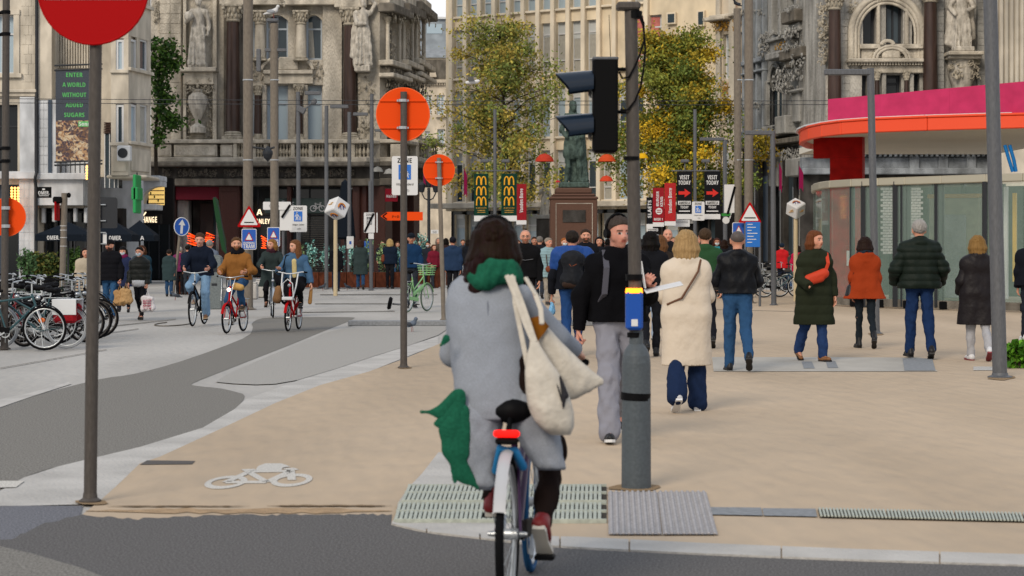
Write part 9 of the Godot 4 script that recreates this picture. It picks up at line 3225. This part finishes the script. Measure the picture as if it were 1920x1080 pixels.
	var back:=[
		["man in blue grey padded jacket walking away behind the black sweater rider",393,568,453,PI,"5a6270","8e8a86","short",-0.04,0],
		["person in long dark teal coat by the leaning arrow sign",317,556,470,PI,"2c3a3c","2a2420","short",-0.35,1],
		["person with pale beanie and pink teal jacket before the doorway",337,552,465,PI,"6a2a50","b0aca4","short",-0.1,2],
		["person in dark navy jacket before the doorway beside the pink one",352,553,462,PI,"1c2434","1a1614","short",-0.05,3],
		["man in black coat and grey cap standing at the planters",630,546,458,PI,"141418","6a6a6c","short",-0.2,4],
		["woman in long dark grey green coat standing at the planters",676,543,452,PI,"2f3a3a","3a2820","bob",-0.42,5],
		["blonde woman in navy jacket and jeans with brown handbag at the planters",731,541,450,PI,"17202e","b89a68","bob",-0.08,6],
		["man in blue jacket and flat cap holding the green hire bicycle",771,577,441,0.15,"17304e","2a2622","short",0.0,7],
		["woman with brown hair standing behind the planters near the blonde",717,533,453,0.0,"22242a","3a2a22","bob",-0.1,8],
		["woman in pale scarf behind the planters beside the dark pole",746,533,455,0.1,"2a2c30","4a3626","bob",-0.1,9],
		["man in navy hooded jacket walking away beside the tilted post",849,566,447,PI,"22324a","1a1a22","short",-0.1,10],
		["woman in crimson jacket sitting low near the upright planter boxes",813,540,460,0.4,"6a1c2c","5a3a28","bob",-0.1,11],
		["man with face mask in dark coat beyond the upright planter boxes",803,534,455,-0.2,"22262e","3a2c24","short",-0.1,12],
		["woman in dark coat with pale hood behind the red jacket man",933,566,447,0.2,"2a2622","c0a890","bob",-0.3,13],
		["woman partly hidden between red jacket and black sweater men",970,556,452,0.0,"1c1c22","6a4030","bob",-0.1,14],
		["dark coated man with grey curls walking away behind the black sweater man",1012,560,446,PI,"1b1d22","7a7570","short",-0.3,15],
		["man with reddish face beyond the grey curls man",1002,552,446,0.0,"3a2a26","3a2a22","short",-0.1,16],
		["person with orange beanie and white mask beyond the blue hood",1058,564,449,0.1,"22222a","9a5a2a","short",-0.1,17],
		["dark hooded person with pale scarf before the plinth edge",1124,572,447,0.0,"181a20","121214","bob",-0.1,18],
		["woman with white beanie beyond the bald man",1232,560,443,0.0,"24262c","c4c4c4","short",-0.2,19],
		["child with brown hair looking aside below the bald man",1226,616,478,0.6,"2a1c1c","4a3022","short",-0.1,20],
		["man in black hat and dark jacket beyond the green jacket",1322,556,446,PI,"17191e","1c1a18","short",-0.1,21],
		["woman in teal jacket with white mask beyond the leather jacket",1344,556,449,0.0,"2c7a86","4a2a22","bob",-0.08,22],
		["dark haired passer by between teal jacket and leather jacket",1358,560,452,PI,"1a1c22","2a1c16","bob",-0.1,23],
		["person in bright red jacket before the gothic house shops",1466,545,458,PI,"b02024","1c2a3a","short",-0.12,24],
		["child in grey hooded jacket beside the bright red jacket",1478,545,474,PI,"3c3a38","45423e","short",-0.1,25],
		["person in pink coat half behind the olive coat woman",1496,548,462,PI,"a81c40","2a201c","bob",-0.2,26]]
	for b in back:
		var away:bool=absf(b[4])>2.0
		var i:int=b[9]
		var o:={"hair":hr(b[6],b[7]),"legs":lg(["1c2230","27415f","1a1a1e","2b3038"][i % 4]),"shoe":so("1a1a1c","2a2a2c"),"top":tp("jacket",b[5],b[8],0.05,{"flare":0.01}),"skin":lin(["bb8870","a8745c","c4927a"][i % 3])}
		if away:o.back=true
		if i in [12,17,22]:o.mask=plain("b8c0c4",0.8)
		if i in [4,7]:o.cap=M.pole_grey if i==4 else M.parasol
		if i==4:o.brim=false
		var pose:={"leg":[AWAY_A,AWAY_B,TO_A,TO_B,STILL][i % 5] if i>8 else STILL,"arm":[HANG,SWING,POCKET][i % 3]}
		if i==5:pose.leg=AWAY_A
		p=person(b[0],b[1],b[2],b[3],b[4]+0.1*(i % 3-1),pose,o)
		if i==6:
			J=JJ[p]
			var hb:=thing("handbag","brown handbag hanging from the shoulder of the blonde woman in navy","bag",p.position,p.rotation.y)
			sg=[]
			cap(sg,J.pelvis+Vector3(0.24,0.22,-0.04),J.pelvis+Vector3(0.25,0.06,-0.04),0.07,0.09,1.4)
			sdf("bag",[grid(sg,0.022,0.02)],plain("6a3826",0.6),hb)
			sheath(hb,"strap",[J.pelvis+Vector3(0.24,0.28,-0.04),J.sh0+Vector3(0,0.1,0)],0.014,plain("4a2a1e"))
	var seeds:=[]
	var dl:=["distant passer by in near black jacket, back turned, in the crowd beyond the plinth","distant passer by in slate blue jacket facing this way in the crowd beyond the plinth","distant passer by in dark brown jacket, back turned, in the crowd beyond the plinth","distant passer by in black jacket facing this way in the crowd beyond the plinth","grey haired distant passer by in taupe jacket in the crowd beyond the plinth"]
	for e in [["1a1c22",PI,0],["2c3440",0.1,1],["3a2a28",PI,2],["16181c",0.0,3],["4a4038",0.2,4]]:
		var o:={"hair":hr(["241c18","4a3626","1a1614","6a5a48","8a8078"][e[2]],"short" if e[2] % 2 else "bob"),"legs":lg("1c2230"),"shoe":so("1a1a1c","2a2a2c"),"top":tp("jacket",e[0],-0.15,0.05)}
		if e[1]>2.0:o.back=true
		var q:=person(dl[e[2]],[800,868,1140,1182,1296][e[2]],[524,527,529,531,527][e[2]],[452,451,449,447,448][e[2]],e[1],{"leg":AWAY_A if e[2] % 2 else TO_B,"arm":HANG},o,"distant passers by down the street")
		seeds.append(q)
	var spots:=[[788,526],[822,527],[836,529],[878,531],[892,526],[908,530],[920,526],[1002,530],[1018,527],[1048,530],[1130,526],[1160,528],[1200,529],[1212,526],[1262,531],[1278,527],[1310,531],[1336,528],[1368,530],[1380,526]]
	for i in spots.size():
		var src:Node3D=seeds[(i*3+1) % 5]
		var dd:=GD(spots[i][1]+(i % 3))
		dup(src,src.get_meta("label"),Vector3(XM(spots[i][0],dd),0,-dd),src.rotation.y+0.15*(i % 3-1),"distant passers by down the street")
func headphones(p:Node3D,m:Material)->void:
	var J:Dictionary=JJ[p]
	var hp:=thing("headphones","black over ear headphones worn by the man in black sweatshirt" if p.rotation.y<1.0 else "thin black headband over the brown hair of the cyclist","headphones",p.position,p.rotation.y)
	var HX:=Transform3D((J.HB as Basis)*(J.k as float),J.head)
	var mb:=MB.new()
	mb.xf=HX
	var pts:=[]
	for i in 13:pts.append(Vector3(cos(PI*i/12)*0.102,0.025+sin(PI*i/12)*0.123,-0.015))
	mb.tube(pts,0.0115,8)
	obj("band",mb,m,hp)
	for s in [-1.0,1.0]:
		var c:=MB.new()
		c.xf=HX
		c.cyl(Vector3(s*0.08,-0.005,-0.005),Vector3(s*0.112,-0.005,-0.005),0.042,0.036,16)
		obj("ear_cup",c,m,hp)
func strap_flat(p:Node3D,called:String,pts:Array,w:float,m:Material)->void:
	var mb:=MB.new()
	for i in pts.size()-1:
		var a:Vector3=pts[i]
		var b:Vector3=pts[i+1]
		mb.bar(a,b+(b-a).normalized()*0.006,w*2.0,0.012,0.003,Vector3.UP if absf((b-a).normalized().y)<0.8 else Vector3.BACK)
	obj(called,mb,m,p)
func belt_bag(p:Node3D,label:String,hx:String)->void:
	var J:Dictionary=JJ[p]
	var k:float=J.k
	var t:=thing("belt_bag",label,"bag",p.position,p.rotation.y)
	var l:=[]
	cap(l,J.pelvis+Vector3(-0.17,0.18,0.16)*k,J.pelvis+Vector3(0.05,0.25,0.19)*k,0.055*k,0.07*k)
	cap(l,J.pelvis+Vector3(-0.15,0.14,0.17)*k,J.pelvis+Vector3(0.0,0.18,0.19)*k,0.05*k,0.05*k)
	sdf("bag",[grid(l,0.012,0.012)],cloth(hx,0.5),t)
	strap_flat(t,"strap",[J.pelvis+Vector3(0.07,0.29,0.2)*k,J.neck+Vector3(0.11,-0.16,0.19)*k,J.neck+Vector3(0.14,-0.02,0.08)*k,J.neck+Vector3(0.14,0.02,-0.06)*k],0.024,cloth(hx,0.5))
func paper_bag(p:Node3D,hand:int,off:Vector3,w:float,hx:String,label:String,printed:=false)->void:
	var J:Dictionary=JJ[p]
	var wr:Vector3=p.transform*((J["wrist%d" % hand] as Vector3)+Vector3(0,-0.06,0))
	var t:=thing("carrier_bag",label,"bag",wr+off+Vector3(0,0,0.05))
	var l:=[]
	for s in [-1.0,1.0]:
		cap(l,Vector3(s*w,-0.12,0),Vector3(s*w*1.15,-0.34,0),0.03,0.05)
	cap(l,Vector3(-w,-0.12,0),Vector3(w,-0.12,0),0.035)
	cap(l,Vector3(-w,-0.34,0),Vector3(w,-0.34,0),0.055)
	cap(l,Vector3(0,-0.14,0),Vector3(0,-0.32,0),0.05,0.07)
	sdf("bag",[grid(l,0.016,0.02,Color.WHITE,[],{"wob":0.03,"wfreq":9.0})],cloth(hx,0.7),t)
	for s in [-1.0,1.0]:sheath(t,"handle",[Vector3(-w*0.5,-0.12,s*0.03),Vector3(0,0.05,0),Vector3(w*0.5,-0.12,s*0.03)],0.008,cloth(hx,0.7))
	if printed:
		var r:=RandomNumberGenerator.new()
		r.seed=4
		for j in 4:
			var mb:=MB.new()
			var pts:=[]
			for q in 12:pts.append(Vector3(-w*0.9+q*w*0.16,-0.17-j*0.055+(0.02 if q % 2 else -0.02)*r.randf_range(0.6,1.3),0.082-0.02*absf(q-6)/6.0))
			mb.tube(pts,0.009,4)
			obj("pink_print",mb,mk("print_pink","b03a5a",0.7),t)
func build_cyclist()->void:
	var at:=Vector3(0.035,0,-8.79)
	var turn:=PI-0.107
	var pxm:=3600.0/8.75
	var j:={"h":1.60,"saddle":Vector3(0,0.86,-0.27),"grip":[Vector3(0.27,1.06,0.22),Vector3(-0.27,1.06,0.22)],"pedal":pedals(0.45),"lean":0.14,"yaw":0.1,"nod":0.08,"footpitch":[0.05,-0.75],"sw":0.158,"splay":0.3,"roll":-0.11,"shift":0.045,"elbow":0.28,"shy":0.435}
	var o:={"back":true,"skin":lin("b88a74"),"hair":hr("22150d","bob"),"legs":lg("1d1513",[0.09,0.066,0.05]),"shoe":so("6e1a1c","bdb8ae",0.03),
		"top":tp("coat","868c97",-0.09,0.024,{"name":"sleeves","sleeves_only":true,"m":M.wool,"flare":0.01,"collar":0.0,"wob":0.008})}
	var p:=rider("woman in grey wool coat and green scarf cycling away, seen from behind",at,turn,o,j,pxm)
	var J:Dictionary=JJ[p]
	var k:float=J.k
	headphones(p,M.black)
	var lh:=[]
	for e in [[0.02,-0.06,-0.09,0.10,-0.24,-0.10],[0.06,-0.04,-0.07,0.15,-0.25,-0.07],[0.07,-0.02,-0.03,0.17,-0.22,-0.02],[0.04,-0.1,-0.1,0.12,-0.29,-0.09]]:
		cap(lh,J.head+Vector3(e[0],e[1],e[2])*k,J.head+Vector3(e[3],e[4],e[5])*k,0.045*k,0.018*k)
	sdf("loose_hair",[grid(lh,0.009,0.012,lin("22150d"),[],{"wob":0.016,"wfreq":14.0})],M.hair,p)
	var inv:=p.transform.affine_inverse()
	var cr:=func(y:float,x0:float,x1:float,b:float,d:float)->Array:return [W((x0+x1)*0.5,y,d),(x1-x0)*0.5/F*d,b,Vector3.RIGHT]
	var bits:=[
		[cr.call(506,884,940,0.05,8.66),cr.call(520,858,964,0.08,8.66),cr.call(540,842,984,0.105,8.65),cr.call(575,834,994,0.125,8.63),cr.call(620,838,994,0.135,8.61),cr.call(680,846,992,0.135,8.58),cr.call(720,850,994,0.145,8.56),cr.call(748,850,1006,0.15,8.55),cr.call(770,851,1012,0.148,8.545),cr.call(782,854,1014,0.135,8.54),cr.call(786,866,1004,0.10,8.55)],
		[cr.call(735,852,940,0.12,8.56),cr.call(770,850,944,0.135,8.54),cr.call(800,850,943,0.12,8.52),cr.call(840,856,936,0.085,8.48),cr.call(880,872,927,0.05,8.45),cr.call(906,882,926,0.04,8.44),cr.call(918,894,916,0.012,8.44)],
		[cr.call(735,950,1008,0.12,8.56),cr.call(775,960,1030,0.135,8.54),cr.call(815,968,1050,0.10,8.51),cr.call(850,984,1058,0.065,8.48),cr.call(874,1000,1062,0.04,8.46),cr.call(881,1010,1061,0.012,8.46)]]
	for i in 3:
		var mb:=MB.new()
		mb.xf=inv
		loft(mb,bits[i],44,8,[0.010,0.016,0.014][i],5+i)
		obj(["coat","coat_tail","coat_tail"][i],mb,M.wool,p)
	var seam:=MB.new()
	seam.xf=inv
	seam.tube([W(912,524,8.578),W(915,575,8.503),W(917,640,8.474),W(922,700,8.438)],0.0022,6)
	obj("back_seam",seam,cloth("5a606c"),p)
	var g:=mk("scarf_green","1c5a44",0.9,"mottle",Vector3(3,3,3),"crease",0.5,0.0,false)
	var sc:=[]
	for q in 12:
		var a0:=TAU*q/12.0
		var a1:=TAU*(q+1)/12.0
		for e in [[0.0,0.095],[0.045,0.085]]:
			cap(sc,J.neck+Vector3(sin(a0)*e[1]-0.01,e[0]+0.0+0.012*sin(a0*2.0),cos(a0)*e[1]*0.95-0.01)*k,J.neck+Vector3(sin(a1)*e[1]-0.01,e[0]+0.0+0.012*sin(a1*2.0),cos(a1)*e[1]*0.95-0.01)*k,0.036*k)
	sdf("scarf",[grid(sc,0.009,0.010,Color.WHITE,[],{"wob":0.02,"wfreq":11.0})],g,p)
	for e in [[[858,742,0.035],[826,772,0.028],[792,773,0.014]],[[858,752,0.035],[834,790,0.03],[816,794,0.012]],[[838,636,0.018],[819,655,0.010]],[[862,750,0.030],[846,800,0.046],[852,842,0.044],[870,888,0.034],[896,914,0.008]],[[868,770,0.03],[862,850,0.040],[852,905,0.010]]]:
		var rb:=[]
		for q in e.size()-1:cap(rb,W(e[q][0],e[q][1],8.40)-p.position,W(e[q+1][0],e[q+1][1],8.40)-p.position,e[q][2],e[q+1][2],0.4)
		var so2:=sdf("scarf_end",[grid(rb,0.007,0.012,Color.WHITE,[],{"wob":0.014,"wfreq":7.0})],g,p)
		so2.transform=Transform3D(p.transform.basis.inverse(),Vector3.ZERO)
	var canvas:=mk("canvas","bfb8ac",0.9,"even",Vector3(2,2,2),"crease",0.6,0.0,false)
	var bags:=[
		["white canvas tote bag with black print hanging at the side of the grey coat",[cr.call(634,996,1006,0.006,8.37),cr.call(660,990,1020,0.02,8.36),cr.call(695,985,1044,0.04,8.35),cr.call(735,986,1066,0.06,8.35),cr.call(770,994,1075,0.07,8.35),cr.call(798,1010,1076,0.06,8.35),cr.call(815,1030,1070,0.025,8.35)],[[[950,516],[968,560],[984,605],[1000,642]],[[958,516],[976,560],[990,600],[1003,640]],[[962,518],[966,570],[980,640],[990,690]]]],
		["second white canvas bag sticking out sideways with a pointed corner",[],[[[985,520],[1004,552],[1014,580],[1016,606]]]]]
	for x in [[1006,600,630,0.008],[1030,616,690,0.03],[1052,640,738,0.05],[1074,662,750,0.055],[1100,686,738,0.04],[1118,702,727,0.022],[1131,713,719,0.004]]:
		bags[1][1].append([W(x[0],(x[1]+x[2])*0.5,8.5),(x[2]-x[1])*0.5/F*8.5,x[3],Vector3.UP])
	for i in 2:
		var t:=thing("tote_bag",bags[i][0],"bag",W(1030+40*i,700,8.4+0.1*i))
		var mb:=MB.new()
		mb.xf=Transform3D(Basis(),-t.position)
		loft(mb,bags[i][1],36,7,0.007,21+i)
		obj("bag",mb,canvas,t)
		for st in bags[i][2]:
			var sp:=[]
			for q in st.size():sp.append(W(st[q][0],st[q][1],8.47-0.035*q)-t.position)
			strap_flat(t,"strap",sp,0.011,canvas)
		if i==0:
			for e in [[1050,706,1060,742,0.006,0.016,8.292],[1044,720,1054,752,0.004,0.006,8.285],[1058,742,1056,766,0.012,0.004,8.286]]:
				var pm:=[]
				cap(pm,W(e[0],e[1],e[6])-t.position,W(e[2],e[3],e[6])-t.position,e[4],e[5],0.6)
				sdf("black_print",[grid(pm,0.005,0.004)],plain("2a2a2e",0.8),t)
		else:
			var om:=MB.new()
			om.xf=Transform3D(Basis(),-t.position)
			om.prism(PackedVector2Array([Vector2(XM(982,8.46),YM(600,8.46)),Vector2(XM(1012,8.46),YM(592,8.46)),Vector2(XM(1030,8.46),YM(612,8.46)),Vector2(XM(1008,8.46),YM(640,8.46))]),-8.47,-8.46)
			obj("orange_lining",om,plain("7a4a14",0.8),t)
func pigeon(label:String,at:Vector3,turn:float,hx:String,k:=1.0)->void:
	var t:=thing("pigeon" if k<1.3 else "gull",label,"bird",at,turn,"birds of the square")
	var l:=[]
	cap(l,Vector3(0,0.13,-0.05)*k,Vector3(0,0.16,0.06)*k,0.045*k,0.05*k)
	cap(l,Vector3(0,0.18,0.08)*k,Vector3(0,0.245,0.11)*k,0.032*k,0.024*k)
	cap(l,Vector3(0,0.25,0.115)*k,Vector3(0,0.245,0.125)*k,0.026*k)
	cap(l,Vector3(0,0.12,-0.07)*k,Vector3(0,0.09,-0.19)*k,0.032*k,0.014*k)
	sdf("body",[grid(l,0.012,0.012)],cloth(hx,0.7),t)
	var b:=MB.new()
	b.cyl(Vector3(0,0.245,0.145)*k,Vector3(0,0.235,0.175)*k,0.007*k,0.001,6)
	obj("beak",b,M.black,t)
	for s in [-1.0,1.0]:
		var f:=MB.new()
		f.cyl(Vector3(s*0.02,0.1,0.02)*k,Vector3(s*0.022,0.0,0.025)*k,0.005*k,0.005*k,5)
		obj("leg",f,plain("7a3a34"),t)
		var w:=MB.new()
		w.ell(Vector3(s*0.042,0.145,-0.02)*k,Vector3(0.014,0.035,0.095)*k,8,6)
		obj("wing",w,cloth("3a3e46" if k<1.3 else "8a8e94",0.7),t)
func build_small()->void:
	pigeon("pigeon walking before the leaning arrow sign",G(330,563),-1.2,"4a5058")
	pigeon("pigeon on the pale paving beside the dark pole",G(771,622),0.9,"5a6472")
	pigeon("pigeon by the planters near the man in black coat",G(604,545),1.3,"3c434c")
	pigeon("pigeon at the feet of the woman in long grey coat",G(652,545),-1.0,"4c525a")
	pigeon("white gull standing on top of the mast lamp",W(511,33,56)-Vector3(0,0.02,0),1.4,"c0c0c0",1.4)
	pigeon("small dark bird sitting on the tan mast",W(1382,16,58),-1.0,"2a2c30")
	var t:=thing("gull","white gull flying in front of the thin crowned tree","bird",W(885,155,60),0.0,"birds of the square")
	var l:=[]
	cap(l,Vector3(-0.16,0.0,0),Vector3(0.14,0.03,0),0.05,0.06)
	cap(l,Vector3(0.16,0.04,0),Vector3(0.2,0.05,0),0.045)
	sdf("body",[grid(l,0.016,0.015)],cloth("c6c6c6",0.7),t)
	for s in [-1.0,1.0]:
		var w:=MB.new()
		var pl:=[Vector3(0.1,0.03,0),Vector3(0.04,0.16,s*0.3),Vector3(-0.12,0.12,s*0.62),Vector3(-0.1,0.02,0)]
		w.tri(pl[0],pl[1],pl[3],Vector3.UP,Vector3.UP,Vector3.UP)
		w.tri(pl[1],pl[2],pl[3],Vector3.UP,Vector3.UP,Vector3.UP)
		obj("wing",w,cloth("9a9ea2",0.7),t)
